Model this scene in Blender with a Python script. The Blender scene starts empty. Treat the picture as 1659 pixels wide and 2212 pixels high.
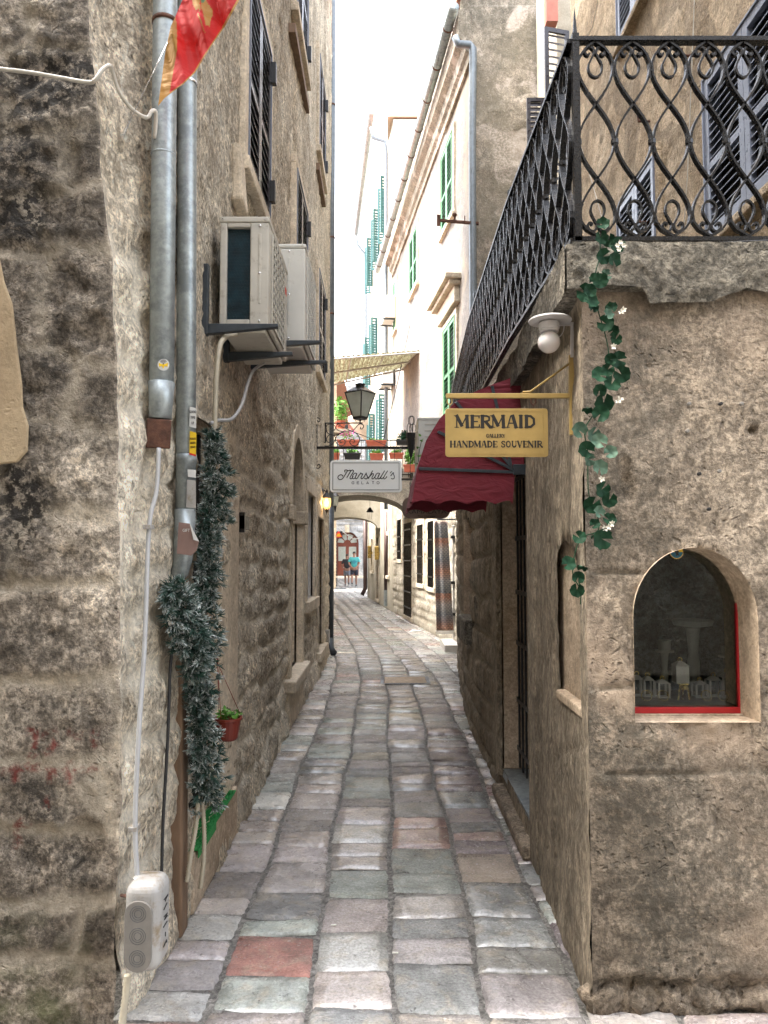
import bpy, math, random
import numpy as np
from mathutils import Vector, Matrix
R = math.radians
scene = bpy.context.scene
random.seed(7)

# ------------------------------------------------------------- camera
PITCH = math.atan(94 / 1597.0); CH = 1.6; FPX = 1597.0
cam_d = bpy.data.cameras.new('camera'); cam = bpy.data.objects.new('camera', cam_d)
scene.collection.objects.link(cam); scene.camera = cam
cam.location = (0, 0, CH); cam.rotation_euler = (math.pi / 2 + PITCH, 0, 0)
cam_d.sensor_fit = 'VERTICAL'; cam_d.sensor_height = 36; cam_d.lens = 36 * 1597 / 2212.0
cam_d.clip_start = 0.05; cam_d.clip_end = 500
# ------------------------------------------------------------- sky, sun, exposure
SUN_EL = R(58); SUN_TO = Vector((-1, -0.12, 0)).normalized() * math.cos(SUN_EL) + Vector((0, 0, math.sin(SUN_EL)))
world = bpy.data.worlds.new('World'); scene.world = world; world.use_nodes = True
wn = world.node_tree; bg = wn.nodes['Background']
sky = wn.nodes.new('ShaderNodeTexSky'); sky.sky_type = 'NISHITA'; sky.sun_disc = False
sky.sun_elevation = SUN_EL; sky.sun_rotation = math.atan2(SUN_TO.x, SUN_TO.y)
sky.dust_density = 4.0; sky.air_density = 1.0; sky.ozone_density = 1.0
hsv = wn.nodes.new('ShaderNodeHueSaturation'); hsv.inputs['Saturation'].default_value = 0.34
wn.links.new(sky.outputs[0], hsv.inputs['Color']); wn.links.new(hsv.outputs[0], bg.inputs[0])
bg.inputs[1].default_value = 0.15
sl = bpy.data.lights.new('sun', 'SUN'); sl.energy = 1.3; sl.angle = R(16); sl.color = (1.0, 0.94, 0.84)
so = bpy.data.objects.new('sun', sl); scene.collection.objects.link(so); so.location = (-20, -15, 30)
so.rotation_euler = SUN_TO.to_track_quat('Z', 'Y').to_euler()
scene.view_settings.view_transform = 'Standard'; scene.view_settings.look = 'None'
scene.view_settings.exposure = 3.36; scene.view_settings.gamma = 1.0
scene.cycles.max_bounces = 8; scene.cycles.diffuse_bounces = 5

# ------------------------------------------------------------- measuring helpers (pixels of a 1659 x 2212 view)
def ray(u, v):
    dx = (u - 829.5) / FPX; dy = (1106 - v) / FPX
    return dx, math.cos(PITCH) - dy * math.sin(PITCH), math.sin(PITCH) + dy * math.cos(PITCH)
def P(u, v, y):
    a, b, c = ray(u, v); s = y / b; return Vector((a * s, y, CH + c * s))
def PX(u, v, x):
    a, b, c = ray(u, v); s = x / a; return Vector((x, b * s, CH + c * s))
def G(u, v, h=0.0):
    a, b, c = ray(u, v); s = (h - CH) / c; return Vector((a * s, b * s, h))
def V3(*a): return Vector(a)
# ------------------------------------------------------------- object helpers
COL = scene.collection; WO = {}
def tag(o, label=None, cat=None, group=None, kind=None):
    if label: o['label'] = label
    if cat: o['category'] = cat
    if group: o['group'] = group
    if kind: o['kind'] = kind
    return o
def empty(name, loc, label=None, cat=None, group=None):
    o = bpy.data.objects.new(name, None); COL.objects.link(o); o.location = loc; o.empty_display_size = .1
    WO[o] = Vector(loc); return tag(o, label, cat, group)
def frame(o, a, n=None):
    """matrix: local x along a (horizontal), local y up, local z outward"""
    a = Vector(a).normalized(); z = Vector((0, 0, 1)); c = a.cross(z)
    return Matrix(((a.x, z.x, c.x, o[0]), (a.y, z.y, c.y, o[1]), (a.z, z.z, c.z, o[2]), (0, 0, 0, 1)))
class MB:
    def __init__(s, M=None): s.v = []; s.f = []; s.m = []; s.M = M; s.mi = 0; s.sm = []; s.smooth = False
    def add(s, vs, fs):
        n = len(s.v)
        s.v += [(s.M @ Vector(p)) if s.M is not None else Vector(p) for p in vs]
        s.f += [tuple(i + n for i in f) for f in fs]; s.m += [s.mi] * len(fs); s.sm += [s.smooth] * len(fs); return s
    def box(s, lo, hi, rot=None):
        a = Vector(lo); b = Vector(hi)
        p = [Vector((x, y, z)) for z in (a.z, b.z) for y in (a.y, b.y) for x in (a.x, b.x)]
        if rot is not None:
            c = (a + b) / 2; p = [c + rot @ (q - c) for q in p]
        return s.add(p, [(0, 2, 3, 1), (4, 5, 7, 6), (0, 1, 5, 4), (2, 6, 7, 3), (0, 4, 6, 2), (1, 3, 7, 5)])
    def hexa(s, p):
        return s.add(p, [(0, 3, 2, 1), (4, 5, 6, 7), (0, 1, 5, 4), (1, 2, 6, 5), (2, 3, 7, 6), (3, 0, 4, 7)])
    def tube(s, pts, r, n=8, closed=False, flat=None):
        """flat=(w,t,normal): rectangular strap instead of round tube"""
        pts = [Vector(p) for p in pts]; m = len(pts); rs = r if isinstance(r, (list, tuple)) else [r] * m
        rings = []; up = None
        for i, p in enumerate(pts):
            if closed: t = pts[(i + 1) % m] - pts[i - 1]
            else: t = pts[min(i + 1, m - 1)] - pts[max(i - 1, 0)]
            if t.length < 1e-9: t = Vector((0, 0, 1))
            t.normalize()
            if flat:
                w, th, nn = flat; nn = Vector(nn); sd = t.cross(nn).normalized()
                rings += [p + nn * w / 2 + sd * th / 2, p + nn * w / 2 - sd * th / 2, p - nn * w / 2 - sd * th / 2, p - nn * w / 2 + sd * th / 2]
            else:
                if up is None:
                    up = Vector((0, 0, 1)) if abs(t.z) < .9 else Vector((1, 0, 0))
                x = t.cross(up)
                if x.length < 1e-6: x = t.orthogonal()
                x.normalize(); y = x.cross(t); up = y
                rings += [p + (x * math.cos(2 * math.pi * k / n) + y * math.sin(2 * math.pi * k / n)) * rs[i] for k in range(n)]
        if flat: n = 4
        fs = []
        for i in range(m if closed else m - 1):
            j = (i + 1) % m
            for k in range(n):
                l = (k + 1) % n; fs.append((i * n + k, i * n + l, j * n + l, j * n + k))
        if not closed: fs += [tuple(range(n))[::-1], tuple((m - 1) * n + k for k in range(n))]
        return s.add(rings, fs)
    def lathe(s, prof, c=(0, 0, 0), n=16, ax='z'):
        c = Vector(c); vs = []; m = len(prof)
        for r, z in prof:
            for k in range(n):
                a = 2 * math.pi * k / n; x, y = r * math.cos(a), r * math.sin(a)
                vs.append(c + (Vector((x, y, z)) if ax == 'z' else Vector((x, z, y)) if ax == 'y' else Vector((z, x, y))))
        fs = [(i * n + k, i * n + (k + 1) % n, (i + 1) * n + (k + 1) % n, (i + 1) * n + k) for i in range(m - 1) for k in range(n)]
        fs += [tuple(range(n))[::-1], tuple((m - 1) * n + k for k in range(n))]
        return s.add(vs, fs)
    def prism(s, poly, vec):
        poly = [Vector(p) for p in poly]; vec = Vector(vec); n = len(poly)
        return s.add(poly + [p + vec for p in poly], [tuple(range(n)), tuple(range(2 * n - 1, n - 1, -1))] + [(i, i + n, (i + 1) % n + n, (i + 1) % n) for i in range(n)])
    def build(s, name, mat, parent=None, smooth=False, bevel=0, origin=None, attrs=None, solid=0, sub=0):
        me = bpy.data.meshes.new(name)
        if parent is not None: org = WO[parent]
        elif origin is not None: org = Vector(origin)
        else:
            xs = [p.x for p in s.v]; ys = [p.y for p in s.v]; zs = [p.z for p in s.v]
            org = Vector(((min(xs) + max(xs)) / 2, (min(ys) + max(ys)) / 2, min(zs)))
        me.from_pydata([tuple(p - org) for p in s.v], [], s.f)
        o = bpy.data.objects.new(name, me); COL.objects.link(o); WO[o] = org
        if parent is None: o.location = org
        else: o.parent = parent
        for m in (mat if isinstance(mat, (list, tuple)) else [mat]): me.materials.append(m)
        me.polygons.foreach_set('material_index', s.m)
        me.polygons.foreach_set('use_smooth', [smooth or q for q in s.sm])
        if attrs:
            for k, (t, arr) in attrs.items():
                at = me.attributes.new(k, t, 'POINT')
                at.data.foreach_set('value' if t == 'FLOAT' else 'color', np.asarray(arr, dtype=np.float32).ravel())
        me.validate(); me.update()
        if solid:
            md = o.modifiers.new('s', 'SOLIDIFY'); md.thickness = solid; md.offset = 0
        if bevel:
            md = o.modifiers.new('b', 'BEVEL'); md.width = bevel; md.segments = 2 if bevel < .03 else 6; md.limit_method = 'ANGLE'; md.angle_limit = R(35)
        if sub:
            md = o.modifiers.new('u', 'SUBSURF'); md.levels = sub; md.render_levels = sub
        return o
def copy_tree(o, parent=None, shift=None):
    c = o.copy(); COL.objects.link(c); c.parent = parent
    WO[c] = WO[o] + (shift or Vector())
    if parent is None and shift is not None: c.location = o.location + shift
    for ch in o.children: copy_tree(ch, c, shift)
    return c
def arc(c, r, a0, a1, n, ax=(0, 1)):
    out = []
    for i in range(n + 1):
        a = a0 + (a1 - a0) * i / n; p = list(c); p[ax[0]] += r * math.cos(a); p[ax[1]] += r * math.sin(a); out.append(tuple(p))
    return out
def spiral(c, r0, r1, a0, a1, n, ax=(0, 1)):
    out = []
    for i in range(n + 1):
        t = i / n; a = a0 + (a1 - a0) * t; r = r0 + (r1 - r0) * t; p = list(c); p[ax[0]] += r * math.cos(a); p[ax[1]] += r * math.sin(a); out.append(tuple(p))
    return out
def text_geo(body, size):
    cu = bpy.data.curves.new('t', 'FONT'); cu.body = body; cu.size = size; cu.align_x = 'CENTER'; cu.align_y = 'CENTER'; cu.extrude = .0006; cu.resolution_u = 3
    ob = bpy.data.objects.new('t', cu); COL.objects.link(ob); dg = bpy.context.evaluated_depsgraph_get()
    me = ob.evaluated_get(dg).to_mesh(); vs = [v.co.copy() for v in me.vertices]; fs = [tuple(p.vertices) for p in me.polygons]
    bpy.data.objects.remove(ob); bpy.data.curves.remove(cu)
    return vs, fs
def put_text(mb, body, size, M, sx=1.0):
    vs, fs = text_geo(body, size); mb.add([M @ Vector((p.x * sx, p.y, p.z)) for p in vs], fs)
# ------------------------------------------------------------- numpy noise
def _h(ix, iy, seed):
    n = (ix.astype(np.int64) * 374761393 + iy.astype(np.int64) * 668265263 + seed * 1442695041) & 0xffffffff
    n = ((n ^ (n >> 13)) * 1274126177) & 0xffffffff
    return ((n ^ (n >> 16)) & 0xffff) / 65535.0
def vn(x, y, seed=0):
    ix = np.floor(x); iy = np.floor(y); fx = x - ix; fy = y - iy; fx = fx * fx * (3 - 2 * fx); fy = fy * fy * (3 - 2 * fy)
    a = _h(ix, iy, seed); b = _h(ix + 1, iy, seed); c = _h(ix, iy + 1, seed); d = _h(ix + 1, iy + 1, seed)
    return (a + (b - a) * fx) * (1 - fy) + (c + (d - c) * fx) * fy
def fbm(x, y, o=5, seed=0, g=.5):
    s = 0; a = 1; t = 0
    for i in range(o):
        s = s + a * (vn(x, y, seed + i * 17) - .5) * 2; t += a; a *= g; x = x * 2.03 + 5.2; y = y * 2.03 + 1.7
    return s / t
def sstep(a, b, x):
    t = np.clip((x - a) / (b - a), 0, 1); return t * t * (3 - 2 * t)
def blocks(u, v, rh, bw, seed, warp=.02):
    """coursed rubble: returns joint mask (0 joint..1 stone) , tone per block, bulge"""
    u = u + warp * 1.4 * fbm(u * 4, v * 4, 3, seed + 1); v = v + warp * fbm(u * 3, v * 3, 3, seed + 2)
    rng = np.random.RandomState(seed); hs = [v.min() - .5]
    while hs[-1] < v.max() + .5: hs.append(hs[-1] + rh * rng.uniform(.7, 1.35))
    hs = np.array(hs); row = np.searchsorted(hs, v) - 1; lo = hs[row]; hi = hs[row + 1]
    dv = np.minimum(v - lo, hi - v)
    w = bw * (.6 + .9 * _h(row, row * 0 + 3, seed)); off = _h(row, row * 0 + 9, seed) * 7
    q = (u + off) / w; col = np.floor(q); jit = .28
    e0 = col + jit * (_h(col, row, seed + 5) - .5); e1 = col + 1 + jit * (_h(col + 1, row, seed + 5) - .5)
    col2 = np.where(q < e0, col - 1, np.where(q > e1, col + 1, col))
    du = np.minimum(abs(q - e0), abs(e1 - q)) * w
    d = np.minimum(du, dv)
    return d, _h(col2, row, seed + 11)
def axis_lines(a, b, step, snaps=(), grow=0.0, g0=None):
    xs = [a]; 
    while xs[-1] < b:
        st = step if not grow else step * (1 + grow * max(0, xs[-1] - (g0 if g0 is not None else a)))
        xs.append(xs[-1] + st)
    xs[-1] = b; xs = np.array(xs)
    for sn in snaps:
        if a < sn < b: xs[np.argmin(abs(xs - sn))] = sn
    return np.unique(xs)
# ------------------------------------------------------------- materials
class NT:
    def __init__(s, name):
        s.m = bpy.data.materials.new(name); s.m.use_nodes = True; s.t = s.m.node_tree; s.b = s.t.nodes['Principled BSDF']
        s.out = s.t.nodes['Material Output']
    def n(s, typ, ins=None, **kw):
        nd = s.t.nodes.new('ShaderNode' + typ)
        for k, v in kw.items(): setattr(nd, k, v)
        for k, v in (ins or {}).items(): s.set(nd.inputs[k], v)
        return nd
    def set(s, sock, v):
        if isinstance(v, bpy.types.NodeSocket): s.t.links.new(v, sock)
        elif isinstance(v, (tuple, list)) and sock.type == 'RGBA' and len(v) == 3: sock.default_value = (*v, 1)
        else: sock.default_value = v
    def pos(s): return s.n('NewGeometry').outputs['Position']
    def scaled(s, vec, sc): return s.n('Mapping', {'Vector': vec, 'Scale': sc}).outputs[0]
    def noise(s, vec, scale, detail=6, rough=.6, dist=0): return s.n('TexNoise', {'Vector': vec, 'Scale': scale, 'Detail': detail, 'Roughness': rough, 'Distortion': dist}).outputs[0]
    def ramp(s, f, stops, interp='LINEAR'):
        r = s.n('ValToRGB', {'Fac': f}); cr = r.color_ramp; cr.interpolation = interp
        while len(cr.elements) < len(stops): cr.elements.new(.5)
        for e, (p, c) in zip(cr.elements, stops):
            e.position = p; e.color = (*c, 1) if isinstance(c, (tuple, list)) else (c, c, c, 1)
        return r.outputs[0]
    def mix(s, f, a, b, bt='MIX'):
        m = s.n('Mix', data_type='RGBA', blend_type=bt, clamp_result=False)
        s.set(m.inputs[0], f); s.set(m.inputs[6], a); s.set(m.inputs[7], b); return m.outputs[2]
    def math(s, op, a, b=0.0, c=None, clamp=False):
        m = s.n('Math', operation=op, use_clamp=clamp); s.set(m.inputs[0], a); s.set(m.inputs[1], b)
        if c is not None: s.set(m.inputs[2], c)
        return m.outputs[0]
    def attr(s, name, col=False): return s.n('Attribute', attribute_name=name).outputs['Color' if col else 'Fac']
    def bump(s, h, strength, dist, nrm=None):
        b = s.n('Bump', {'Height': h, 'Strength': strength, 'Distance': dist})
        if nrm is not None: s.t.links.new(nrm, b.inputs['Normal'])
        return b.outputs[0]
def simple(name, col, rough=.5, metal=0.0, var=.25, scale=14, bump=.0, wear=None, spec=.5, coat=0, streak=False):
    t = NT(name); p = t.pos()
    if streak: p = t.scaled(p, (1, 1, .18))
    n = t.noise(p, scale, 6, .65); lo = tuple(c * (1 - var) for c in col); hi = tuple(min(1, c * (1 + var)) for c in col)
    c = t.ramp(n, [(.3, lo), (.7, hi)])
    if wear:
        wcol, lo_, hi_, wsc = wear
        w = t.ramp(t.noise(t.pos(), wsc, 8, .7), [(lo_, 0.0), (hi_, 1.0)]); c = t.mix(w, c, wcol)
    t.set(t.b.inputs['Base Color'], c); t.set(t.b.inputs['Metallic'], metal); t.set(t.b.inputs['Specular IOR Level'], spec)
    r = t.ramp(t.noise(p, scale * 2.3, 4), [(.3, max(.03, rough - .12)), (.7, min(1, rough + .12))]); t.set(t.b.inputs['Roughness'], r)
    if coat: t.set(t.b.inputs['Coat Weight'], coat)
    if bump: t.set(t.b.inputs['Normal'], t.bump(t.noise(t.pos(), scale * 5, 6, .7), bump, .01))
    return t.m
def stone(name, cols, s1=1.6, fine=.5, pits=.5, stain=None, stain_rng=(.5, .68), bump=.6, rough=.85, mortar=(.42, .37, .29), patch=None, stretch=(1, 1, 1), bd=.012, moss=None, pitsc=38, speck=None, strokes=0):
    """cols: dark, mid, light base colours"""
    t = NT(name); p0 = t.pos(); p = t.scaled(p0, stretch)
    big = t.noise(p, s1, 9, .68, .3)
    c = t.ramp(big, [(.34, cols[0]), (.49, cols[1]), (.65, cols[2])])
    c = t.mix(.55, c, t.ramp(t.math('FRACT', t.math('MULTIPLY', t.attr('tone'), 7.31)), [(0, 1.0), (.012, .62), (1, 1.3)]), 'MULTIPLY')
    med = t.noise(p, s1 * 8, 8, .72, .4)
    c = t.mix(fine, c, t.ramp(med, [(.39, .5), (.5, 1.0), (.61, 1.45)]), 'MULTIPLY')
    fn = t.noise(p, 55, 5, .75); c = t.mix(fine, c, t.ramp(fn, [(.41, .42), (.5, 1.0), (.59, 1.6)]), 'MULTIPLY')
    if strokes:
        sk = t.ramp(t.noise(t.scaled(p0, (1, 1, .62)), strokes, 8, .72, .5), [(.50, 0.0), (.60, 1.0)]); sk2 = t.ramp(t.noise(p0, 1.7, 5, .6), [(.36, .35), (.6, 1.0)])
        c = t.mix(t.math('MULTIPLY', t.math('MULTIPLY', sk, sk2), .8), c, tuple(x * .75 for x in cols[0])); c = t.mix(t.ramp(t.noise(t.scaled(p0, (1, 1, .5)), strokes * 1.7, 7, .7, .4), [(.56, 0.0), (.66, .55)]), c, tuple(min(.8, x * 1.25) for x in cols[2]))
    if patch:
        pc, lo, hi, sc = patch; m = t.ramp(t.noise(p0, sc, 6, .55, .6), [(lo, 0.0), (hi, 1.0)]); c = t.mix(m, c, pc)
    if stain:
        m = t.math('MULTIPLY', t.ramp(t.noise(t.scaled(p0, (1, 1, .42)), 1.15, 7, .62, .5), [(stain_rng[0], 0.0), (stain_rng[1], 1.0)]),
                   t.ramp(t.noise(p0, 28, 8, .78), [(.45, 0.12), (.53, 1.0)])); c = t.mix(t.math('MULTIPLY', m, .85), c, stain)
    if moss:
        mc, hgt = moss; z = t.n('SeparateXYZ', {0: p0}).outputs[2]
        m = t.math('MULTIPLY', t.ramp(t.math('DIVIDE', z, hgt), [(.0, 1.0), (1.0, 0.0)]), t.ramp(t.noise(p0, 5, 7, .7), [(.46, 0.0), (.62, 1.0)])); c = t.mix(m, c, mc)
    vor = t.n('TexVoronoi', {'Vector': t.mix(.12, p, t.n('TexNoise', {'Vector': p, 'Scale': 9}).outputs[1]), 'Scale': pitsc}).outputs[0]
    pm = t.math('MULTIPLY', t.ramp(vor, [(.08, 1.0), (.3, 0.0)]), t.ramp(t.noise(p, 4, 5, .6), [(.42, 0.0), (.62, 1.0)]))
    c = t.mix(t.math('MULTIPLY', pm, pits), c, tuple(x * .28 for x in cols[0]))
    mo = t.attr('mortar'); c = t.mix(t.math('MULTIPLY', mo, .8), c, t.mix(.6, mortar, t.ramp(fn, [(.3, .55), (.7, 1.3)]), 'MULTIPLY'))
    if speck: c = t.mix(t.ramp(t.noise(p0, 60, 3, .6), [(.60, 0.0), (.72, .8)]), c, speck)
    c = t.mix(t.math('MULTIPLY', t.attr('paint'), t.ramp(t.noise(p0, 40, 5, .7), [(.42, 0.0), (.58, .8)])), c, (.17, .02, .015))
    if stain:
        gm = t.math('MULTIPLY', t.attr('grime'), t.ramp(t.noise(p0, 24, 8, .78), [(.455, 0.08), (.52, 1.0)])); c = t.mix(t.math('MULTIPLY', gm, .85, clamp=True), c, stain)
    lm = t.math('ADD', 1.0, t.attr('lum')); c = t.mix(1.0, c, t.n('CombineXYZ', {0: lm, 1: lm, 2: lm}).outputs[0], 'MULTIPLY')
    t.set(t.b.inputs['Base Color'], c); t.set(t.b.inputs['Roughness'], rough); t.set(t.b.inputs['Specular IOR Level'], .25)
    h = t.math('ADD', t.math('MULTIPLY', med, 1.0), t.math('MULTIPLY', fn, .42)); h = t.math('SUBTRACT', h, t.math('MULTIPLY', pm, .5))
    t.set(t.b.inputs['Normal'], t.bump(h, bump, bd * 3)); return t.m

M_left = stone('rubble wall stone', [(.40, .335, .25), (.60, .52, .40), (.76, .69, .56)], 2.3, .75, .75, strokes=17, mortar=(.80, .73, .60), stain=(.15, .11, .07), stain_rng=(.53, .66), bump=1.0, stretch=(1, 1, .8), bd=.014)
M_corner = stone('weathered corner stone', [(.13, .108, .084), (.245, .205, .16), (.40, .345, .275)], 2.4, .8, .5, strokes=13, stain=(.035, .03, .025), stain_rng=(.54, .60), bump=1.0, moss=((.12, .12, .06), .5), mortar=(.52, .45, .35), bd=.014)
M_reveal = stone('pale dressed stone', [(.40, .34, .26), (.56, .48, .37), (.68, .60, .48)], 1.6, .28, .55, stain=(.3, .25, .18), bump=.35, pitsc=26, bd=.008)
M_rfront = stone('brown render over stone', [(.18, .144, .106), (.265, .213, .158), (.36, .298, .228)], 1.1, .7, .45, strokes=26, stain=(.085, .075, .058), stain_rng=(.56, .68), bump=1.0, patch=((.38, .29, .21), .5, .62, .9), bd=.012)
M_rside = stone('brown weathered side stone', [(.18, .147, .107), (.265, .217, .158), (.37, .312, .235)], 1.6, .6, .4, strokes=14, stain=(.045, .04, .032), stain_rng=(.52, .66), bump=.9, stretch=(1, 1, .45), bd=.012)
M_slab = stone('mossy grey slab stone', [(.10, .088, .066), (.21, .185, .145), (.38, .34, .27)], 3.0, .75, .6, stain=(.03, .03, .024), stain_rng=(.45, .6), bump=1.1, bd=.013)
M_tan = stone('ochre stucco', [(.32, .24, .155), (.43, .335, .225), (.52, .42, .30)], 1.5, .42, .25, stain=(.34, .30, .24), stain_rng=(.56, .7), bump=.9, bd=.013)
M_gable = stone('peeling grey plaster', [(.15, .135, .105), (.26, .225, .18), (.38, .325, .265)], 1.6, .6, .3, strokes=7, stain=(.20, .175, .13), stain_rng=(.48, .6), bump=.5, patch=((.46, .40, .345), .56, .6, 1.6))
M_bwall = stone('cream and grey plaster', [(.125, .115, .104), (.18, .164, .147), (.22, .198, .173)], 1.1, .4, .15, stain=(.17, .16, .145), stain_rng=(.52, .6), bump=.3, patch=((.27, .225, .165), .5, .55, .55))
M_blow = stone('pale coursed limestone', [(.25, .215, .165), (.38, .34, .275), (.48, .44, .37)], 2.2, .5, .35, stain=(.26, .21, .15), stain_rng=(.52, .66), bump=.8)
M_cream = stone('cream plaster', [(.28, .25, .19), (.35, .315, .245), (.40, .365, .30)], .9, .15, .05, bump=.2, stain=(.55, .5, .42), stain_rng=(.6, .75))
M_white = stone('white plaster', [(.42, .40, .37), (.50, .48, .45), (.56, .54, .51)], .8, .12, .05, bump=.15, stain=(.6, .57, .5), stain_rng=(.6, .75))
M_grey = stone('grey ashlar', [(.20, .205, .21), (.30, .305, .31), (.40, .405, .405)], 2.0, .4, .3, bump=.6)
M_arch = stone('grey arch plaster', [(.17, .155, .13), (.24, .22, .185), (.32, .295, .255)], 1.8, .4, .2, bump=.4, stain=(.12, .11, .09), stain_rng=(.54, .64))
M_caserefl = stone('dark stone reflection colour', [(.035, .04, .048), (.06, .068, .08), (.10, .11, .125)], 6, .6, .3, bump=1.0)  # bluish stone reflection of the shop glass, put into a surface colour
M_niche = stone('buff stucco', [(.30, .23, .16), (.42, .33, .24), (.50, .41, .31)], 1.8, .35, .25, bump=.4)
M_zinc = simple('galvanised zinc', (.33, .37, .38), .42, .55, .22, 30, .12, wear=((.22, .25, .26), .5, .62, 9))
M_zincb = simple('weathered blue zinc pipe', (.15, .175, .195), .5, .3, .2, 14, .05)
M_iron = simple('black wrought iron', (.005, .005, .006), .3, .2, .4, 40, .15, wear=((.03, .022, .018), .62, .72, 30))
M_rust = simple('rusty iron', (.10, .045, .028), .85, .2, .5, 25, .5)
M_acw = simple('beige painted metal', (.50, .48, .42), .45, 0, .1, 8, .03, wear=((.32, .29, .24), .56, .7, 14))
M_acw2 = simple('grey white painted metal', (.58, .58, .54), .42, 0, .07, 6, .02, wear=((.40, .38, .34), .6, .74, 12))
M_acfin = simple('dark condenser fins', (.006, .028, .04), .5, .3, .5, 20, .1)
M_bracket = simple('dark painted bracket steel', (.045, .055, .065), .5, .3, .3, 12, .05)
M_dark = simple('dark void paint', (.012, .011, .011), .8, 0, .3, 5)
M_darkw = simple('dark interior', (.02, .019, .018), .9, 0, .3, 5)
M_shut = simple('dark brown shutter paint', (.030, .026, .030), .33, 0, .3, 9, .05)
M_shutb = simple('slate blue paint and sky sheen', (.16, .18, .23), .35, 0, .2, 9, .05)  # shutter paint; on the left casings it stands for reflected sky
M_shutg = simple('green shutter paint', (.05, .17, .07), .5, 0, .2, 9, .05)
M_shutt = simple('turquoise shutter paint', (.03, .11, .11), .5, 0, .2, 9, .05)
M_shutr = simple('red brown shutter paint', (.33, .10, .06), .5, 0, .2, 9, .05)
M_gold = simple('gold paint', (.37, .255, .085), .4, .12, .16, 9, .04)
M_black = simple('black enamel', (.012, .012, .013), .4, 0, .2, 20)
M_signw = simple('off white sign board', (.86, .88, .86), .35, 0, .03, 3)
M_signk = simple('dark wood sign board', (.17, .115, .09), .6, 0, .25, 8, .1)
M_plastic = simple('grey plastic', (.32, .31, .295), .45, 0, .12, 9, .05, wear=((.20, .155, .10), .52, .66, 11))
M_plastd = simple('dirty grey plastic lid', (.19, .175, .155), .6, 0, .15, 14, .05)
M_conduit = simple('grey conduit', (.36, .36, .36), .5, 0, .1, 12)
M_flex = simple('beige corrugated hose', (.42, .38, .29), .6, 0, .2, 12)
M_cable = simple('pale cable', (.50, .47, .41), .6, 0, .15, 20)
M_bcable = simple('black cable', (.015, .015, .016), .5, 0, .2, 20)
M_wood = simple('weathered wood', (.16, .10, .06), .75, 0, .35, 20, .3, streak=True)
M_doorr = simple('varnished red brown door', (.13, .03, .016), .4, 0, .25, 12, .05, streak=True)
M_brownp = simple('brown painted downpipe', (.085, .05, .045), .5, .1, .2, 10)
M_redp = simple('red painted frame', (.36, .008, .012), .4, 0, .12, 10)
M_pot = simple('terracotta red plastic', (.20, .03, .018), .45, 0, .12, 10)
M_terra = simple('terracotta planter', (.36, .09, .05), .6, 0, .15, 10)
M_mat = simple('artificial green turf', (.02, .22, .05), .9, 0, .4, 60, .5)
M_white2 = simple('white lacquer', (.62, .60, .60), .4, 0, .05, 8, .02, wear=((.45, .42, .38), .6, .72, 12))
M_steel = simple('chrome fitting', (.6, .6, .6), .25, .9, .1, 20)
M_yellow = simple('yellow painted strip', (.55, .33, .03), .5, 0, .2, 10)
M_paper = simple('paper sticker', (.6, .6, .58), .6, 0, .1, 20)
M_stickb = simple('mauve brown sticker', (.22, .14, .12), .55, 0, .12, 20)
M_sticky = simple('yellow sticker', (.75, .50, .02), .5, 0, .08, 20)
M_stickr = simple('red sticker', (.6, .03, .02), .5, 0, .08, 20)
M_tile = simple('roof tile', (.36, .15, .09), .8, 0, .3, 12, .3)
M_skin = simple('skin', (.26, .14, .095), .6, 0, .08, 20)
M_hair = simple('dark hair', (.02, .015, .012), .7, 0, .3, 60)
M_teal = simple('turquoise shirt cloth', (.06, .33, .33), .85, 0, .08, 20)
M_tshirt = simple('black shirt cloth', (.02, .02, .024), .85, 0, .2, 20)
M_shortg = simple('grey shorts cloth', (.17, .19, .23), .85, 0, .15, 20)
M_shortk = simple('navy shorts cloth', (.02, .022, .035), .85, 0, .15, 20)
M_shoe = simple('dark shoe', (.03, .03, .035), .6, 0, .2, 20)
M_blueink = simple('blue print', (.03, .16, .25), .8, 0, .1, 20)
M_petal = simple('white petals', (.72, .68, .58), .7, 0, .1, 30)
M_bloom = simple('magenta blossom', (.45, .06, .25), .7, 0, .3, 30)
M_cup = simple('brass', (.55, .38, .12), .28, .8, .15, 20)
M_gift = simple('pale mauve box', (.46, .41, .40), .4, 0, .08, 20)
M_ped = simple('grey plaster pedestal', (.22, .205, .19), .7, 0, .1, 20)
M_bone = simple('cigarette paper', (.7, .68, .62), .7, 0, .05, 20)
def leafmat(name, c1, c2, rough=.5):
    t = NT(name); n = t.noise(t.pos(), 30, 3); t.set(t.b.inputs['Base Color'], t.ramp(n, [(.35, c1), (.65, c2)])); t.set(t.b.inputs['Roughness'], rough)
    t.set(t.b.inputs['Specular IOR Level'], .15); return t.m
M_leaf = leafmat('dark green leaf', (.006, .028, .013), (.013, .052, .024), .65)
M_leafp = leafmat('pale green leaf', (.05, .10, .07), (.10, .16, .11), .65)
M_leafb = leafmat('bright green leaf', (.07, .20, .035), (.16, .34, .07))
t = NT('frosted needles'); t.set(t.b.inputs['Base Color'], t.attr('tint', True)); t.set(t.b.inputs['Roughness'], .7); M_needle = t.m
def cloth(name, col, sc=700, sheen=.3):
    t = NT(name); n = t.noise(t.pos(), 6, 5); t.set(t.b.inputs['Base Color'], t.ramp(n, [(.3, tuple(c * .85 for c in col)), (.7, tuple(c * 1.1 for c in col))]))
    t.set(t.b.inputs['Roughness'], .75); t.set(t.b.inputs['Sheen Weight'], sheen * .3)
    t.set(t.b.inputs['Normal'], t.bump(t.noise(t.scaled(t.pos(), (1, 1, 2.2)), 7, 5, .55, .8), .55, .03)); return t
M_awn = cloth('maroon awning canvas', (.17, .010, .022)).m
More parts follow.
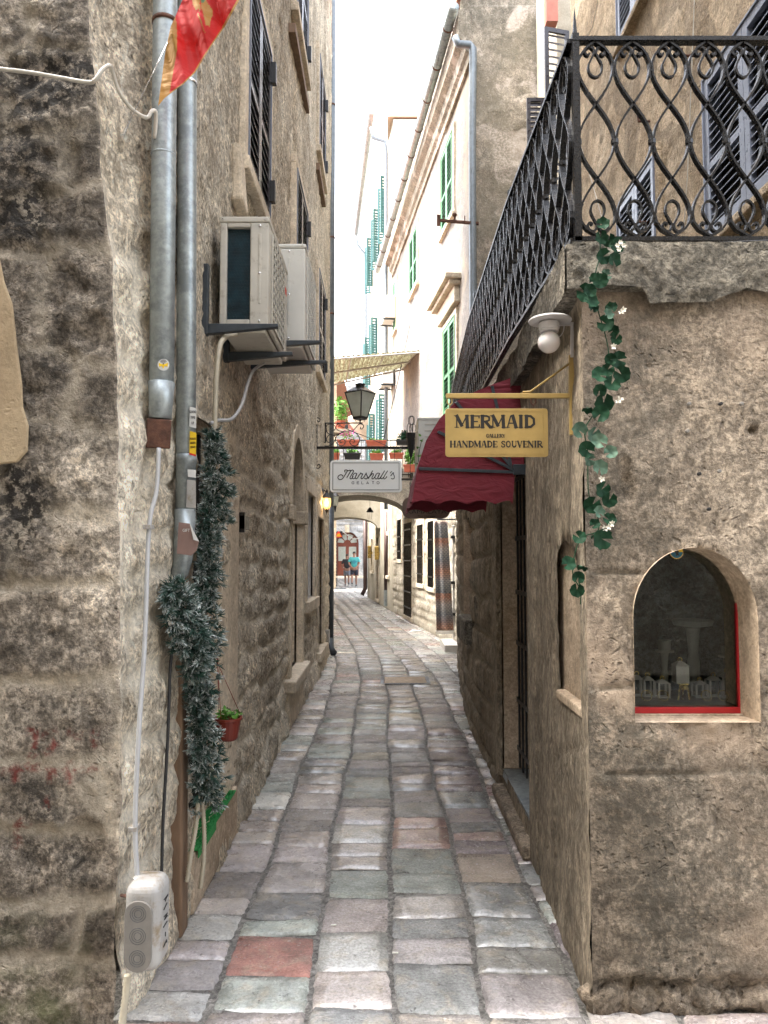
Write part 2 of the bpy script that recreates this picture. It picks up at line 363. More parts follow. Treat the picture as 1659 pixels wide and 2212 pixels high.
t = cloth('red flag cloth', (.46, .007, .006)); t.set(t.b.inputs['Transmission Weight'], 0.0)
tr = t.n('BsdfTranslucent', {'Color': (.6, .01, .008)}); mx = t.n('MixShader', {0: .35, 1: t.b.outputs[0], 2: tr.outputs[0]}); t.t.links.new(mx.outputs[0], t.out.inputs[0]); M_flag = t.m
M_flagg = cloth('gold flag cloth', (.33, .165, .025)).m
t = NT('glass'); t.t.nodes.remove(t.b); fr = t.n('Fresnel', {'IOR': 1.32}); gl = t.n('BsdfGlossy', {'Roughness': .02, 'Color': (1, 1, 1)}); tp = t.n('BsdfTransparent', {'Color': (.82, .86, .86)})
mx = t.n('MixShader', {0: fr.outputs[0], 1: tp.outputs[0], 2: gl.outputs[0]}); t.t.links.new(mx.outputs[0], t.out.inputs[0]); M_glass = t.m
t = NT('frosted lantern glass'); tr = t.n('BsdfTranslucent', {'Color': (.75, .78, .72)}); n = t.ramp(t.noise(t.pos(), 9, 5), [(.3, (.42, .45, .40)), (.7, (.70, .73, .68))]); t.set(t.b.inputs['Base Color'], n); t.set(t.b.inputs['Roughness'], .25)
mx = t.n('MixShader', {0: .55, 1: t.b.outputs[0], 2: tr.outputs[0]}); t.t.links.new(mx.outputs[0], t.out.inputs[0]); M_frost = t.m
t = NT('lit amber glass'); t.set(t.b.inputs['Base Color'], (.8, .55, .25)); t.set(t.b.inputs['Emission Color'], (1, .55, .18)); t.set(t.b.inputs['Emission Strength'], .18); t.set(t.b.inputs['Roughness'], .3); M_lit = t.m
t = NT('lamp bulb'); t.set(t.b.inputs['Emission Color'], (1, .8, .5)); t.set(t.b.inputs['Emission Strength'], 3.0); M_bulb = t.m
t = NT('opal globe'); t.set(t.b.inputs['Base Color'], (.66, .63, .62)); t.set(t.b.inputs['Roughness'], .22); t.set(t.b.inputs['Subsurface Weight'], .15); M_opal = t.m
t = NT('yellowed corrugated sheet'); p = t.pos(); n = t.noise(t.scaled(p, (3, .6, 1)), 9, 6, .7); c = t.ramp(n, [(.38, (.20, .16, .10)), (.5, (.34, .33, .25)), (.7, (.60, .60, .50))])
t.set(t.b.inputs['Base Color'], c); t.set(t.b.inputs['Roughness'], .4); tr = t.n('BsdfTranslucent', {'Color': c}); mx = t.n('MixShader', {0: .6, 1: t.b.outputs[0], 2: tr.outputs[0]}); t.t.links.new(mx.outputs[0], t.out.inputs[0]); M_canopy = t.m
# woven rug
t = NT('woven rug'); p = t.pos(); z = t.n('SeparateXYZ', {0: p}).outputs[2]; x = t.n('SeparateXYZ', {0: p}).outputs[0]
band = t.ramp(t.math('FRACT', t.math('MULTIPLY', z, 1.05)), [(0, (.10, .115, .125)), (.22, (.22, .23, .24)), (.38, (.30, .17, .12)), (.5, (.16, .13, .13)), (.62, (.13, .145, .16)), (.8, (.26, .25, .24)), (.92, (.26, .14, .10))])
ch = t.n('TexChecker', {'Vector': t.scaled(p, (1, 0, 1)), 'Scale': 34, 'Color1': (1.25, 1.2, 1.1), 'Color2': (.6, .62, .68)}).outputs[0]
wv = t.n('TexWave', {'Vector': p, 'Scale': 9, 'Distortion': 6, 'Detail': 3, 'Detail Scale': 6}, bands_direction='Z').outputs[1]
c = t.mix(.6, band, ch, 'MULTIPLY'); c = t.mix(.5, c, t.ramp(wv, [(.2, (.5, .5, .55)), (.8, (1.6, 1.4, 1.25))]), 'MULTIPLY')
c = t.mix(t.ramp(t.noise(p, 18, 6, .7), [(.55, 0.0), (.7, .5)]), c, (.42, .38, .36)); t.set(t.b.inputs['Base Color'], c); t.set(t.b.inputs['Roughness'], .95); M_rug = t.m
# paving
t = NT('polished limestone pavers'); p = t.pos(); tint = t.attr('tint', True); pol = t.attr('polish'); sd = t.attr('seed')
off = t.n('CombineXYZ', {0: t.math('MULTIPLY', sd, 37.0), 1: t.math('MULTIPLY', sd, 91.0), 2: 0.0}).outputs[0]
pv = t.n('VectorMath', {0: p, 1: off}, operation='ADD').outputs[0]
cloud = t.noise(pv, 5, 7, .6, .6); c = t.mix(.75, tint, t.ramp(cloud, [(.38, .62), (.5, 1.0), (.62, 1.35)]), 'MULTIPLY')
c = t.mix(t.ramp(t.noise(pv, 9, 5, .6, 1.0), [(.5, 0.0), (.68, .45)]), c, (.42, .36, .27))
fine = t.noise(pv, 85, 5, .7); c = t.mix(.5, c, t.ramp(fine, [(.41, .6), (.5, 1.0), (.6, 1.35)]), 'MULTIPLY')
vor = t.n('TexVoronoi', {'Vector': t.mix(.15, pv, t.n('TexNoise', {'Vector': pv, 'Scale': 11}).outputs[1]), 'Scale': 26}).outputs[0]
pit = t.math('MULTIPLY', t.ramp(vor, [(.06, 1.0), (.22, 0.0)]), t.ramp(t.noise(pv, 6, 5), [(.44, 0.0), (.56, 1.0)]))
c = t.mix(t.math('MULTIPLY', pit, .75), c, (.07, .06, .055))
spot = t.ramp(t.n('TexVoronoi', {'Vector': t.mix(.1, p, t.n('TexNoise', {'Vector': p, 'Scale': 30}).outputs[1]), 'Scale': 7}).outputs[0], [(.05, 1.0), (.08, 0.0)]); c = t.mix(t.math('MULTIPLY', spot, .7), c, (.08, .075, .07))
t.set(t.b.inputs['Base Color'], c)
rg = t.math('ADD', t.math('SUBTRACT', .32, t.math('MULTIPLY', pol, .24)), t.math('MULTIPLY', t.math('SUBTRACT', t.noise(pv, 12, 6, .65), .5), .55)); rg = t.math('ADD', rg, t.math('MULTIPLY', pit, .4)); t.set(t.b.inputs['Roughness'], t.math('MAXIMUM', rg, .11))
t.set(t.b.inputs['Specular IOR Level'], .9); t.set(t.b.inputs['IOR'], 1.6)
# some stones are cleft into ridges, others worn smooth
ridge = t.noise(t.scaled(pv, (1, 2.2, 1)), 16, 7, .72, 1.4); soft = t.noise(pv, 7, 4, .5, .5)
rf = t.ramp(t.math('FRACT', t.math('MULTIPLY', sd, 13.7)), [(.35, 0.06), (.75, 1.0)])
h = t.math('ADD', t.math('MULTIPLY', soft, 1.0), t.math('MULTIPLY', t.math('MULTIPLY', ridge, rf), 1.5)); h = t.math('ADD', h, t.math('MULTIPLY', fine, .05)); h = t.math('SUBTRACT', h, t.math('MULTIPLY', pit, .16))
t.set(t.b.inputs['Normal'], t.bump(h, .6, .03)); M_pave = t.m
M_joint = stone('gritty joint mortar', [(.13, .125, .115), (.21, .20, .185), (.29, .275, .25)], 5, .6, .3, bump=.8, rough=.9, speck=(.42, .40, .37))
# ------------------------------------------------------------- walls as displaced surfaces
def wall(name, mat, parent, M, al, bl, disp, holes=(), warp=None, smooth=True, origin=None):
    A, B = np.meshgrid(al, bl); C, mort, tone = disp(A, B)[:3]; paint = None
    res = disp(A, B)
    if len(res) > 3: paint = res[3]
    extra = res[4] if len(res) > 4 else {}
    A2 = A.copy(); B2 = B.copy()
    na = len(al); nb = len(bl); keep = np.ones((nb - 1, na - 1), bool); ac = (A[:-1, :-1] + A[1:, 1:]) / 2; bc = (B[:-1, :-1] + B[1:, 1:]) / 2
    for h in holes:
        a0, a1, b0, b1 = h[:4]
        if len(h) > 4:      # elliptical head springing at h[4]
            sp = h[4]; cx = (a0 + a1) / 2; rx = (a1 - a0) / 2; ry = b1 - sp
            e = np.where(bc > sp, np.sqrt(((ac - cx) / rx) ** 2 + ((bc - sp) / ry) ** 2), abs(ac - cx) / rx)
            keep &= ~((e < 1) & (bc > b0))
            ev = np.sqrt(((A - cx) / rx) ** 2 + ((B - sp) / ry) ** 2); near = (abs(ev - 1) < .9 * (al[1] - al[0]) / rx) & (B > sp)
            A2 = np.where(near, cx + (A - cx) / ev, A2); B2 = np.where(near, sp + (B - sp) / ev, B2)
        else: keep &= ~((ac > a0) & (ac < a1) & (bc > b0) & (bc < b1))
    if warp: A2, B2, C = warp(A2, B2, C)
    mb = MB(); m = np.array(M); pts = np.stack([A2, B2, C, np.ones_like(A2)], -1) @ m.T
    mb.v = [Vector(p) for p in pts.reshape(-1, 4)[:, :3]]
    jj, ii = np.nonzero(keep); mb.f = [(int(j * na + i), int(j * na + i + 1), int((j + 1) * na + i + 1), int((j + 1) * na + i)) for j, i in zip(jj, ii)]
    mb.m = [0] * len(mb.f); mb.sm = [False] * len(mb.f)
    at = {'mortar': ('FLOAT', mort), 'tone': ('FLOAT', tone)}
    if paint is not None: at['paint'] = ('FLOAT', paint)
    for k_, v_ in extra.items(): at[k_] = ('FLOAT', v_)
    return mb.build(name, mat, parent, smooth=smooth, attrs=at, origin=origin)
def blobs(X, Z, y, lst, seed):
    wx, wz = .05 * fbm(X * 6, Z * 6, 5, seed, .6), .05 * fbm(X * 6 + 9, Z * 6, 5, seed + 3, .6); out = np.zeros_like(X)
    for u, v, ru, rv, amt in lst:
        c = P(u, v, y); a, b = ru * y / 1597, rv * y / 1597; e = np.sqrt(((X + wx - c.x) / a) ** 2 + ((Z + wz - c.z) / b) ** 2); out = out + amt * (1 - sstep(.55, 1.25, e))
    return out
def reveal(parent, M, a0, a1, b0, b1, d, mat, back, name='niche', c0=.0, sp=None):
    """the inside faces of an opening (part) and its back panel (part)"""
    mb = MB(M); t = .03
    mb.box((a0 - t, b0 - t, -d), (a0, b1 + t, c0)); mb.box((a1, b0 - t, -d), (a1 + t, b1 + t, c0)); mb.box((a0, b0 - t, -d), (a1, b0, c0 - .002)); mb.box((a0, b1, -d), (a1, b1 + t, c0 - .002))
    o = mb.build(name, mat, parent); mb = MB(M); mb.box((a0 - t, b0 - t, -d - .02), (a1 + t, b1 + t, -d - .001)); mb.build('back_panel', back, o); return o
def surround(parent, M, a0, a1, b0, b1, w, pr, mat, sill=0.0, name='frame'):
    mb = MB(M)
    mb.box((a0 - w, b0, -.05), (a0, b1, pr)); mb.box((a1, b0, -.05), (a1 + w, b1, pr)); mb.box((a0 - w, b1, -.05), (a1 + w, b1 + w, pr + .002)); 
    o = mb.build(name, mat, parent, bevel=.008)
    mb = MB(M); mb.box((a0 - w - sill * .3, b0 - w * .8, -.05), (a1 + w + sill * .3, b0, pr + sill)); mb.build('sill', mat, o, bevel=.008); return o
def leaf_mb(M, a0, a1, b0, b1, c, fr=.06, th=.035, pitch=.05, mid=True, tilt=.5, sw=None):
    """louvred shutter leaf in local frame coordinates"""
    mb = MB(M); mb.box((a0, b0, c), (a0 + fr, b1, c + th)); mb.box((a1 - fr, b0, c), (a1, b1, c + th)); mb.box((a0 + fr, b0, c + .001), (a1 - fr, b0 + fr * 1.3, c + th - .001)); mb.box((a0 + fr, b1 - fr, c + .001), (a1 - fr, b1, c + th - .001))
    if mid: m = b0 + (b1 - b0) * .42; mb.box((a0 + fr, m, c + .001), (a1 - fr, m + fr * .8, c + th - .001))
    z = b0 + fr * 1.3 + pitch * .3; sw = sw or pitch * .8
    while z < b1 - fr - pitch * .5:
        dz = sw * math.sin(tilt) ; dc = th * .5; zc = z
        mb.hexa([(a0 + fr, zc + dz, c + .004), (a1 - fr, zc + dz, c + .004), (a1 - fr, zc, c + th - .003), (a0 + fr, zc, c + th - .003),
                 (a0 + fr, zc + dz + .006, c + .004), (a1 - fr, zc + dz + .006, c + .004), (a1 - fr, zc + .006, c + th - .003), (a0 + fr, zc + .006, c + th - .003)]); z += pitch
    return mb
def window(parent, M, a0, a1, b0, b1, fmat, smat, w=.09, pr=.02, sill=.05, name='window', shut=True, pitch=.075, split=True, fr=.055, c=0.0, edge=None):
    mb = MB(M); mb.box((a0, b0, -.10), (a1, b1, -.08)); o = mb.build(name, M_dark, parent)
    surround(o, M, a0, a1, b0, b1, w, pr, fmat, sill)
    mb = MB(M); t = .012; mb.box((a0, b0, -.079), (a0 + t, b1, c + .045)); mb.box((a1 - t, b0, -.079), (a1, b1, c + .045)); mb.box((a0 + t, b0, -.079), (a1 - t, b0 + t, c + .044)); mb.box((a0 + t, b1 - t, -.079), (a1 - t, b1, c + .044)); mb.build('casing', edge or smat, o)
    if shut:
        m = (a0 + a1) / 2
        for q0, q1 in (((a0 + .014, m - .003), (m + .003, a1 - .014)) if split else ((a0 + .014, a1 - .014),)):
            leaf_mb(M, q0, q1, b0 + .014, b1 - .014, c, fr, pitch=pitch).build('shutter', smat, o)
    return o
def cbox(name, mat, parent, lo, hi, **k): mb = MB(); mb.box(lo, hi); return mb.build(name, mat, parent, **k)

# ------------------------------------------------------------- ground and paving
mb = MB(); mb.add([(-150, -150, -.09), (150, -150, -.09), (150, 250, -.09), (-150, 250, -.09)], [(0, 1, 2, 3)])
tag(mb.build('ground', M_joint, origin=(0, 0, -.09)), kind='structure')
def cen(y): return 0.0 if y < 8 else (-.01 * (y - 8) ** 2 if y < 14 else -.36 - .12 * (y - 14))
def wallR(y): return float(np.interp(y, [0, 2.64, 2.7, 3.5, 4.0, 5.4, 6.7, 8.4, 10.8, 11.6, 11.7, 28.6, 28.7, 60], [3, 3, .73, .76, .79, .80, .79, .88, 1.07, 1.2, 1.42, -.66, 1.5, 1.5]))
def wallL(y): return float(np.interp(y, [0, 2.6, 2.65, 12.0, 12.05, 60], [-3, -3, -.9, -.89, -1.8, -5]))
PAL = [((.31, .283, .268), 5), ((.31, .335, .30), 5), ((.43, .425, .40), 4), ((.39, .352, .325), 5), ((.34, .235, .205), 1.1), ((.43, .385, .31), 1.2), ((.27, .275, .27), 3), ((.35, .32, .315), 2)]
rng = random.Random(11)
def pick(): 
    s = rng.uniform(0, sum(w for _, w in PAL))
    for c, w in PAL:
        s -= w
        if s <= 0: return c
    return PAL[0][0]
edges = [-.285 - .335 * k for k in range(14)][::-1] + [.04, .37, .70, 1.03, 1.38, 1.75, 2.15]
mb = MB(); tint = []; pol = []; sdv = []
redc = G(592, 2060)
GS = {n: [0, (.035 if n > 4 else .05)] + [(.035 if n > 4 else .05) + (1 - (.07 if n > 4 else .1)) * i / (n - 3) for i in range(1, n - 3)] + [1 - (.035 if n > 4 else .05), 1] for n in (9, 6, 4)}; GS[3] = [0, .5, 1]
for k in range(len(edges) - 1):
    e0, e1 = edges[k], edges[k + 1]; y = 1.15 + rng.uniform(0, .25)
    while y < 56:
        xm = (e0 + e1) / 2; far = y > 13
        L = rng.choice([rng.uniform(.13, .19), rng.uniform(.18, .27), rng.uniform(.2, .3), rng.uniform(.26, .36)])
        if far: L = rng.uniform(.22, .42)
        if e0 < redc.x < e1:
            r0 = redc.y - .15
            if y < r0 < y + L + .1: L = r0 - y
            elif abs(y - r0) < .001: L = .30
        iy = y; y += L; ym = iy + L / 2; x = xm + cen(ym)
        if x > wallR(ym) + .12 or x < wallL(ym) - .12: continue
        if e0 > 1.7 and ym > 2.65: continue
        n = 9 if ym < 5 else 6 if ym < 9 else 4 if ym < 20 else 3
        j = .0075 if ym < 12 else .009; wob = lambda q: .014 * math.sin(q * 1.9 + k * 2.1) + .008 * math.sin(q * 5.3 + k)
        x0a, x0b = e0 + wob(iy) + j, e0 + wob(y) + j; x1a, x1b = e1 + .014 * math.sin(iy * 1.9 + (k + 1) * 2.1) + .008 * math.sin(iy * 5.3 + k + 1) - j, e1 + .014 * math.sin(y * 1.9 + (k + 1) * 2.1) + .008 * math.sin(y * 5.3 + k + 1) - j
        if far:  x0a = x0b = e0 + j; x1a = x1b = e1 - j
        sk = rng.uniform(-.012, .012); c = pick(); g_ = rng.uniform(.72, 1.15); c = tuple(max(.02, q * g_ * rng.uniform(.985, 1.015)) for q in c)
        if e0 < redc.x < e1 and abs(ym - redc.y) < .05: c = (.36, .17, .135); 
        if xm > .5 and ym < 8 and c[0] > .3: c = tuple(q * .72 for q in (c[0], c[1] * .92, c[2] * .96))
        s0 = rng.random(); ph = rng.uniform(0, 6); tx, ty = rng.uniform(-.004, .004), rng.uniform(-.004, .004); zb = rng.uniform(-.002, .003)
        po = max(0.0, min(1.0, 1.0 - abs(xm - .12) / .75)) * .8 + rng.uniform(0, .35) - .05
        vs = []
        for b in range(n):
            for a in range(n):
                s, t_ = GS[n][a], GS[n][b]; u, w = 2 * s - 1, 2 * t_ - 1
                q = 1 - .018 * (abs(u) ** 5 * abs(w) ** 5)      # rounded corners
                uu, ww = u * q, w * q; s2, t2 = (uu + 1) / 2, (ww + 1) / 2
                xa = x0a + (x0b - x0a) * t2; xb = x1a + (x1b - x1a) * t2; X = xa + (xb - xa) * s2
                Y = iy + j * .85 + (L - 2 * j * .85) * t2 + sk * (s2 - .5) * 2
                if n > 5:
                    X += .004 * math.sin(t2 * 17 + ph) * abs(u) ** 3; Y += .004 * math.sin(s2 * 15 + ph * 2) * abs(w) ** 3
                ed = max(abs(u), abs(w)); z = zb + tx * u + ty * w
                if n > 5: z += .002 * math.sin(X * 21 + ph) * math.sin(Y * 17 + ph)
                if a in (0, n - 1) or b in (0, n - 1): z -= .016
                elif ed > .9: z -= .002
                vs.append((X + cen(Y), Y, z))
        mb.add(vs, [(b * n + a, b * n + a + 1, (b + 1) * n + a + 1, (b + 1) * n + a) for b in range(n - 1) for a in range(n - 1)])
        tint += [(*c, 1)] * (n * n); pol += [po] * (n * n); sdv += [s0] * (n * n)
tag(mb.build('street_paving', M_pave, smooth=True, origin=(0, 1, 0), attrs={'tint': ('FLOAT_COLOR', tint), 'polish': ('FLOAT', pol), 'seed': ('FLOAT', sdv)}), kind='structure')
al = axis_lines(-6, 3.2, .05); bl = axis_lines(-4, 58, .05, grow=.12, g0=3)
A, B = np.meshgrid(al, bl); Z = -.0115 + .004 * fbm(A * 12, B * 12, 4, 3); mb = MB(); na = len(al)
mb.v = [Vector(p) for p in np.stack([A, B, Z], -1).reshape(-1, 3)]; mb.f = [(j * na + i, j * na + i + 1, (j + 1) * na + i + 1, (j + 1) * na + i) for j in range(len(bl) - 1) for i in range(na - 1)]
mb.m = [0] * len(mb.f); mb.sm = [False] * len(mb.f)
tag(mb.build('street_mortar_bed', M_joint, smooth=True, origin=(0, 1, 0)), kind='structure')

# ------------------------------------------------------------- left stone house
XL = -.89
LH = empty('stone_house', (-2.5, 7, 0), 'tall rubble stone house with dark shutters forming the whole left side of the alley', 'building')
ML = frame((XL, 0, 0), (0, 1, 0))
cz = [(G(240, 2212).z, -.93)] + [(P(u, v, 2.63).z, P(u, v, 2.63).x) for u, v in [(250, 2000), (264, 1700), (260, 1300), (256, 900), (248, 700), (238, 520), (213, 300), (186, 0)]]
cz_h = np.array([c[0] for c in cz]); cz_x = np.array([c[1] for c in cz])
def Xc(h): return np.interp(h, cz_h, cz_x) + .016 * fbm(h * 6, h * 0 + 2, 4, 77)
def dispL(A, B):
    d, tone = blocks(A, B, .21, .36, 5, .09); low = 1 - sstep(2.5, 3.1, B + .3 * fbm(A, B, 2, 8))
    st = sstep(.0, .045, d - .006 - .012 * fbm(A * 14, B * 14, 2, 4)); C = low * (.020 * (st - .75) + .016 * (tone - .5) * st)
    C = C + (.012 + .008 * low) * fbm(A * 9, B * 9, 5, 9, .62) + .012 * fbm(A * 26, B * 26, 3, 12) - (1 - low) * .04 * sstep(.25, .6, fbm(A * 2.5, B * 1.6, 5, 15, .6))
    C = C + .03 * fbm(A * .6, B * .6, 3, 2)
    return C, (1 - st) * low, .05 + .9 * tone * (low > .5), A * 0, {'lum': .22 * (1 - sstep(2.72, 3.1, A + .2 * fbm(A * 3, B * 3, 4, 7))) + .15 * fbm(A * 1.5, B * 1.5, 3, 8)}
def warpL(A, B, C):
    f = 1 - sstep(2.63, 3.05, A); edge = sstep(2.63, 2.70, A)
    C = C * edge + f * (Xc(B) - XL); 
    dr = 1 - sstep(.0, .35, B); C = C + dr * .03
    return A, B, C
LDOOR = (3.45, 3.97, .29, 2.25); LARCH = (6.98, 7.9, .47, 2.82, 2.05); LWIN = (8.49, 9.44, 1.08, 2.34); LDR2 = (9.83, 10.77, .33, 2.12)
UPW = [(4.52, 5.40, 4.06, 5.39), (7.08, 8.07, 4.06, 5.42), (9.57, 10.55, 4.06, 5.40), (4.5, 5.4, 6.95, 8.3), (6.96, 7.98, 6.95, 8.3), (9.5, 10.45, 6.98, 8.3)]
snA = [2.63] + [x for w in [LDOOR, LARCH, LWIN, LDR2] + UPW for x in w[:2]]; snB = [x for w in [LDOOR, LARCH, LWIN, LDR2] + UPW for x in w[2:4]]
al = axis_lines(2.63, 12.0, .018, snA, grow=.42, g0=2.63); bl = np.concatenate([axis_lines(-.1, 3.4, .024, snB), axis_lines(3.4, 12.9, .035, snB, grow=.25, g0=3.4)[1:]])
wall('wall', M_left, LH, ML, al, bl, dispL, [LDOOR, LARCH, LWIN, LDR2] + UPW, warpL)
cbox('core', M_darkw, LH, (-6, 2.95, 0), (-1.3, 11.95, 12.9)); cbox('end_wall', M_left, LH, (-6, 11.95, 0), (-.895, 12.02, 12.9))
# corner facing the viewer
MF = frame((0, 2.63, 0), (1, 0, 0))
strokes_red = [[(60, 1580), (75, 1575), (78, 1600), (62, 1640), (80, 1625)], [(95, 1590), (115, 1580), (122, 1610), (100, 1625)], [(150, 1580), (175, 1590)], [(150, 1650), (150, 1690)], [(0, 1665), (70, 1660), (122, 1668)], [(140, 1665), (205, 1662)], [(205, 1580), (205, 1610)],
               [(30, 1660), (32, 1690)], [(105, 1665), (108, 1690)], [(100, 1730), (100, 1745)], [(45, 1775), (30, 1790), (32, 1830)], [(30, 1790), (55, 1785)]]
def dispF(A, B):
    d, tone = blocks(A, B, .30, .62, 21, .08); st = sstep(.0, .05, d - .014 * fbm(A * 9, B * 9, 2, 4))
    C = .010 * (st - .6) + .014 * (tone - .5) * st + .014 * fbm(A * 7, B * 7, 5, 31, .62) + .010 * fbm(A * 25, B * 25, 3, 32) - .02 * sstep(.3, .55, fbm(A * 5, B * 5, 3, 33))
    C = C + .08 * (1 - sstep(.0, .45, B)) * (fbm(A * 3, B * 4, 3, 6) * .5 + .2)
    XX = -4 + (A + 4) / 3 * (Xc(B) + 4); C = C * sstep(0, .07, Xc(B) - XX)
    pt = np.zeros_like(A)
    for s_ in strokes_red:
        q = [P(u, v, 2.63) for u, v in s_]
        for a, b in zip(q[:-1], q[1:]):
            ax, az, bx, bz = a.x, a.z, b.x, b.z; L2 = max(1e-6, (bx - ax) ** 2 + (bz - az) ** 2)
            t_ = np.clip(((XX - ax) * (bx - ax) + (B - az) * (bz - az)) / L2, 0, 1); dd = np.hypot(XX - ax - t_ * (bx - ax), B - az - t_ * (bz - az)); pt = np.maximum(pt, 1 - sstep(.006, .016, dd))
    gr = blobs(XX, B, 2.63, [(80, 170, 130, 110, .9), (30, 400, 90, 160, 1.0), (200, 60, 60, 120, .5), (110, 480, 110, 60, .6), (60, 940, 60, 200, .5), (30, 1110, 90, 110, 1.0), (120, 760, 40, 90, .8), (150, 640, 120, 60, .5), (170, 1540, 110, 60, .45), (90, 1400, 120, 40, .5), (230, 900, 60, 90, .4), (150, 250, 120, 160, .5)], 120)
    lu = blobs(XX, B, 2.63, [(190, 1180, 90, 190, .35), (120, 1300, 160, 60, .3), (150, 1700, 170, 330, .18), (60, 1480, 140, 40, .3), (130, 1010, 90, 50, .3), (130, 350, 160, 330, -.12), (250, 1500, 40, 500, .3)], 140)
    return C, 1 - st, .05 + .9 * tone, pt, {'grime': gr, 'lum': lu}
def warpF(A, B, C): return -4 + (A + 4) / 3 * (Xc(B) + 4), B, C
al = np.concatenate([axis_lines(-4, -1.55, .12), axis_lines(-1.55, -1.0, .011)[1:]]); bl = np.concatenate([axis_lines(-.1, 3.7, .014), axis_lines(3.7, 12.9, .1)[1:]])
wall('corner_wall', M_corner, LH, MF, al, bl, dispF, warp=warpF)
mb = MB(); mb.prism([P(u, v, 2.622) for u, v in [(-60, 540), (2, 560), (12, 610), (30, 660), (38, 740), (50, 830), (52, 880), (64, 920), (62, 975), (40, 1000), (10, 1003), (-60, 1010)]], (0, -.016, 0))
mb.build('plaster_patch', stone('ochre smooth plaster', [(.27, .20, .12), (.33, .25, .155), (.38, .30, .19)], 1.2, .15, .1, bump=.25), LH, bevel=.006)
# openings
o = reveal(LH, ML, *LDOOR, .34, M_niche, M_dark, 'doorway', c0=-.03); mb = MB(ML)
mb.box((3.50, .3, -.3), (3.53, 2.2, -.26)); mb.box((3.62, .3, -.30), (3.66, 2.2, -.27)); mb.box((3.86, .3, -.16), (3.885, 2.2, -.13)); mb.build('yellow_strip', M_yellow, o)
mb = MB(ML); mb.box((3.90, .3, -.14), (3.93, 2.24, -.09)); mb.box((3.70, .3, -.31), (3.74, 2.2, -.27)); mb.build('door_frame', M_dark, o)
mb = MB(ML); mb.box((3.97, .27, -.05), (4.44, 2.05, .022)); mb.box((3.97, .27, -.2), (4.05, 2.05, -.04)); mb.build('door_jamb', M_reveal, LH, bevel=.012)
mb = MB(ML); mb.box((3.93, 2.06, -.1), (4.42, 2.42, .004)); mb.build('lintel', M_reveal, LH, bevel=.02)
mb = MB(ML); mb.box((3.38, .0, -.05), (4.36, .275, .045)); mb.build('doorstep', M_niche, LH, bevel=.015)
mb = MB(ML); mb.hexa([(3.19, .0, -.02), (3.29, .0, -.02), (3.29, .0, .045), (3.19, .0, .045), (3.17, 1.55, -.02), (3.26, 1.55, -.02), (3.26, 1.55, .03), (3.17, 1.55, .03)]); mb.build('timber_post', M_wood, LH, bevel=.01)
o = reveal(LH, ML, LARCH[0], LARCH[1], LARCH[2], LARCH[3], .14, M_reveal, M_reveal, 'arched_niche', c0=-.04)
mb = MB(ML); mb.box((7.0, 2.0, -.135), (7.88, 2.78, -.125)); mb.build('dark_grille', M_dark, o)
def ring(cx, rx, ry, sp, b0, w, n=16):
    out = [(cx - rx - w, b0)] + [(cx - (rx + w) * math.cos(math.pi * i / n), sp + (ry + w) * (math.sin(math.pi * i / n)) ** .8) for i in range(n + 1)] + [(cx + rx + w, b0)]
    inn = [(cx + rx, b0)] + [(cx + rx * math.cos(math.pi * i / n), sp + ry * (math.sin(math.pi * i / n)) ** .8) for i in range(n + 1)] + [(cx - rx, b0)]
    return out, inn
def ring_mb(M, cx, rx, ry, sp, b0, w, c0, c1):
    out, inn = ring(cx, rx, ry, sp, b0, w); inn = inn[::-1]; n = len(out); mb = MB(M)
    vs = [(a, b, c0) for a, b in out] + [(a, b, c1) for a, b in out] + [(a, b, c0) for a, b in inn] + [(a, b, c1) for a, b in inn]
    for i in range(n - 1): mb_f = [(i, i + 1, n + i + 1, n + i), (n + i, n + i + 1, 3 * n + i + 1, 3 * n + i), (2 * n + i + 1, 2 * n + i, 3 * n + i, 3 * n + i + 1)]; mb.f += mb_f; mb.m += [0] * 3; mb.sm += [False] * 3
    mb.v = [M @ Vector(p) for p in vs]; mb.f += [(0, n, 3 * n, 2 * n), (n - 1, 3 * n - 1, 4 * n - 1, 2 * n - 1)]; mb.m += [0, 0]; mb.sm += [False] * 2; return mb
ring_mb(ML, 7.44, .46, .74, 2.05, .47, .13, -.06, .03).build('arch_frame', M_reveal, LH)
mb = MB(ML); mb.box((6.80, 1.93, -.10), (7.0, 2.07, .06)); mb.build('impost', M_reveal, LH, bevel=.012); mb = MB(ML); mb.box((7.86, 1.93, -.13), (8.08, 2.07, .06)); mb.build('impost', M_reveal, LH, bevel=.012)
mb = MB(ML); mb.box((6.72, .36, -.12), (8.05, .47, .10)); mb.box((6.80, .0, -.02), (8.0, .36, .03)); mb.build('sill', M_reveal, LH, bevel=.015)
o = reveal(LH, ML, *LWIN, .20, M_white, M_white, 'blind_window', c0=-.02); surround(o, ML, *LWIN, .16, .02, M_reveal, .04)
o = reveal(LH, ML, *LDR2, .22, M_reveal, M_dark, 'side_door', c0=-.02); surround(o, ML, *LDR2, .14, .015, M_reveal, .06)
mb = MB(ML); mb.box((4.44, 1.76, .02), (4.62, 1.84, .05)); mb.box((4.44, 1.74, .0), (4.47, 1.86, .052)); mb.build('iron_hinge', M_black, LH)
for w in UPW:
    o = window(LH, ML, *w, M_reveal, M_shut, w=.11, pr=.035, sill=.03, edge=M_shutb, fr=.05)  # casing edges lighter than the shutters: sky reflection put into their colour
    for dz in (.18, 1.1): mb = MB(ML); mb.box((w[1] - .03, w[2] + dz, .03), (w[1] + .02, w[2] + dz + .16, .075)); mb.build('hinge', M_black, o)
for a0, a1, b in ((6.75, 8.05, 6.57), (9.35, 10.4, 6.62)):
    mb = MB(ML); mb.box((a0, b, -.02), (a1, b + .09, .05)); mb.build('timber_ledge', M_wood, LH)
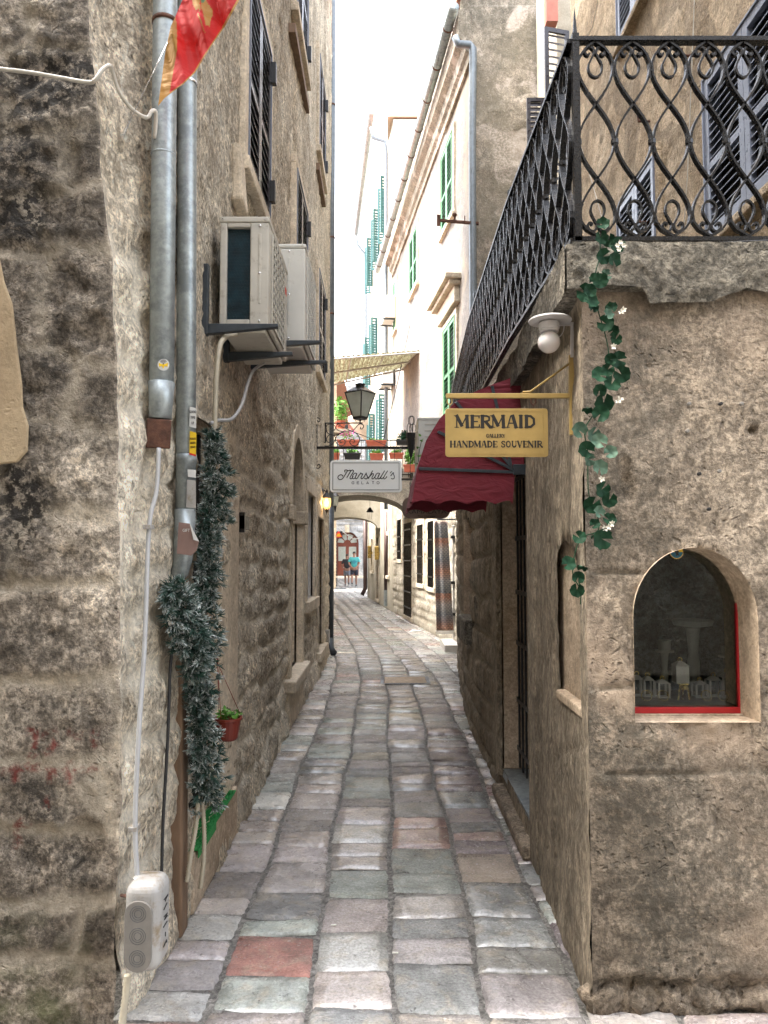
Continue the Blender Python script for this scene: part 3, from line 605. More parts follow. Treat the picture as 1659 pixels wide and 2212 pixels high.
mb = MB(ML); mb.hexa([(4.25, 3.7, -.02), (4.42, 3.66, -.02), (4.42, 3.66, .06), (4.25, 3.7, .06), (4.24, 4.05, -.02), (4.4, 3.95, -.02), (4.4, 3.95, .04), (4.24, 4.05, .04)]); mb.build('bracket_stone', M_reveal, LH, bevel=.02)

# ------------------------------------------------------------- right low house with terrace
RH = empty('stone_shop', (2.2, 6, 0), 'low brown stone shop building with terrace roof at the right corner of the alley', 'building')
ry = [2.68, 3.5, 4.0, 5.4, 6.7, 8.4, 10.8, 11.6]; rx = [.73, .76, .79, .80, .79, .88, 1.07, 1.16]
MR = frame((0, 0, 0), (0, -1, 0))          # a = -Y, outward = -X
def dispR(A, B):
    Y = -A; d, tone = blocks(Y, B, .26, .5, 41, .05); rub = sstep(5.2, 5.5, Y); st = sstep(0, .04, d)
    C = -np.interp(Y, ry, rx) + rub * .03 * (st - .7) + (.012 + .012 * rub) * fbm(A * 5, B * 5, 5, 42, .6) + .007 * fbm(A * 22, B * 16, 3, 43) + .012 * fbm(A * 1.2, B * 1, 3, 47)
    C = C - .012 * (abs(Y - 3.33) < .012) - .007 * (1 - sstep(.004, .016, abs(B - .93 + .35 * (Y - 2.7)))) * (Y < 3.3)
    C = np.where(Y < 2.74, C * 1.0, C)
    return C, (1 - st) * rub, .05 + .9 * tone * rub + (1 - rub) * .55 + .1 * fbm(A * 6, B * 6, 3, 45)
RDOOR = (-5.07, -3.99, .17, 2.3); RNICHE = (-3.2, -2.80, 1.03, 1.66, 1.5); RSLIT = (-7.4, -6.72, 1.02, 1.96)
snA = [x for w in [RDOOR, RNICHE, RSLIT] for x in w[:2]]; snB = [x for w in [RDOOR, RNICHE, RSLIT] for x in w[2:4]]
al = -axis_lines(2.68, 11.6, .018, [-x for x in snA], grow=.45, g0=2.68)[::-1]; bl = axis_lines(-.1, 2.62, .022, snB)
wall('side_wall', M_rside, RH, MR, al, bl, dispR, [RDOOR, RNICHE, RSLIT])
MRF = frame((0, 2.68, 0), (1, 0, 0))
wc = (P(1368, 1400, 2.68).x, P(1638, 1400, 2.68).x, P(1400, 1560, 2.68).z, P(1480, 1183, 2.68).z, P(1480, 1335, 2.68).z)
def dispRF(A, B):
    j1 = np.minimum(abs(B - 1.13 - .02 * fbm(A * 3, B * 0, 2, 1)), abs(B - P(1400, 1240, 2.68).z - .015 * fbm(A * 5, B, 2, 3) + 10 * (A > .92)))
    j1 = np.minimum(j1, abs(B - P(1400, 1672, 2.68).z - .012 * fbm(A * 4, B * 0, 2, 8))); jt = 1 - sstep(.0, .012, j1)
    C = .008 * fbm(A * 5, B * 5, 5, 51, .6) + .004 * fbm(A * 34, B * 34, 3, 52) + .015 * fbm(A * 1.3, B * 1.3, 2, 53) - .012 * jt
    bl_ = sstep(.78, .80, A) * 0
    rough = (1 - sstep(.02, .10, abs(B - 1.02) - .05)) * sstep(.88, .96, A); C = C + rough * .02 * fbm(A * 11, B * 11, 4, 57)
    base = 1 - sstep(.09, .13, B + .03 * fbm(A * 5, B * 0, 3, 58)); C = C - base * .035 + base * .05 * fbm(A * 8, B * 9, 4, 59)
    hole = sstep(.022, .0, np.hypot(A - P(1627, 928, 2.68).x, B - P(1627, 928, 2.68).z)); C = C - .04 * hole
    for u, v in [(1350, 1015), (1356, 1052)]: C = C - .012 * sstep(.035, .02, np.hypot(A - P(u, v, 2.68).x, (B - P(u, v, 2.68).z) * .6))
    C = C * sstep(.0, .05, A - .73)
    gr = blobs(A, B, 2.68, [(1330, 900, 70, 380, .45), (1420, 760, 60, 240, .5), (1320, 1590, 110, 60, .9), (1400, 1710, 120, 70, .6), (1370, 1860, 70, 130, .5), (1450, 1960, 50, 90, .4), (1290, 1750, 60, 120, .4), (1300, 1120, 60, 90, .4), (1560, 2000, 60, 70, .4), (1430, 1110, 50, 90, .4)], 220)
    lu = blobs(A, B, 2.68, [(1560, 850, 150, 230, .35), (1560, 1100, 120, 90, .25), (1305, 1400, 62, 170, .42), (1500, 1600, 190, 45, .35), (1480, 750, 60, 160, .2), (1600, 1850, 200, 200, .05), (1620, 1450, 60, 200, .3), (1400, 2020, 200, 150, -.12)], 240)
    return C, jt * .5, A * 0 + .02 + .02 * (B > 1.0), A * 0, {'grime': gr, 'lum': lu}
al = np.concatenate([axis_lines(.73, 1.75, .0105, wc[:2]), axis_lines(1.75, 4.2, .1)[1:]]); bl = np.concatenate([axis_lines(-.1, 2.62, .0125, wc[2:3])])
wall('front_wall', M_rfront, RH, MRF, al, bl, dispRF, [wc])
for q, (u, v) in enumerate([(1483, 932), (1509, 1024), (1487, 873), (1555, 873), (1600, 873), (1530, 1100), (1552, 1018)]):
    p = P(u, v, 2.67); mb = MB(); mb.lathe([(.0065, 0), (.0065, -.012), (.004, -.013)], p, 10, 'y'); mb.build('wall_plug', M_dark if q % 2 else M_plastd, RH)
reveal(RH, MR, RDOOR[0], RDOOR[1], RDOOR[2], RDOOR[3], -.93 + .0, M_niche, M_dark, 'doorway', c0=-.80) if False else None
mb = MB(); mb.box((.80, 5.07, .17), (1.5, 5.2, 2.3)); mb.box((.80, 3.86, .17), (1.5, 3.99, 2.3)); mb.box((.80, 3.99, 2.3), (1.5, 5.07, 2.42)); o = mb.build('doorway', M_niche, RH)
mb = MB(); mb.box((1.4, 3.99, .17), (1.42, 5.07, 2.3)); mb.build('back_panel', M_dark, o)
mb = MB()
for i in range(9): y = 4.05 + i * .12; mb.box((.90, y, .19), (.912, y + .02, 2.28))
for z in (.3, .62, 1.0, 1.34, 1.7, 2.1): mb.box((.895, 4.0, z), (.90, 5.06, z + .03))
mb.build('grille_door', M_black, o)
mb = MB(); mb.box((.765, 5.07, .12), (.82, 5.22, 2.35)); mb.box((.765, 3.80, .0), (.82, 3.985, 2.35)); mb.box((.762, 3.985, 2.305), (.82, 5.07, 2.42)); mb.build('door_frame', M_rside, RH, bevel=.01)
mb = MB(); mb.box((.725, 3.97, .0), (.92, 5.08, .075)); mb.build('doorstep', M_rfront, RH, bevel=.015)
mb = MB(); mb.box((.80, 4.0, .116), (1.4, 5.07, .165)); mb.build('threshold', M_zinc, RH)
mb = MB(); mb.box((.775, 2.74, .98), (.86, 3.6, 1.72)); mb.build('side_niche', M_niche, RH)
mb = MB(); mb.box((.735, 2.80, .99), (.82, 3.21, 1.030)); mb.build('sill', M_niche, RH, bevel=.01)
mb = MB(); mb.box((.92, 6.68, .98), (.96, 7.44, 2.0)); mb.box((.80, 7.40, 1.02), (.93, 7.46, 1.96)); mb.box((.80, 6.66, 1.02), (.93, 6.72, 1.96)); mb.build('slit_window', M_niche, RH)
mb = MB(); mb.box((.72, 6.68, .80), (.92, 7.42, 1.02)); mb.build('sill', M_slab, RH, bevel=.02)
cbox('core', M_darkw, RH, (1.65, 2.72, 0), (4.2, 11.5, 2.6)); cbox('core', M_darkw, RH, (1.2, 5.25, 0), (1.64, 11.5, 2.6))
cbox('front_plinth', M_rfront, RH, (1.66, 2.70, 0), (4.2, 2.74, 2.6))
# terrace slab
def dispS(A, B):
    lower = sstep(2.60, 2.56, B + .02 * fbm(A * 4, B * 0, 3, 71)); C = .02 * fbm(A * 5, B * 7, 5, 72, .6) + .008 * fbm(A * 30, B * 30, 3, 73)
    return C, B * 0, .5 + .3 * fbm(A * 2, B * 2, 3, 75)
MS = frame((0, 2.65, 0), (1, 0, 0)); al = np.concatenate([axis_lines(.69, 1.8, .014), axis_lines(1.8, 4.2, .1)[1:]]); bl = axis_lines(2.56, 2.75, .012)
def warpS(A, B, C):
    k = (2.75 - B) / .19; cut = .03 * np.interp(A, [.7, .95, .97, 1.2, 1.32, 1.45, 4], [-.8, -.6, 1.2, 1.0, -.5, .5, .3]) + .012 * fbm(A * 9, B * 0, 3, 78)
    return A, B - k * cut, C
wall('terrace_edge', M_slab, RH, MS, al, bl, dispS, warp=warpS)
def dispS2(A, B): C, m, t_ = dispS(A, B); return C * .8 - np.interp(-A, ry, np.array(rx) - .065) , m, t_
al = -axis_lines(2.65, 11.6, .02, grow=.3, g0=2.65)[::-1]; wall('terrace_side', M_slab, RH, MR, al, bl, dispS2)
mb = MB()
for y0, y1 in zip([2.65] + ry[1:-1], ry[1:]):
    a = float(np.interp(y0, ry, rx)); b = float(np.interp(y1, ry, rx))
    mb.hexa([(a - .06, y0, 2.575), (4.2, y0, 2.575), (4.2, y1, 2.575), (b - .06, y1, 2.575), (a - .06, y0, 2.742), (4.2, y0, 2.742), (4.2, y1, 2.742), (b - .06, y1, 2.742)])
mb.build('terrace_floor', M_slab, RH)
# display window
gy = 2.815; wx0, wx1 = wc[0] - .05, wc[1] + .0; mb = MB(); n = 20
cx = (wc[0] + wc[1]) / 2; rxx = (wc[1] - wc[0]) / 2; ryy = wc[3] - wc[4]
prof = [(wc[0], wc[2])] + [(cx - rxx * math.cos(math.pi * i / n), wc[4] + ryy * math.sin(math.pi * i / n)) for i in range(n + 1)] + [(wc[1], wc[2])]
m_ = len(prof); bk = [(a + (-.02 if a > cx else .0) * 1, 2.9, b) for a, b in prof]; mb.add([(a, 2.675, b) for a, b in prof] + bk, [(i, i + 1, m_ + i + 1, m_ + i) for i in range(m_ - 1)] + [(0, m_, 2 * m_ - 1, m_ - 1)])
DW = mb.build('display_window', M_niche, RH, smooth=False)
mb = MB(); mb.box((.86, 2.86, 1.0), (1.6, 3.2, wc[2] + .02)); mb.box((.84, 2.86, wc[2] + .02), (.86, 3.2, 1.72)); mb.box((1.6, 2.86, wc[2] + .02), (1.62, 3.2, 1.72)); mb.box((.86, 2.905, 1.70), (1.6, 3.2, 1.72)); mb.build('display_case', M_darkw, DW)
mb = MB(); mb.box((.86, 3.19, wc[2] + .02), (1.6, 3.21, 1.72)); mb.build('back_wall', M_caserefl, DW)  # case back coloured to stand in for stone mirrored in the pane
mb = MB(); mb.box((wc[0], gy - .002, P(1400, 1528, gy).z), (wc[1], gy + .003, wc[3])); mb.build('glass_pane', M_glass, DW)
zb = P(1400, 1540, gy).z; zt = P(1400, 1527, gy).z; xr = P(1602, 1400, gy).x; mb = MB(); mb.box((wc[0] + .002, gy - .012, zb), (xr, gy + .008, zt)); mb.box((xr - .021, gy - .0125, zt), (xr, gy + .008, P(1600, 1300, gy).z)); mb.build('red_frame', M_redp, DW, bevel=.002)
mb = MB(); mb.box((xr, gy - .006, zb), (wc[1] + .01, gy + .03, wc[3])); mb.box((wc[0], gy - .03, zb - .02), (wc[1], gy + .02, zb)); mb.build('inner_jamb', M_niche, DW)
mb = MB(); mb.box((wc[0], 2.83, zt - .012), (1.6, 3.15, zt + .004)); mb.build('shelf', M_wood, DW)
rngs = np.random.RandomState(5)
for k in range(7):
    u = 1318 + k * 68 + rngs.uniform(-14, 14); p = P(u, 2160, 2.70); r = rngs.uniform(.04, .066); vs = []; n1 = 16; 
    A, B = np.meshgrid(np.linspace(0, 2 * np.pi, n1, endpoint=False), np.linspace(-1.4, 1.4, 8)); rr = r * (1 + .75 * fbm(np.cos(A) * 1.5 + k * 9, B * 1.7 + np.sin(A), 4, 90, .65))
    pts = np.stack([p.x + rr * 1.3 * np.cos(A) * np.cos(B), p.y + .02 + rr * .7 * np.sin(A) * np.cos(B), .035 + rr * .85 * np.sin(B)], -1).reshape(-1, 3)
    mb = MB(); mb.add([tuple(q) for q in pts], [(j * n1 + i, j * n1 + (i + 1) % n1, (j + 1) * n1 + (i + 1) % n1, (j + 1) * n1 + i) for j in range(7) for i in range(n1)] + [tuple(range(n1))[::-1], tuple(7 * n1 + i for i in range(n1))])
    mb.build('footing_stone', M_rfront, RH, smooth=True, sub=0)

# ------------------------------------------------------------- ochre house above the terrace
TH = empty('ochre_house', (4, 5, 0), 'ochre stuccoed house with slate shutters rising behind the terrace railing', 'building')
MT = frame((2.2, 0, 0), (0, -1, 0))
def dispT(A, B): return .02 * fbm(A * 3, B * 3, 5, 81, .6) + .008 * fbm(A * 18, B * 14, 3, 82), A * 0, .55 + .15 * fbm(A, B, 3, 83)
y1 = PX(1341, 450, 2.2); y2 = PX(1421, 350, 2.2); b1 = PX(1551, 142, 2.2); b3 = PX(1561, 508, 2.2)
TW = [(-y1.y, -y2.y, 2.76, y1.z), (-4.85, -3.75, b3.z, b1.z), (-6.6, -5.75, PX(1341, 108, 2.2).z, 8.0)]
snA = [q for w in TW for q in w[:2]]; snB = [q for w in TW for q in w[2:4]]
wall('wall', M_tan, TH, MT, -axis_lines(2.6, 8.35, .035, [-q for q in snA])[::-1], np.concatenate([axis_lines(2.6, 7.6, .03, snB), axis_lines(7.6, 9.5, .1, snB)[1:]]), dispT, TW)
for w in TW: window(TH, MT, *w, M_tan, M_shutb, w=.07, pr=.03, sill=.04, pitch=.055, fr=.06)
cbox('core', M_darkw, TH, (2.4, 2.7, 0), (7, 8.2, 9.5)); cbox('end_wall', M_tan, TH, (2.21, 8.3, 2.6), (7, 8.36, 9.5)); cbox('front_wall', M_tan, TH, (2.21, 2.6, 2.75), (7, 2.68, 9.5))
for u, v, l in ((1405, 262, .1), (1403, 480, .08), (1510, 120, .12)):
    p = PX(u, v, 2.2); mb = MB(); mb.tube([p, p + V3(-l, 0, 0), p + V3(-l, 0, .05)], .01, 6); mb.build('shutter_hook', M_rust, TH)
for w_ in ([(1250, 300), (1275, 380), (1300, 470)], [(1240, 120), (1280, 60), (1292, 0)], [(1478, 480), (1485, 380), (1490, 260), (1500, 0)]): mb = MB(); mb.tube([PX(u, v, 2.17) for u, v in w_], .004, 4); mb.build('thin_wire', M_cable, TH)
# ------------------------------------------------------------- narrow cream house with brown shutters
CH_ = empty('cream_house', (4, 10.6, 0), 'narrow cream house between the ochre house and the peeling gable', 'building')
MC = frame((2.45, 10.15, 0), (1, 0, 0)); cbox('wall', M_cream, CH_, (2.47, 10.15, 0), (7, 11.5, 10.6)); cbox('gutter_box', M_shutr, CH_, tuple(P(1181, 45, 9.9)), tuple(P(1204, -60, 9.9) + V3(0, .15, .3)))
a = P(1137, 214, 10.0); b = P(1179, 520, 10.0); o = leaf_mb(frame((0, 10.0, 0), (1, 0, 0)), a.x, b.x, b.z, a.z, 0, .05, pitch=.07, tilt=1.1, sw=.075).build('shutter', M_shut, CH_); tag(o, 'closed dark brown louvred shutter')
a = P(1174, 60, 9.7); b = P(1238, 420, 9.7); o = leaf_mb(frame((a.x, 9.7, 0), (1, .25, 0)), 0, b.x - a.x, b.z, a.z, 0, .06, pitch=.10, mid=True, tilt=.9, sw=.06).build('shutter', M_shut, CH_); tag(o, 'open brown shutter with light between its slats')

# ------------------------------------------------------------- building B: peeling gable, green shutters
dB = Vector((-.1248, 1, 0)).normalized(); B0 = Vector((1.43, 11.6, 0))
MBf = frame(B0, -dB)
def Bx(y): return 1.43 - .1248 * (y - 11.6)
def Bu(u, v, off=0.0):
    a, b, c = ray(u, v); k = a + .1248 * b; s = (1.43 + .1248 * 11.6 - off) / k; return Vector((a * s, b * s, CH + c * s))
def la(p): return (p - B0).dot(-dB)
GH = empty('gabled_house', (4, 16, 0), 'old house with peeling grey gable, green shutters and long zinc gutter', 'building')
def win_from(u0, u1, vt, vb, fn=Bu, lf=la):
    p, q = fn(u0, vt), fn(u1, vb); return sorted((lf(p), lf(q)))
W1a = win_from(955, 981, 300, 460); W2a = win_from(887, 903, 500, 600); W3a = win_from(960, 987, 680, 870)
BW = [(*W1a, 7.75, 9.3), (*W2a, 7.9, 9.3), (*W3a, 4.2, 5.85), (*win_from(852, 857, 500, 600), 7.9, 9.3)]
lows = [('bars', 902.6, 915, .98, 2.28), ('door', 873.7, 890.6, .12, 2.4), ('bars', 859.8, 868, 1.5, 2.55), ('bars', 926, 938, .95, 2.3)]
BL = [(*win_from(l[1], l[2], 1100, 1100), l[3], l[4]) for l in lows]
def dispB(A, B):
    lo = 1 - sstep(2.2, 2.9, B); d, tone = blocks(A, B, .22, .42, 63, .03); st = sstep(0, .03, d)
    C = lo * (.03 * (st - .6) + .02 * (tone - .5)) + .01 * fbm(A * 4, B * 4, 4, 64) - .015 * (1 - lo) * sstep(.05, .12, fbm(A * .9, B * .9, 5, 65))
    return C, (1 - st) * lo * .7, .05 + .9 * tone * lo + (1 - lo) * .6
al = -axis_lines(0, 9.45, .06, [-q for w in BW + BL for q in w[:2]])[::-1]
wall('lower_wall', M_blow, GH, MBf, al, axis_lines(-.1, 3.0, .045, [q for w in BL for q in w[2:4]]), dispB, BL)
wall('wall', M_bwall, GH, MBf, al, axis_lines(3.0, 9.75, .08, [q for w in BW for q in w[2:4]]), dispB, BW)
for i, w in enumerate(BW): window(GH, MBf, *w, M_reveal, M_shutg, w=.10, pr=.03, sill=.04, pitch=.08, fr=.07, split=True)
for (k, u0, u1, _, _2), w in zip(lows, BL):
    o = reveal(GH, MBf, *w, .2, M_reveal, M_dark, 'barred_door' if k == 'door' else 'barred_window', c0=-.02); surround(o, MBf, *w, .12, .02, M_reveal, .02)
    mb = MB(MBf); n = 7 if k == 'door' else 5
    for i in range(n): a = w[0] + (w[1] - w[0]) * (i + .5) / n; mb.tube([(a, w[2], .03), (a, w[3], .03)], .012, 6)
    z = w[2] + .2
    while z < w[3] - .1: mb.box((w[0], z, .02), (w[1], z + .03, .045)); z += .38
    mb.build('bars', M_iron, o)
cbox('core', M_darkw, GH, (1.75, 11.7, 0), (7, 20.8, 9.6))
mb = MB(); mb.hexa([B0 + V3(.3, .15, 0), V3(3, 11.8, 0), V3(3, 20.9, 0), V3(.6, 20.9, 0), B0 + V3(.3, .15, 9.6), V3(3, 11.8, 9.6), V3(3, 20.9, 9.6), V3(.6, 20.9, 9.6)]); mb.build('core', M_darkw, GH)
# gable facing us
def dispG(A, B): k = sstep(.02, .10, fbm(A * 1.6, B * 1.6, 5, 86)); return .022 * k + .012 * fbm(A * 5, B * 5, 4, 87), A * 0, .45 + .3 * k
wall('gable_wall', M_gable, GH, frame((0, 11.6, 0), (1, 0, 0)), axis_lines(1.43, 7, .05), axis_lines(2.5, 10.6, .045), dispG)
mb = MB(); mb.prism([(1.25, 11.6, 10.5), (1.25, 11.6, 10.72), (4.3, 11.6, 12.85), (7.4, 11.6, 10.55)], (0, .1, 0)); mb.build('gable_top', M_gable, GH)
cor = [(0, 9.66), (.04, 9.66), (.05, 9.78), (.10, 9.82), (.12, 9.96), (.22, 10.04), (.22, 10.5), (0, 10.5)]
mb = MB(MBf); mb.prism([(0, b, a) for a, b in cor], (-9.5, 0, 0)); mb.build('cornice', M_gable, GH)
mb = MB(); mb.hexa([B0 + V3(-.22, -.12, 10.70), V3(4.4, 11.45, 12.85), V3(4.4, 21.1, 12.85), V3(Bx(21) - .22, 21.1, 10.70), B0 + V3(-.22, -.12, 10.76), V3(4.4, 11.45, 12.95), V3(4.4, 21.1, 12.95), V3(Bx(21) - .22, 21.1, 10.76)]); mb.build('roof', M_tile, GH)
g0 = P(981, 14, 11.45); g1 = P(815, 585, 21.4); mb = MB(); mb.tube([g0, g0.lerp(g1, .5), g1], .085, 12)
o = mb.build('gutter', M_zinc, GH, smooth=True)
for i in range(11): p = g0.lerp(g1, (i + .5) / 11); mb = MB(); mb.tube([p - (g1 - g0).normalized() * .015, p + (g1 - g0).normalized() * .015], .094, 12); mb.build('gutter_bracket', M_rust, o)
mb = MB(); mb.tube([P(983, 80, 11.45), P(990, 95, 11.45), P(1015, 97, 11.5), P(1022, 105, 11.5), P(1020, 300, 11.5), P(1022, 680, 11.5), P(1022, 900, 11.5)], .06, 12); tag(mb.build('drainpipe', M_zincb, smooth=True, origin=P(1022, 900, 11.5)), 'bluish drainpipe bending out under the gutter at the peeling gable corner', 'drainpipe')
# pediment over the green shuttered window
p0, p1 = BW[2][0] - .25, BW[2][1] + .25; mb = MB(MBf); mb.box((p0, 6.0, -.02), (p1, 6.28, .10)); mb.box((p0 - .08, 6.281, -.02), (p1 + .08, 6.36, .2)); mb.box((p0 - .14, 6.361, -.02), (p1 + .14, 6.46, .28)); mb.build('pediment', M_reveal, GH, bevel=.02)

# ------------------------------------------------------------- building C: tall white house
dC = Vector((-.1172, 1, 0)).normalized(); C0 = Vector((.265, 20.9, 0)); MCf = frame(C0, -dC)
def Cu(u, v):
    a, b, c = ray(u, v); k = a + .1172 * b; s = (.265 + .1172 * 20.9) / k; return Vector((a * s, b * s, CH + c * s))
def lc(p): return (p - C0).dot(-dC)
WH = empty('white_house', (4, 25, 0), 'tall overexposed white house with turquoise shutters further along the alley', 'building')
al = -axis_lines(0, 7.75, .12)[::-1]
def dispC(A, B): return .008 * fbm(A * 3, B * 3, 3, 88), A * 0, A * 0 + .7
CWn = [(-1.9, -1.0, 1.0, 2.2), (-4.4, -3.7, .15, 2.2), (-6.2, -5.5, 1.05, 2.2)]
mb = MB(MCf); 
wall('wall', M_cream, WH, MCf, axis_lines(-7.75, 0, .12, [q for w in CWn for q in w[:2]]), axis_lines(0, 14.4, .12, [q for w in CWn for q in w[2:4]]), dispC, CWn)
for w in CWn: o = reveal(WH, MCf, *w, .18, M_reveal, M_dark, 'recessed_window', c0=-.01); surround(o, MCf, *w, .12, .03, M_reveal, .03)
cbox('core', M_darkw, WH, (.9, 20.95, 0), (7, 28.5, 14.2)); cbox('gable_wall', M_white, WH, (.27, 20.85, 0), (7, 20.93, 14.3)); cbox('end_wall', M_white, WH, (-.6, 28.5, 0), (7, 28.6, 14.3))
mb = MB(); mb.prism([(.1, 20.8, 14.35), (3.6, 20.8, 16.4), (7.3, 20.8, 14.35)], (0, 7.8, 0)); mb.build('roof', M_cream, WH)
e0 = C0 + V3(0, 0, 14.3); e1 = C0 + dC * 7.75 + V3(0, 0, 14.3); nC = Vector((-1, -.1172, 0)).normalized()
mb = MB(); mb.tube([P(802, 243, 20.9), P(769, 505, 28.5)], .10, 10); mb.build('gutter', M_zinc, WH, smooth=True)
mb = MB(); mb.tube([P(802, 275, 20.95), P(806, 298, 21), P(832, 306, 21), P(834, 330, 21), P(834, 600, 21.1), P(834, 1100, 21.1)], .055, 10); tag(mb.build('drainpipe', M_zincb, smooth=True, origin=P(834, 1100, 21.1)), 'thin grey drainpipe down the near corner of the white house', 'drainpipe')
mb = MB(); mb.tube([P(769, 508, 28.6), P(773, 530, 28.6), P(788, 548, 28.6), P(790, 570, 28.6), P(790, 900, 28.6), P(790, 1150, 28.6)], .055, 10); tag(mb.build('drainpipe', M_zincb, smooth=True, origin=P(790, 1150, 28.6)), 'thin grey drainpipe at the far corner of the white house', 'drainpipe')
for zt, zb, al_ in ((13.3, 11.5, (-1.7, -3.9, -6.2)), (9.8, 8.0, (-4.6, -7.0)), (6.6, 4.8, (-2.2, -5.4))):
    for k, a in enumerate(al_):
        mb = MB(MCf); mb.box((a - .35, zb, .005), (a + .35, zt, .02)); o = mb.build('window', M_grey, WH)
        for sg in (-1, 1):
            pt = MCf @ Vector((a + sg * .37, 0, .01)); Ms = frame(pt, (nC * 1.0 + dC * -.25 * sg)); leaf_mb(Ms, 0, .22, zb, zt, 0, .06, pitch=.09).build('shutter', M_shutt, o)
# brown downpipes lower
for u, vt, Y, r, lab in ((789, 1080, 28.3, .10, 'brown drainpipe ending in a bend beside the two walkers'), (835, 1105, 22.4, .10, 'brown drainpipe with a grey foot on the cream wall')):
    x = P(u, 1200, Y).x; mb = MB(); mb.tube([(x, Y, P(u, vt, Y).z), (x, Y, .9), (x, Y, .35), (x - .12, Y, .1)] if u < 800 else [(x, Y, P(u, vt, Y).z), (x, Y, .55)], r * .8, 10); dp = mb.build('drainpipe', M_brownp, smooth=True, origin=(x, Y, 0)); tag(dp, lab, 'drainpipe')
    if u > 800: mb = MB(); mb.tube([(x, Y, .56), (x, Y, .08)], r * .9, 10); mb.build('pipe_foot', M_zinc, dp)
# cream curved balcony on the white house
mb = MB(); c = P(800, 900, 27); mb.lathe([(.1, -.9), (.55, -.7), (.9, -.35), (1.15, 0), (1.15, .12), (1.05, .12)], (c.x + .3, 27.5, P(800, 905, 27).z), 20); mb.build('round_balcony', M_cream, WH, smooth=True)

# ------------------------------------------------------------- houses further on, on the left and at the end
FH = empty('plaster_house', (-4, 22, 0), 'low plaster house set back beyond the left stone house', 'building')
mb = MB(); mb.hexa([V3(-8, 12.4, 0), V3(-1.75, 12.4, 0), V3(-2.75, 33, 0), V3(-8, 33, 0), V3(-8, 12.4, 4.6), V3(-1.75, 12.4, 4.6), V3(-2.75, 33, 4.6), V3(-8, 33, 4.6)]); mb.build('wall', M_cream, FH)
mb = MB(); mb.hexa([V3(-8, 12.3, 4.6), V3(-1.65, 12.3, 4.6), V3(-2.65, 33.1, 4.6), V3(-8, 33.1, 4.6), V3(-6, 12.3, 6), V3(-5, 12.3, 6), V3(-5, 33.1, 6), V3(-6, 33.1, 6)]); mb.build('roof', M_tile, FH)
VH = empty('tiled_house', (-5, 43, 0), 'tan house with tiled verge just visible past the left drainpipe', 'building')
mb = MB(); mb.hexa([V3(-8, 36, 0), V3(-2.33, 36, 0), V3(-3.35, 52, 0), V3(-8, 52, 0), V3(-8, 36, 11), V3(-2.33, 36, 11), V3(-3.35, 52, 11), V3(-8, 52, 11)]); mb.build('wall', M_tan, VH)
mb = MB(); mb.prism([(-2.1, 35.7, 10.9), (-4.6, 35.7, 14.6), (-8, 35.7, 10.9)], (0, 16.5, 0)); mb.build('roof', M_tile, VH)
EH = empty('end_house', (-2, 56, 0), 'grey ashlar house closing the view, with a red arched double door', 'building')
MEf = frame((0, 54.6, 0), (1, 0, 0)); dcx = P(750, 1200, 54.6).x; DD = (dcx - .85, dcx + .85, .12, 3.35, 2.45)
def dispE(A, B): d, tone = blocks(A, B, .38, .8, 91, .02); st = sstep(0, .06, d); return .05 * st * (.5 + tone), (1 - st) * .6, .05 + .9 * tone
wall('wall', M_grey, EH, MEf, axis_lines(-9, 6, .1, DD[:2]), axis_lines(0, 14.3, .1), dispE, [DD])
cbox('core', M_darkw, EH, (-9, 55.6, 0), (6, 62, 14)); ring_mb(MEf, dcx, .85, .9, 2.45, .0, .28, -.1, .09).build('door_surround', M_grey, EH)
mb = MB(MEf); mb.box((dcx - .16, 3.3, 0), (dcx + .16, 3.85, .16)); mb.build('keystone', M_reveal, EH)
mb = MB(MEf); mb.prism([(dcx - .86, .12, -.2)] + [(dcx - .86 * math.cos(math.pi * i / 14), 2.45 + .9 * math.sin(math.pi * i / 14), -.2) for i in range(15)] + [(dcx + .86, .12, -.2)], (0, 0, .05)); dd = mb.build('double_door', M_doorr, EH)
mb = MB(MEf)
for sg in (-1, 1):
    x0, x1 = sorted((dcx + sg * .12, dcx + sg * .66)); mb.box((x0, 1.2, -.149), (x1, 2.25, -.14))
for k in range(4):
    a0, a1 = math.pi * (k + .12) / 4, math.pi * (k + .88) / 4; mb.prism([(dcx + r * math.cos(a), 2.5 + r * .98 * math.sin(a), -.149) for r, a in ((.28, a0), (.72, a0), (.72, (a0 + a1) / 2), (.72, a1), (.28, a1))], (0, 0, .008))
mb.build('door_glass', M_frost, dd)
mb = MB(MEf)
for sg in (-1, 1): x0, x1 = sorted((dcx + sg * .14, dcx + sg * .64)); mb.box((x0, .35, -.149), (x1, 1.0, -.12))
mb.build('door_panel', M_doorr, dd, bevel=.02)
mb = MB(MEf); mb.box((dcx - 1.1, 0, 0), (dcx + 1.3, .10, .5)); mb.build('doorstep', M_reveal, EH)
for a, zb in ((-3.05, 10.9), (-1.6, 10.9), (-2.4, 6.6), (-.6, 6.6)):
    mb = MB(MEf); mb.box((a - .4, zb, .06), (a + .4, zb + 1.5, .1)); o = mb.build('window', M_dark, EH)
    for sg in (-1, 1): x0, x1 = sorted((a + sg * .4, a + sg * .8)); leaf_mb(MEf, x0, x1, zb, zb + 1.5, .1, .06, pitch=.09).build('shutter', M_shutr, o)
# unseen house added behind the camera to limit light; also reflects in the shop glass
XH = empty('light_blocker_house', (0, -4.5, 0), 'unseen stone house added to limit light on the corner, reflected in the display window', 'building')
cbox('wall', M_left, XH, (-9, -6, 0), (9, -4.4, 11)); cbox('wall', M_left, XH, (-9, -4.4, 0), (-5, 2.0, 11))

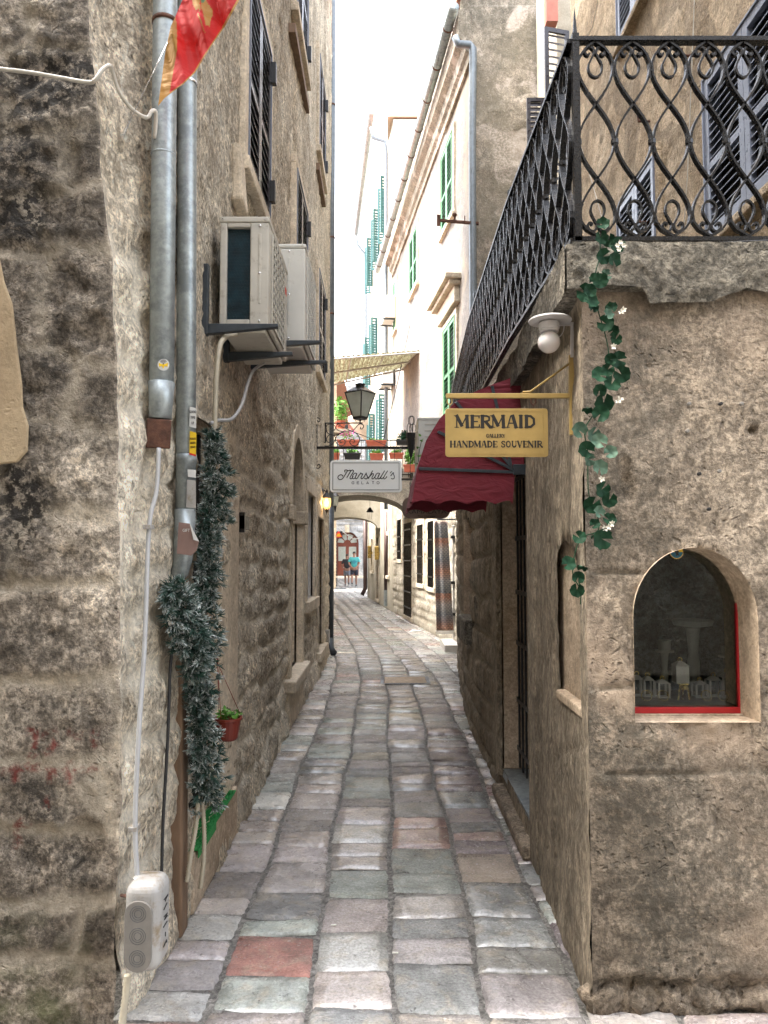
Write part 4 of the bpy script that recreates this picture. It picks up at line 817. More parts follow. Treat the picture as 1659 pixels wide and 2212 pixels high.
# ------------------------------------------------------------- arches across the alley
def arch(name, y0, y1, xl, xr, sp, ap, top, mat, label):
    n = 18; cx = (xl + xr) / 2; rx = (xr - xl) / 2 - .12; mb = MB(); vs = []
    pr = [(xl - .3, top)] + [(xl - .3, sp)] + [(cx - rx * math.cos(math.pi * i / n), sp + (ap - sp) * math.sin(math.pi * i / n)) for i in range(n + 1)] + [(xr + .3, sp), (xr + .3, top)]
    tops = [(x, top) for x, z in pr]; m = len(pr)
    for y in (y0, y1): vs += [(x, y, z) for x, z in pr] + [(x, y, z) for x, z in tops]
    for i in range(1, m - 2):
        mb_f = (i, i + 1, m + i + 1, m + i); mb.f.append(mb_f); mb.f.append(tuple(2 * m + q for q in mb_f[::-1])); mb.f.append((i, 2 * m + i, 2 * m + i + 1, i + 1)); mb.f.append((m + i, m + i + 1, 3 * m + i + 1, 3 * m + i)); mb.m += [0] * 4; mb.sm += [False] * 4
    mb.v = [Vector(p) for p in vs]; o = mb.build(name, mat); tag(o, label, 'arch'); return o
AR1 = arch('stone_arch', 17.3, 19.0, -1.85, .62, 2.62, 3.02, 3.42, M_arch, 'grey stone arch bridging the alley, carrying the flower balcony')
AR2 = arch('plaster_arch', 24.2, 25.6, -2.3, -.10, 2.5, 2.86, 3.45, M_cream, 'cream plaster arch, the farther of the two across the alley')
# ============================================================= objects on the left
def tubeobj(name, pts, r, mat, n=10, parent=None, flat=None, **k): mb = MB(); mb.tube(pts, r, n, flat=flat); return mb.build(name, mat, parent, smooth=not flat, **k)
def smoothpath(pts, k=6):
    pts = [Vector(p) for p in pts]; out = []
    for i in range(len(pts) - 1):
        p0, p1, p2, p3 = pts[max(i - 1, 0)], pts[i], pts[i + 1], pts[min(i + 2, len(pts) - 1)]
        for j in range(k): t = j / k; out.append(.5 * ((2 * p1) + (p2 - p0) * t + (2 * p0 - 5 * p1 + 4 * p2 - p3) * t * t + (3 * p1 - p0 - 3 * p2 + p3) * t ** 3))
    return out + [pts[-1]]
# zinc pipes
pa = [P(358, -400, 2.84), P(357, 0, 2.84), P(353, 400, 2.84), P(349, 830, 2.84)]
dpA = tubeobj('drainpipe', pa, .047, M_zinc, 20); tag(dpA, 'thick galvanised drainpipe with round bee sticker, cut off above a rusty stub', 'drainpipe', 'twin zinc drainpipes beside the corner')
o = tubeobj('lower_collar', [P(349, 826, 2.84), P(348, 860, 2.84), P(346, 905, 2.84)], [.050, .046, .043], M_zinc, 20, dpA)
mb = MB(); mb.hexa([P(314, 967, 2.80), P(368, 970, 2.80), P(368, 970, 2.88), P(314, 967, 2.88), P(317, 903, 2.80), P(371, 907, 2.80), P(371, 907, 2.88), P(317, 903, 2.88)]); mb.build('rusty_stub', M_rust, dpA, bevel=.006)
tubeobj('clamp', [P(357, 54, 2.84), P(357, 46, 2.84)], .051, M_rust, 20, dpA); tubeobj('seam', [P(353, 338, 2.84), P(353, 335, 2.84)], .0485, M_zinc, 20, dpA)
def on_pipe(u, v, Y, dr): p = P(u, v, Y); return p
def disc(mb, c, r, dy, n=20): mb.add([c + V3(0, dy, 0)] + [c + V3(r * math.cos(2 * math.pi * k / n), dy, r * math.sin(2 * math.pi * k / n)) for k in range(n)], [(0, k + 1, (k + 1) % n + 1) for k in range(n)])
c = P(353, 788, 2.79); mb = MB(); disc(mb, c, .0225, 0); st = mb.build('round_sticker', M_paper, dpA)
mb = MB(); mb.prism([c + V3(-.018, -.0015, .008), c + V3(-.004, -.0015, .002), c + V3(.004, -.0015, .002), c + V3(.018, -.0015, .008), c + V3(.016, -.0015, -.008), c + V3(.004, -.0015, -.004), c + V3(.002, -.0015, -.014), c + V3(-.002, -.0015, -.014), c + V3(-.004, -.0015, -.004), c + V3(-.016, -.0015, -.008)], (0, .001, 0)); mb.build('bee_mark', M_sticky, st)
mb = MB()
for r in (.007, .011, .015): mb.tube([c + V3(r * math.cos(a), -.001, .004 + r * math.sin(a)) for a in [math.pi * (.15 + .07 * k) for k in range(11)]], .0007, 4)
disc(mb, c + V3(0, 0, .003), .003, -.002); mb.build('wave_mark', M_black, st)
mb = MB(); mb.hexa([P(328, 842, 2.80), P(340, 840, 2.795), P(340, 840, 2.80), P(328, 842, 2.805), P(330, 812, 2.80), P(342, 814, 2.795), P(342, 814, 2.80), P(330, 812, 2.805)]); mb.build('torn_sticker', M_paper, dpA)
pb = [P(404, -400, 3.08), P(404, 100, 3.08), P(403, 600, 3.08), P(401, 1105, 3.08)]
dpB = tubeobj('drainpipe', pb, .041, M_zinc, 20); tag(dpB, 'slimmer galvanised drainpipe with yellow and white stickers, kinked into the wall at its foot', 'drainpipe', 'twin zinc drainpipes beside the corner')
tubeobj('lower_pipe', [P(400, 1100, 3.08), P(398, 1160, 3.08), P(394, 1205, 3.08), P(388, 1232, 3.10), P(372, 1255, 3.14)], [.043, .043, .042, .04, .036], M_zinc, 20, dpB)
tubeobj('clamp', [P(402, 982, 3.08), P(402, 1002, 3.08)], .0445, M_zinc, 20, dpB); tubeobj('joint_ring', [P(404, 178, 3.08), P(404, 184, 3.08)], .044, M_steel, 20, dpB)
def quadpatch(name, mat, parent, uv, Y, th=.0015): mb = MB(); q = [P(u, v, Y) for u, v in uv]; mb.prism(q, (0, th, 0)); return mb.build(name, mat, parent)
o = quadpatch('yellow_sticker', M_sticky, dpB, [(410, 931), (424, 935), (423, 986), (409, 982)], 3.035); quadpatch('red_strip', M_stickr, o, [(409, 978), (423, 982), (423, 986), (409, 982)], 3.0335, .001)
mb = MB()
for k, s_ in enumerate(('MONTE', 'GREEN', 'SERVIS')): put_text(mb, s_, .013, Matrix.Translation(P(416.5, 948 + 9 * k, 3.034)) @ Matrix.Rotation(math.pi / 2, 4, 'X'), .55)
mb.build('sticker_print', M_black, o)
o = quadpatch('white_sticker', M_paper, dpB, [(410, 878), (424, 882), (423, 925), (409, 921)], 3.035); mb = MB()
for k, s_ in enumerate(('GOOD', 'TIME', 'UP')): put_text(mb, s_, .016, Matrix.Translation(P(416.5, 890 + 12 * k, 3.034)) @ Matrix.Rotation(math.pi / 2, 4, 'X'), .55)
mb.build('sticker_print', M_shortk, o)
quadpatch('pale_sticker', M_plastic, dpB, [(404, 1036), (423, 1038), (423, 1098), (402, 1096)], 3.034); quadpatch('green_label', M_paper, dpB, [(405, 1014), (423, 1015), (423, 1032), (406, 1030)], 3.033)
o = quadpatch('peeling_sticker', M_stickb, dpB, [(386, 1128), (410, 1131), (430, 1170), (424, 1190), (413, 1200), (382, 1196)], 3.028); quadpatch('curled_corner', M_paper, o, [(410, 1131), (430, 1170), (418, 1166)], 3.02)
mb = MB(); put_text(mb, 'GIFT', .018, Matrix.Translation(P(402, 1146, 3.026)) @ Matrix.Rotation(math.pi / 2, 4, 'X'), .8); mb.build('sticker_print', M_paper, o)
# conduit and junction box
cp = [(343, 968, 2.80), (338, 1060, 2.78), (322, 1140, 2.74), (313, 1380, 2.68), (300, 1580, 2.62), (292, 1770, 2.60), (297, 1906, 2.58)]
cd = tubeobj('conduit_pipe', smoothpath([P(*q) for q in cp]), .0085, M_conduit, 10); tag(cd, 'thin grey conduit running down the corner from the rusty stub to the junction box', 'conduit')
for u, v, Y in ((321, 1138, 2.73), (290, 1790, 2.60)): p = P(u, v, Y); mb = MB(); mb.box(p - V3(.018, .012, .008), p + V3(.012, .03, .008)); mb.build('clip', M_plastic, cd, bevel=.002)
jb = empty('junction_box', P(312, 2112, 2.58), 'grey rounded junction box with dirty oval lid and scrawled marks low on the corner', 'junction box')
mb = MB(); x0, x1 = P(264, 2000, 2.5).x, P(359, 2000, 2.58).x; zt, zb = P(300, 1912, 2.5).z, P(300, 2108, 2.5).z
mb.box((x0, 2.50, zb), (x1, 2.64, zt)); mb.build('casing', M_plastic, jb, bevel=.038)
mb = MB(); xa, xb = x0 + .008, x0 + .098; r = (xb - xa) / 2; cx_ = (xa + xb) / 2; za, zc = zb + .012 + r, zt - .045 - r
st_ = [(cx_ + r * math.cos(a), 2.494, zc + r * .9 * math.sin(a)) for a in [math.pi * k / 10 for k in range(11)]] + [(cx_ + r * math.cos(a), 2.494, za + r * math.sin(a)) for a in [math.pi + math.pi * k / 10 for k in range(11)]]
mb.prism(st_, (0, .012, 0)); ld = mb.build('oval_lid', M_plastd, jb, bevel=.002)
for k in range(3):
    c = V3(cx_, 2.4935, za + (zc - za) * k / 2); mb = MB()
    for rr in (.012, .019, .026): mb.tube([c + V3(rr * math.cos(a), 0, rr * math.sin(a)) for a in [2 * math.pi * q / 20 for q in range(20)]], .0007, 4, closed=True)
    mb.build('knockout_rings', M_bracket, ld)
p = P(297, 1912, 2.57); mb = MB(); mb.lathe([(.010, -.01), (.016, -.008), (.016, .006), (.013, .008), (.013, .016), (.016, .018), (.016, .026), (.011, .03)], p, 12); mb.build('gland', M_plastic, jb)
mb = MB(); bx = x1 + .001
for k, st_ in enumerate([[(0, .2), (1, .0), (.3, -.6)], [(0, 0), (.8, .5)], [(.1, .4), (.9, .1), (.2, -.5), (1, -.7)], [(0, .3), (.9, .3)], [(.5, .6), (.5, -.5)], [(.1, -.2), (.8, .4), (.9, -.4)]]):
    mb.tube([(bx, 2.545 + .045 * a, zt - .07 - .03 * k + .013 * b) for a, b in st_], .0022, 4)
mb.build('scrawled_marks', M_black, jb)
mb = MB(); q = P(325, 2100, 2.52); mb.tube([P(262, 1934, 2.6), P(276, 1936, 2.55)], .006, 6); mb.build('bolt', M_rust, jb)
def hose(name, pts, r, mat, label=None, cat=None, parent=None, pitch=.012, **k):
    pts = smoothpath(pts, 10); L = [0]
    for a, b in zip(pts[:-1], pts[1:]): L.append(L[-1] + (b - a).length)
    n = int(L[-1] / pitch * 2); out = []; rs = []
    for i in range(n + 1):
        d = L[-1] * i / n; j = max(0, min(len(L) - 2, int(np.searchsorted(L, d)) - 1)); t_ = (d - L[j]) / max(1e-6, L[j + 1] - L[j]); out.append(pts[j].lerp(pts[j + 1], t_)); rs.append(r if i % 2 else r * .78)
    mb = MB(); mb.tube(out, rs, 10); o = mb.build(name, mat, parent, smooth=True)
    return tag(o, label, cat, **k) if label else o
hose('corrugated_hose', [P(276, 2105, 2.56), P(272, 2150, 2.55), P(262, 2225, 2.53)], .014, M_flex, 'corrugated hose entering the ground under the junction box', 'hose')
hose('corrugated_hose', [P(428, 1720, 3.22), P(424, 1780, 3.22), P(412, 1850, 3.21), P(404, 1905, 3.2)], .0105, M_flex, 'left of the two corrugated hose ends hanging below the frosted garland', 'hose', group='hose ends below the garland')
hose('corrugated_hose', [P(436, 1720, 3.26), P(441, 1790, 3.26), P(440, 1860, 3.25), P(433, 1918, 3.25)], .0105, M_flex, 'right of the two corrugated hose ends hanging below the frosted garland', 'hose', group='hose ends below the garland')
tag(tubeobj('cable', smoothpath([P(375, 1395, 2.97), P(368, 1440, 2.96), P(362, 1600, 2.95), P(352, 1780, 2.93), P(349, 1905, 2.91)]), .0065, M_bcable, 8), 'black cable running down beside the timber post', 'cable')
tag(tubeobj('cable', smoothpath([P(-30, 146, 2.58), P(60, 156, 2.58), P(130, 168, 2.575), P(190, 178, 2.57), P(206, 172, 2.56), P(222, 150, 2.57), P(237, 142, 2.60), P(244, 158, 2.63), P(258, 200, 2.66), P(285, 235, 2.70), P(316, 254, 2.74), P(328, 240, 2.75), P(337, 246, 2.77), P(334, 300, 2.80)]), .0075, M_cable, 8), 'pale cable looping round the top of the left corner', 'cable')
gw = tubeobj('guy_wire', [P(392, 30, 2.60), P(270, 283, 2.66)], .0016, M_steel, 5); tag(gw, 'thin wire stay running from the flag to a hook in the corner stone', 'wire')
mb = MB(); mb.tube([P(279, 262, 2.66), P(266, 292, 2.66)], .004, 6); mb.build('turnbuckle', M_steel, gw)
# flag
LE = [(394 + 20, -60), (394, 0), (376.8, 39.7), (368.8, 57), (357, 112), (341.7, 227)]; RE = [(548, -60), (517, 0), (486.6, 55.6), (456, 100), (422, 156), (398, 180), (355.6, 211.7), (341.7, 229)]
def interp_edge(E, t_):
    e = np.array(E, float); d = np.r_[0, np.cumsum(np.hypot(*np.diff(e, axis=0).T))]; d /= d[-1]; return np.interp(t_, d, e[:, 0]), np.interp(t_, d, e[:, 1])
def inpoly(x, y, poly):
    c = False; j = len(poly) - 1
    for i in range(len(poly)):
        if (poly[i][1] > y) != (poly[j][1] > y) and x < (poly[j][0] - poly[i][0]) * (y - poly[i][1]) / (poly[j][1] - poly[i][1]) + poly[i][0]: c = not c
        j = i
    return c
zf = lambda L: [((600 + x * .2411) / 1.8228, y * .1323) for x, y in L]
EMB = [zf(q) for q in ([(620, -200), (650, 40), (672, 110), (720, 175), (750, 140), (775, 60), (785, -200)], [(840, -200), (880, 20), (960, 130), (992, 170), (985, 260), (955, 300), (940, 435), (870, 420), (840, 250), (800, 120), (790, 60)], [(735, 200), (775, 270), (830, 440), (860, 530), (835, 520), (800, 400), (745, 260)], [(900, -80), (945, 10), (905, 10)], [(765, 60), (790, 60), (778, 190), (760, 170)])]
GRN = [zf([(785, -200), (850, -200), (855, 20), (830, 55), (790, 40)])]
ns, nt = 90, 70; mb = MB(); mats = []; UVs = []
for i in range(ns + 1):
    s_ = i / ns; lu, lv = interp_edge(LE, s_); ru, rv = interp_edge(RE, s_)
    for j in range(nt + 1):
        t_ = j / nt; u = lu + (ru - lu) * t_; v = lv + (rv - lv) * t_; UVs.append((u, v))
        w = (u - v * .28); amp = (.036 * math.sin(w * .085) + .012 * math.sin(w * .19 + v * .01) + .009 * math.sin(v * .05 + u * .02)) * (1 - .6 * s_)
        mb.v.append(P(u, v, 2.52 + amp))
for i in range(ns):
    for j in range(nt):
        mb.f.append((i * (nt + 1) + j, i * (nt + 1) + j + 1, (i + 1) * (nt + 1) + j + 1, (i + 1) * (nt + 1) + j)); a = UVs[i * (nt + 1) + j]; b = UVs[(i + 1) * (nt + 1) + j + 1]; u, v = (a[0] + b[0]) / 2, (a[1] + b[1]) / 2
        lu, lv = interp_edge(LE, (i + .5) / ns); ru, rv = interp_edge(RE, (i + .5) / ns); m_ = 0
        hemw = np.interp(v, [-60, 35, 60, 110, 200], [0, 0, 14, 24, 20]); dl = u - lu; dr = math.hypot(ru - u, rv - v)
        if any(inpoly(u, v, e) for e in EMB): m_ = 1
        if any(inpoly(u, v, e) for e in GRN): m_ = 2
        if dl < hemw or dr < (3.2 if v > 60 else 5.5): m_ = 1
        mb.m.append(m_); mb.sm.append(True)
fl = mb.build('flag', [M_flag, M_flagg, M_shutg], smooth=True, origin=P(430, 100, 2.52)); tag(fl, 'red flag with gold hem and gold winged emblem hanging over the drainpipes', 'flag')
tag(tubeobj('flag_pole', [P(330, -150, 2.75), P(420, -75, 2.52), P(620, -62, 2.3)], .012, M_steel, 8), 'slim metal pole carrying the red flag above the frame', 'flag pole')
# air conditioners
def ac_left(x0, x1, y0, y1, z0, z1, mat, label, arms, rounded=False):
    root = empty('air_conditioner', ((x0 + x1) / 2, (y0 + y1) / 2, z0), label, 'air conditioner', 'air conditioner units on the left wall')
    w = x1 - x0; fr = .035; mb = MB(); e = .0
    # casing: frame posts round the near coil opening, top, front skin, far end, base pan
    gx = x0 + w * (.62 if not rounded else .42)
    mb.box((x0, y0, z0 + .03), (x0 + fr, y0 + .05, z1 - .03)); mb.box((gx, y0, z0 + .03), (x1, y0 + .05, z1 - .03)); mb.box((x0 + fr, y0 + .001, z0 + .03), (gx, y0 + .05, z0 + .06)); mb.box((x0 + fr, y0 + .001, z1 - .055), (gx, y0 + .05, z1 - .03))
    mb.box((x0 - .004, y0 - .004, z1 - .03), (x1 + .004, y1 + .004, z1)); mb.box((x1 - .02, y0 + .05, z0 + .03), (x1, y1, z1 - .03)); mb.box((x0, y1 - .03, z0 + .03), (x1 - .02, y1, z1 - .03))
    cs = mb.build('casing', mat, root, bevel=.006 if not rounded else .014)
    mb = MB(); mb.box((x0 + .01, y0 + .04, z0), (x1 - .02, y1 - .04, z0 + .03)); mb.box((x0, y0 + .05, z0 + .002), (x0 + .03, y0 + .1, z0 + .029)); mb.build('base_pan', mat, root, bevel=.008)
    mb = MB(); mb.box((x0 + .01, y0 + .025, z0 + .04), (gx + .01, y0 + .045, z1 - .04)); co = mb.build('coil', M_acfin, root)
    mb = MB(); k = 0; xx = x0 + fr
    while z0 + .06 + k * .017 < z1 - .06:
        z = z0 + .06 + k * .017; q = []
        for i in range(int((gx - xx) / .0075) + 1): q.append((xx + i * .0075, y0 + .018, z + (.007 if (i + k) % 2 else -.002)))
        mb.tube(q, .0009, 3); k += 1
    mb.build('wire_guard', M_acfin, co)
    mb = MB(); n = 11; zf_ = lambda i: z0 + .06 + (z1 - z0 - .12) * i / n
    for i in range(n + 1): mb.box((x1, y0 + .10, zf_(i)), (x1 + .008, y0 + .10 + (y1 - y0) * .62, zf_(i) + .012))
    for i in range(7): mb.box((x1 + .001, y0 + .1 + (y1 - y0) * .62 * i / 6 - .003, z0 + .06), (x1 + .010, y0 + .1 + (y1 - y0) * .62 * i / 6 + .003, z1 - .05))
    fg = mb.build('fan_grille', mat, root); mb = MB(); mb.box((x1, y0 + .10, z0 + .06), (x1 + .002, y0 + .1 + (y1 - y0) * .62, z1 - .05)); mb.build('fan_opening', M_acfin, fg)
    mb = MB(); gx2 = gx + (x1 - gx) * .45; mb.box((gx2, y0 - .004, z0 + .14), (gx2 + .014, y0, z1 - .09)); mb.build('pressed_rib', mat, cs, bevel=.002)
    mb = MB()
    for zz in (z1 - .05, z0 + .05, (z0 + z1) / 2): mb.lathe([(.006, 0), (.006, -.006), (.001, -.008)], (gx2 + .007, y0, zz), 8, 'y')
    mb.lathe([(.005, 0), (.005, -.005)], (x0 + .012, y0 - .004, z1 - .015), 8, 'y'); mb.lathe([(.005, 0), (.005, -.005)], (x1 - .02, y0 - .004, z1 - .015), 8, 'y'); mb.build('screws', M_steel, cs)
    for ay, z, tip in arms:
        mb = MB(); mb.hexa([(-.90, ay, z - .055), (tip, ay, z - .018), (tip, ay + .035, z - .018), (-.90, ay + .035, z - .055), (-.90, ay, z), (tip, ay, z), (tip, ay + .035, z), (-.90, ay + .035, z)])
        mb.box((-.90, ay - .003, z - .055), (-.865, ay + .038, z + .30)); mb.build('bracket', M_bracket, root, bevel=.003)
    return root
q = P(597, 688, 3.58); ac_left(-.84, -.59, 3.70, 4.42, 2.742, 3.337, M_acw, 'nearer beige air conditioner with dark meshed side and a red mark', [(3.56, 2.735, -.52), (4.06, 2.735, -.51)])
mb = MB(); mb.box((-.5895, 4.28, 3.16), (-.588, 4.38, 3.2)); r_ = mb.build('red_badge', M_stickr, bpy.data.objects['air_conditioner'])
q0 = P(660, 526, 4.55); q1 = P(660, 748, 4.55); ac_left(q0.x - .34, q0.x, 4.55, 5.30, q1.z, q0.z, M_acw2, 'farther and taller grey white air conditioner with rounded corner, mounted behind the nearer unit', [(4.40, q1.z - .005, -.385), (4.86, q1.z - .005, -.385)], True)
hose('insulated_hose', [P(512, 722, 3.75), P(488, 728, 3.62), P(474, 752, 3.52), P(467, 820, 3.48), P(465, 880, 3.46), P(463, 945, 3.44)], .0135, M_flex, 'beige corrugated hose curving down from the nearer air conditioner', 'hose')
tag(tubeobj('drain_hose', smoothpath([P(570, 785, 4.3), P(548, 800, 4.1), P(535, 830, 3.9), P(522, 875, 3.75), P(500, 905, 3.62), P(470, 908, 3.5), P(455, 915, 3.42)]), .009, M_conduit, 8), 'pale hose swinging down from the farther air conditioner to the garland', 'hose')
# frosted garland
def garland(name, path, rad, nt_, label, seed):
    rg = random.Random(seed); pts = smoothpath(path, 8); L = [0]; 
    for a, b in zip(pts[:-1], pts[1:]): L.append(L[-1] + (b - a).length)
    mb = MB(); tn = []
    mb.tube(pts, .012, 6); tn += [(.02, .05, .03, 1)] * len(mb.v)
    for k in range(nt_):
        d = rg.random() * L[-1]; j = max(0, min(len(L) - 2, int(np.searchsorted(L, d)) - 1)); t_ = (d - L[j]) / max(1e-6, L[j + 1] - L[j]); p = pts[j].lerp(pts[j + 1], t_); ax = (pts[j + 1] - pts[j]).normalized()
        f = d / L[-1]; R_ = np.interp(f, *rad) * (1 + .45 * math.sin(f * 31 + seed) * math.sin(f * 13 + 1)); dv = Vector((rg.gauss(0, 1), rg.gauss(0, 1), rg.gauss(0, .7)))
        dv -= ax * dv.dot(ax) * .5; dv.normalize(); 
        if dv.x < -.3: dv.x *= .3
        base = p + dv * R_ * rg.uniform(.15, .75); tip0 = (dv + Vector((rg.gauss(0, .45), rg.gauss(0, .45), rg.gauss(0, .45) - .1))).normalized(); fro = rg.random() ** 1.5
        for q in range(15):
            nd = (tip0 + Vector((rg.gauss(0, .5), rg.gauss(0, .5), rg.gauss(0, .5)))).normalized(); st_ = base + tip0 * rg.uniform(0, .022); ln = rg.uniform(.018, .038); sd = nd.cross(Vector((rg.random() - .5, rg.random() - .5, rg.random() - .5))).normalized() * .0024
            n0 = len(mb.v); mb.v += [st_ - sd, st_ + sd, st_ + nd * ln * .55 + sd, st_ + nd * ln * .55 - sd, st_ + nd * ln + sd * .4, st_ + nd * ln - sd * .4]; mb.f += [(n0, n0 + 1, n0 + 2, n0 + 3), (n0 + 3, n0 + 2, n0 + 4, n0 + 5)]; mb.m += [0, 0]; mb.sm += [False, False]
            g = rg.uniform(.7, 1.4); dk = (.008 * g, .042 * g, .027 * g, 1); md = tuple(dk[i] * (1 - .45 * fro) + (.42, .46, .44, 1)[i] * .6 * fro for i in range(4)); w_ = tuple(dk[i] * (1 - fro) + (.75, .77, .75, 1)[i] * fro for i in range(4)); tn += [dk, dk, md, md, w_, w_]
    o = mb.build(name, M_needle, attrs={'tint': ('FLOAT_COLOR', tn)}); return tag(o, label, 'garland', 'frosted garlands beside the shop doorway')
garland('pine_garland', [P(452, 935, 3.40), P(458, 990, 3.42), P(464, 1050, 3.42), P(450, 1130, 3.38), P(442, 1230, 3.32), P(436, 1330, 3.28), P(430, 1430, 3.25), P(424, 1520, 3.22), P(430, 1600, 3.24), P(440, 1680, 3.27), P(440, 1738, 3.27)], ([0, .06, .12, .2, .35, .6, .9, 1], [.055, .105, .125, .10, .08, .10, .11, .065]), 1350, 'long frosted pine garland hanging down beside the shop doorway', 3)
garland('pine_garland', [P(368, 1262, 2.88), P(378, 1300, 2.90), P(398, 1350, 2.96), P(412, 1400, 3.02), P(416, 1450, 3.06)], ([0, .3, .7, 1], [.08, .125, .11, .075]), 480, 'short frosted pine garland spilling out to the left under the kinked drainpipe', 4)
# hanging pot
hp = P(492, 1598, 3.80); pt = empty('hanging_pot', hp, 'small terracotta red hanging pot with green plant beside the pale door jamb', 'flower pot')
mb = MB(); r = .069; mb.lathe([(r * .62, 0), (r * .72, .01), (r * .95, .10), (r * 1.04, .102), (r * 1.04, .112), (r * .92, .112), (r * .7, .03)], hp, 20); mb.build('pot', M_pot, pt, smooth=False)
hk = P(470, 1432, 3.72); 
for k, a in enumerate((.4, 2.5, 4.4)): tubeobj('hanger_rod', [hp + V3(r * math.cos(a), r * math.sin(a), .108), hk], .0018, M_pot, 5, pt)
tubeobj('hook', [hk, hk + V3(0, 0, .02), hk + V3(-.02, 0, .035), hk + V3(-.05, 0, .03)], .004, M_pot, 6, pt)
def foliage(mb, c, rad, n, size, rg, flat=False):
    for k in range(n):
        d = Vector((rg.gauss(0, 1), rg.gauss(0, 1), rg.gauss(0, 1) + (.0 if flat else .3))).normalized(); p = Vector(c) + Vector((d.x * rad[0], d.y * rad[1], d.z * rad[2])) * rg.uniform(.3, 1); a = Vector((rg.gauss(0, 1), rg.gauss(0, 1), rg.gauss(0, .6))).normalized(); b = a.cross(d).normalized() if a.cross(d).length > .01 else a.orthogonal().normalized(); s_ = size * rg.uniform(.6, 1.3); nrm = a.cross(b)
        mb.add([p - a * s_, p - a * s_ * .3 + b * s_ * .5 + nrm * s_ * .15, p + a * s_ * .5 + b * s_ * .42 + nrm * s_ * .1, p + a * s_ * 1.1, p + a * s_ * .5 - b * s_ * .42 + nrm * s_ * .1, p - a * s_ * .3 - b * s_ * .5 + nrm * s_ * .15], [(0, 1, 2, 3, 4, 5)])
rg = random.Random(9); mb = MB(); foliage(mb, hp + V3(0, 0, .125), (.075, .075, .035), 90, .014, rg); mb.build('plant', M_leafb, pt)
tag(tubeobj('conduit_pipe', [V3(-.842, 3.2, .01), V3(-.842, 3.2, .02)], .001, M_conduit, 4), 'x', 'x') if False else None
mb = MB(); rg = random.Random(4)
for k in range(2600):
    x, y = rg.uniform(-.95, -.835), rg.uniform(3.42, 4.22); a = rg.uniform(0, 6.28); mb.add([(x, y, .283), (x + .004 * math.cos(a), y + .004 * math.sin(a), .283), (x + rg.uniform(-.006, .006), y + rg.uniform(-.006, .006), .283 + rg.uniform(.006, .012))], [(0, 1, 2)])
mb.box((-.96, 3.40, .276), (-.832, 4.24, .284)); mb.box((-.835, 3.40, .245), (-.831, 3.75, .283)); tag(mb.build('turf_mat', M_mat), 'bright green artificial turf mat on the doorstep under the garland', 'mat')
# corner drainpipe, boxes, lantern
dl = tubeobj('drainpipe', [V3(-.875, 12.1, .25), V3(-.875, 12.1, 2.4)], .058, M_bracket, 14); tubeobj('upper_pipe', [V3(-.875, 12.1, 2.35), V3(-.875, 12.1, 15)], .050, M_zincb, 14, dl); tag(dl, 'tall blue grey drainpipe with dark foot at the far corner of the left house', 'drainpipe')
for z in (3.0, 5.6, 6.9, 9.2): tubeobj('clamp', [V3(-.875, 12.1, z), V3(-.875, 12.1, z + .03)], .056, M_rust, 12, dl)
tubeobj('pipe_foot', [V3(-.875, 12.1, .28), V3(-.86, 12.05, .1), V3(-.80, 11.98, .03)], .055, M_bracket, 12, dl)
a = P(699, 1361, 11.5); b = P(714, 1390, 11.5); mb = MB(); mb.box((a.x - .03, 11.5, b.z), (b.x - .02, 11.62, a.z)); mt_ = mb.build('meter_box', M_plastic, bevel=.01); tag(mt_, 'small grey meter box low on the wall beside the dark drainpipe foot', 'electric box')
tubeobj('feed_conduit', [V3(a.x + .02, 11.58, a.z), V3(a.x + .0, 11.58, 2.6), V3(a.x - .02, 11.58, 5)], .012, M_conduit, 8, mt_)
wl = P(706, 1090, 10.5); WL = empty('wall_lantern', wl, 'small black wall lantern glowing amber beside the white gelato sign', 'lantern')
r = .062; mb = MB(); mb.lathe([(r * .55, P(706, 1101, 10.5).z - wl.z), (r * .9, -.02), (r * 1.0, .04), (r * .95, .09), (r * .8, .11)], wl, 6); gl_ = mb.build('amber_glass', M_lit, WL, smooth=True)
mb = MB(); mb.lathe([(.0, .23), (.015, .20), (.02, .17), (r * .6, .15), (r * 1.15, .10), (r * 1.15, .09), (r * .7, .10)], wl, 6); mb.lathe([(r * .62, -.06), (r * .5, -.075), (.008, -.12), (.003, -.15)], wl, 8); mb.build('cap', M_black, WL)
for k in range(6): a_ = math.pi * k / 3; tubeobj('cage_bar', [wl + V3(r * .6 * math.cos(a_), r * .6 * math.sin(a_), -.065), wl + V3(r * 1.03 * math.cos(a_), r * 1.03 * math.sin(a_), .03), wl + V3(r * .9 * math.cos(a_), r * .9 * math.sin(a_), .10)], .0035, M_black, 5, WL)
mb = MB(); mb.tube([wl + V3(0, 0, .17), wl + V3(-.03, 0, .2), wl + V3(-.11, 0, .19)], [.006, .01, .022], 8); mb.lathe([(.05, 0), (.045, .02), (.02, .03)], (-.885, wl.y, wl.z + .19), 12, 'x'); mb.build('wall_arm', M_black, WL)
lp = bpy.data.lights.new('lantern_glow', 'POINT'); lp.energy = .5; lp.color = (1, .62, .28); lp.shadow_soft_size = .05; lo = bpy.data.objects.new('lantern_glow', lp); COL.objects.link(lo); lo.parent = WL; lo.location = (0, -.09, .02)
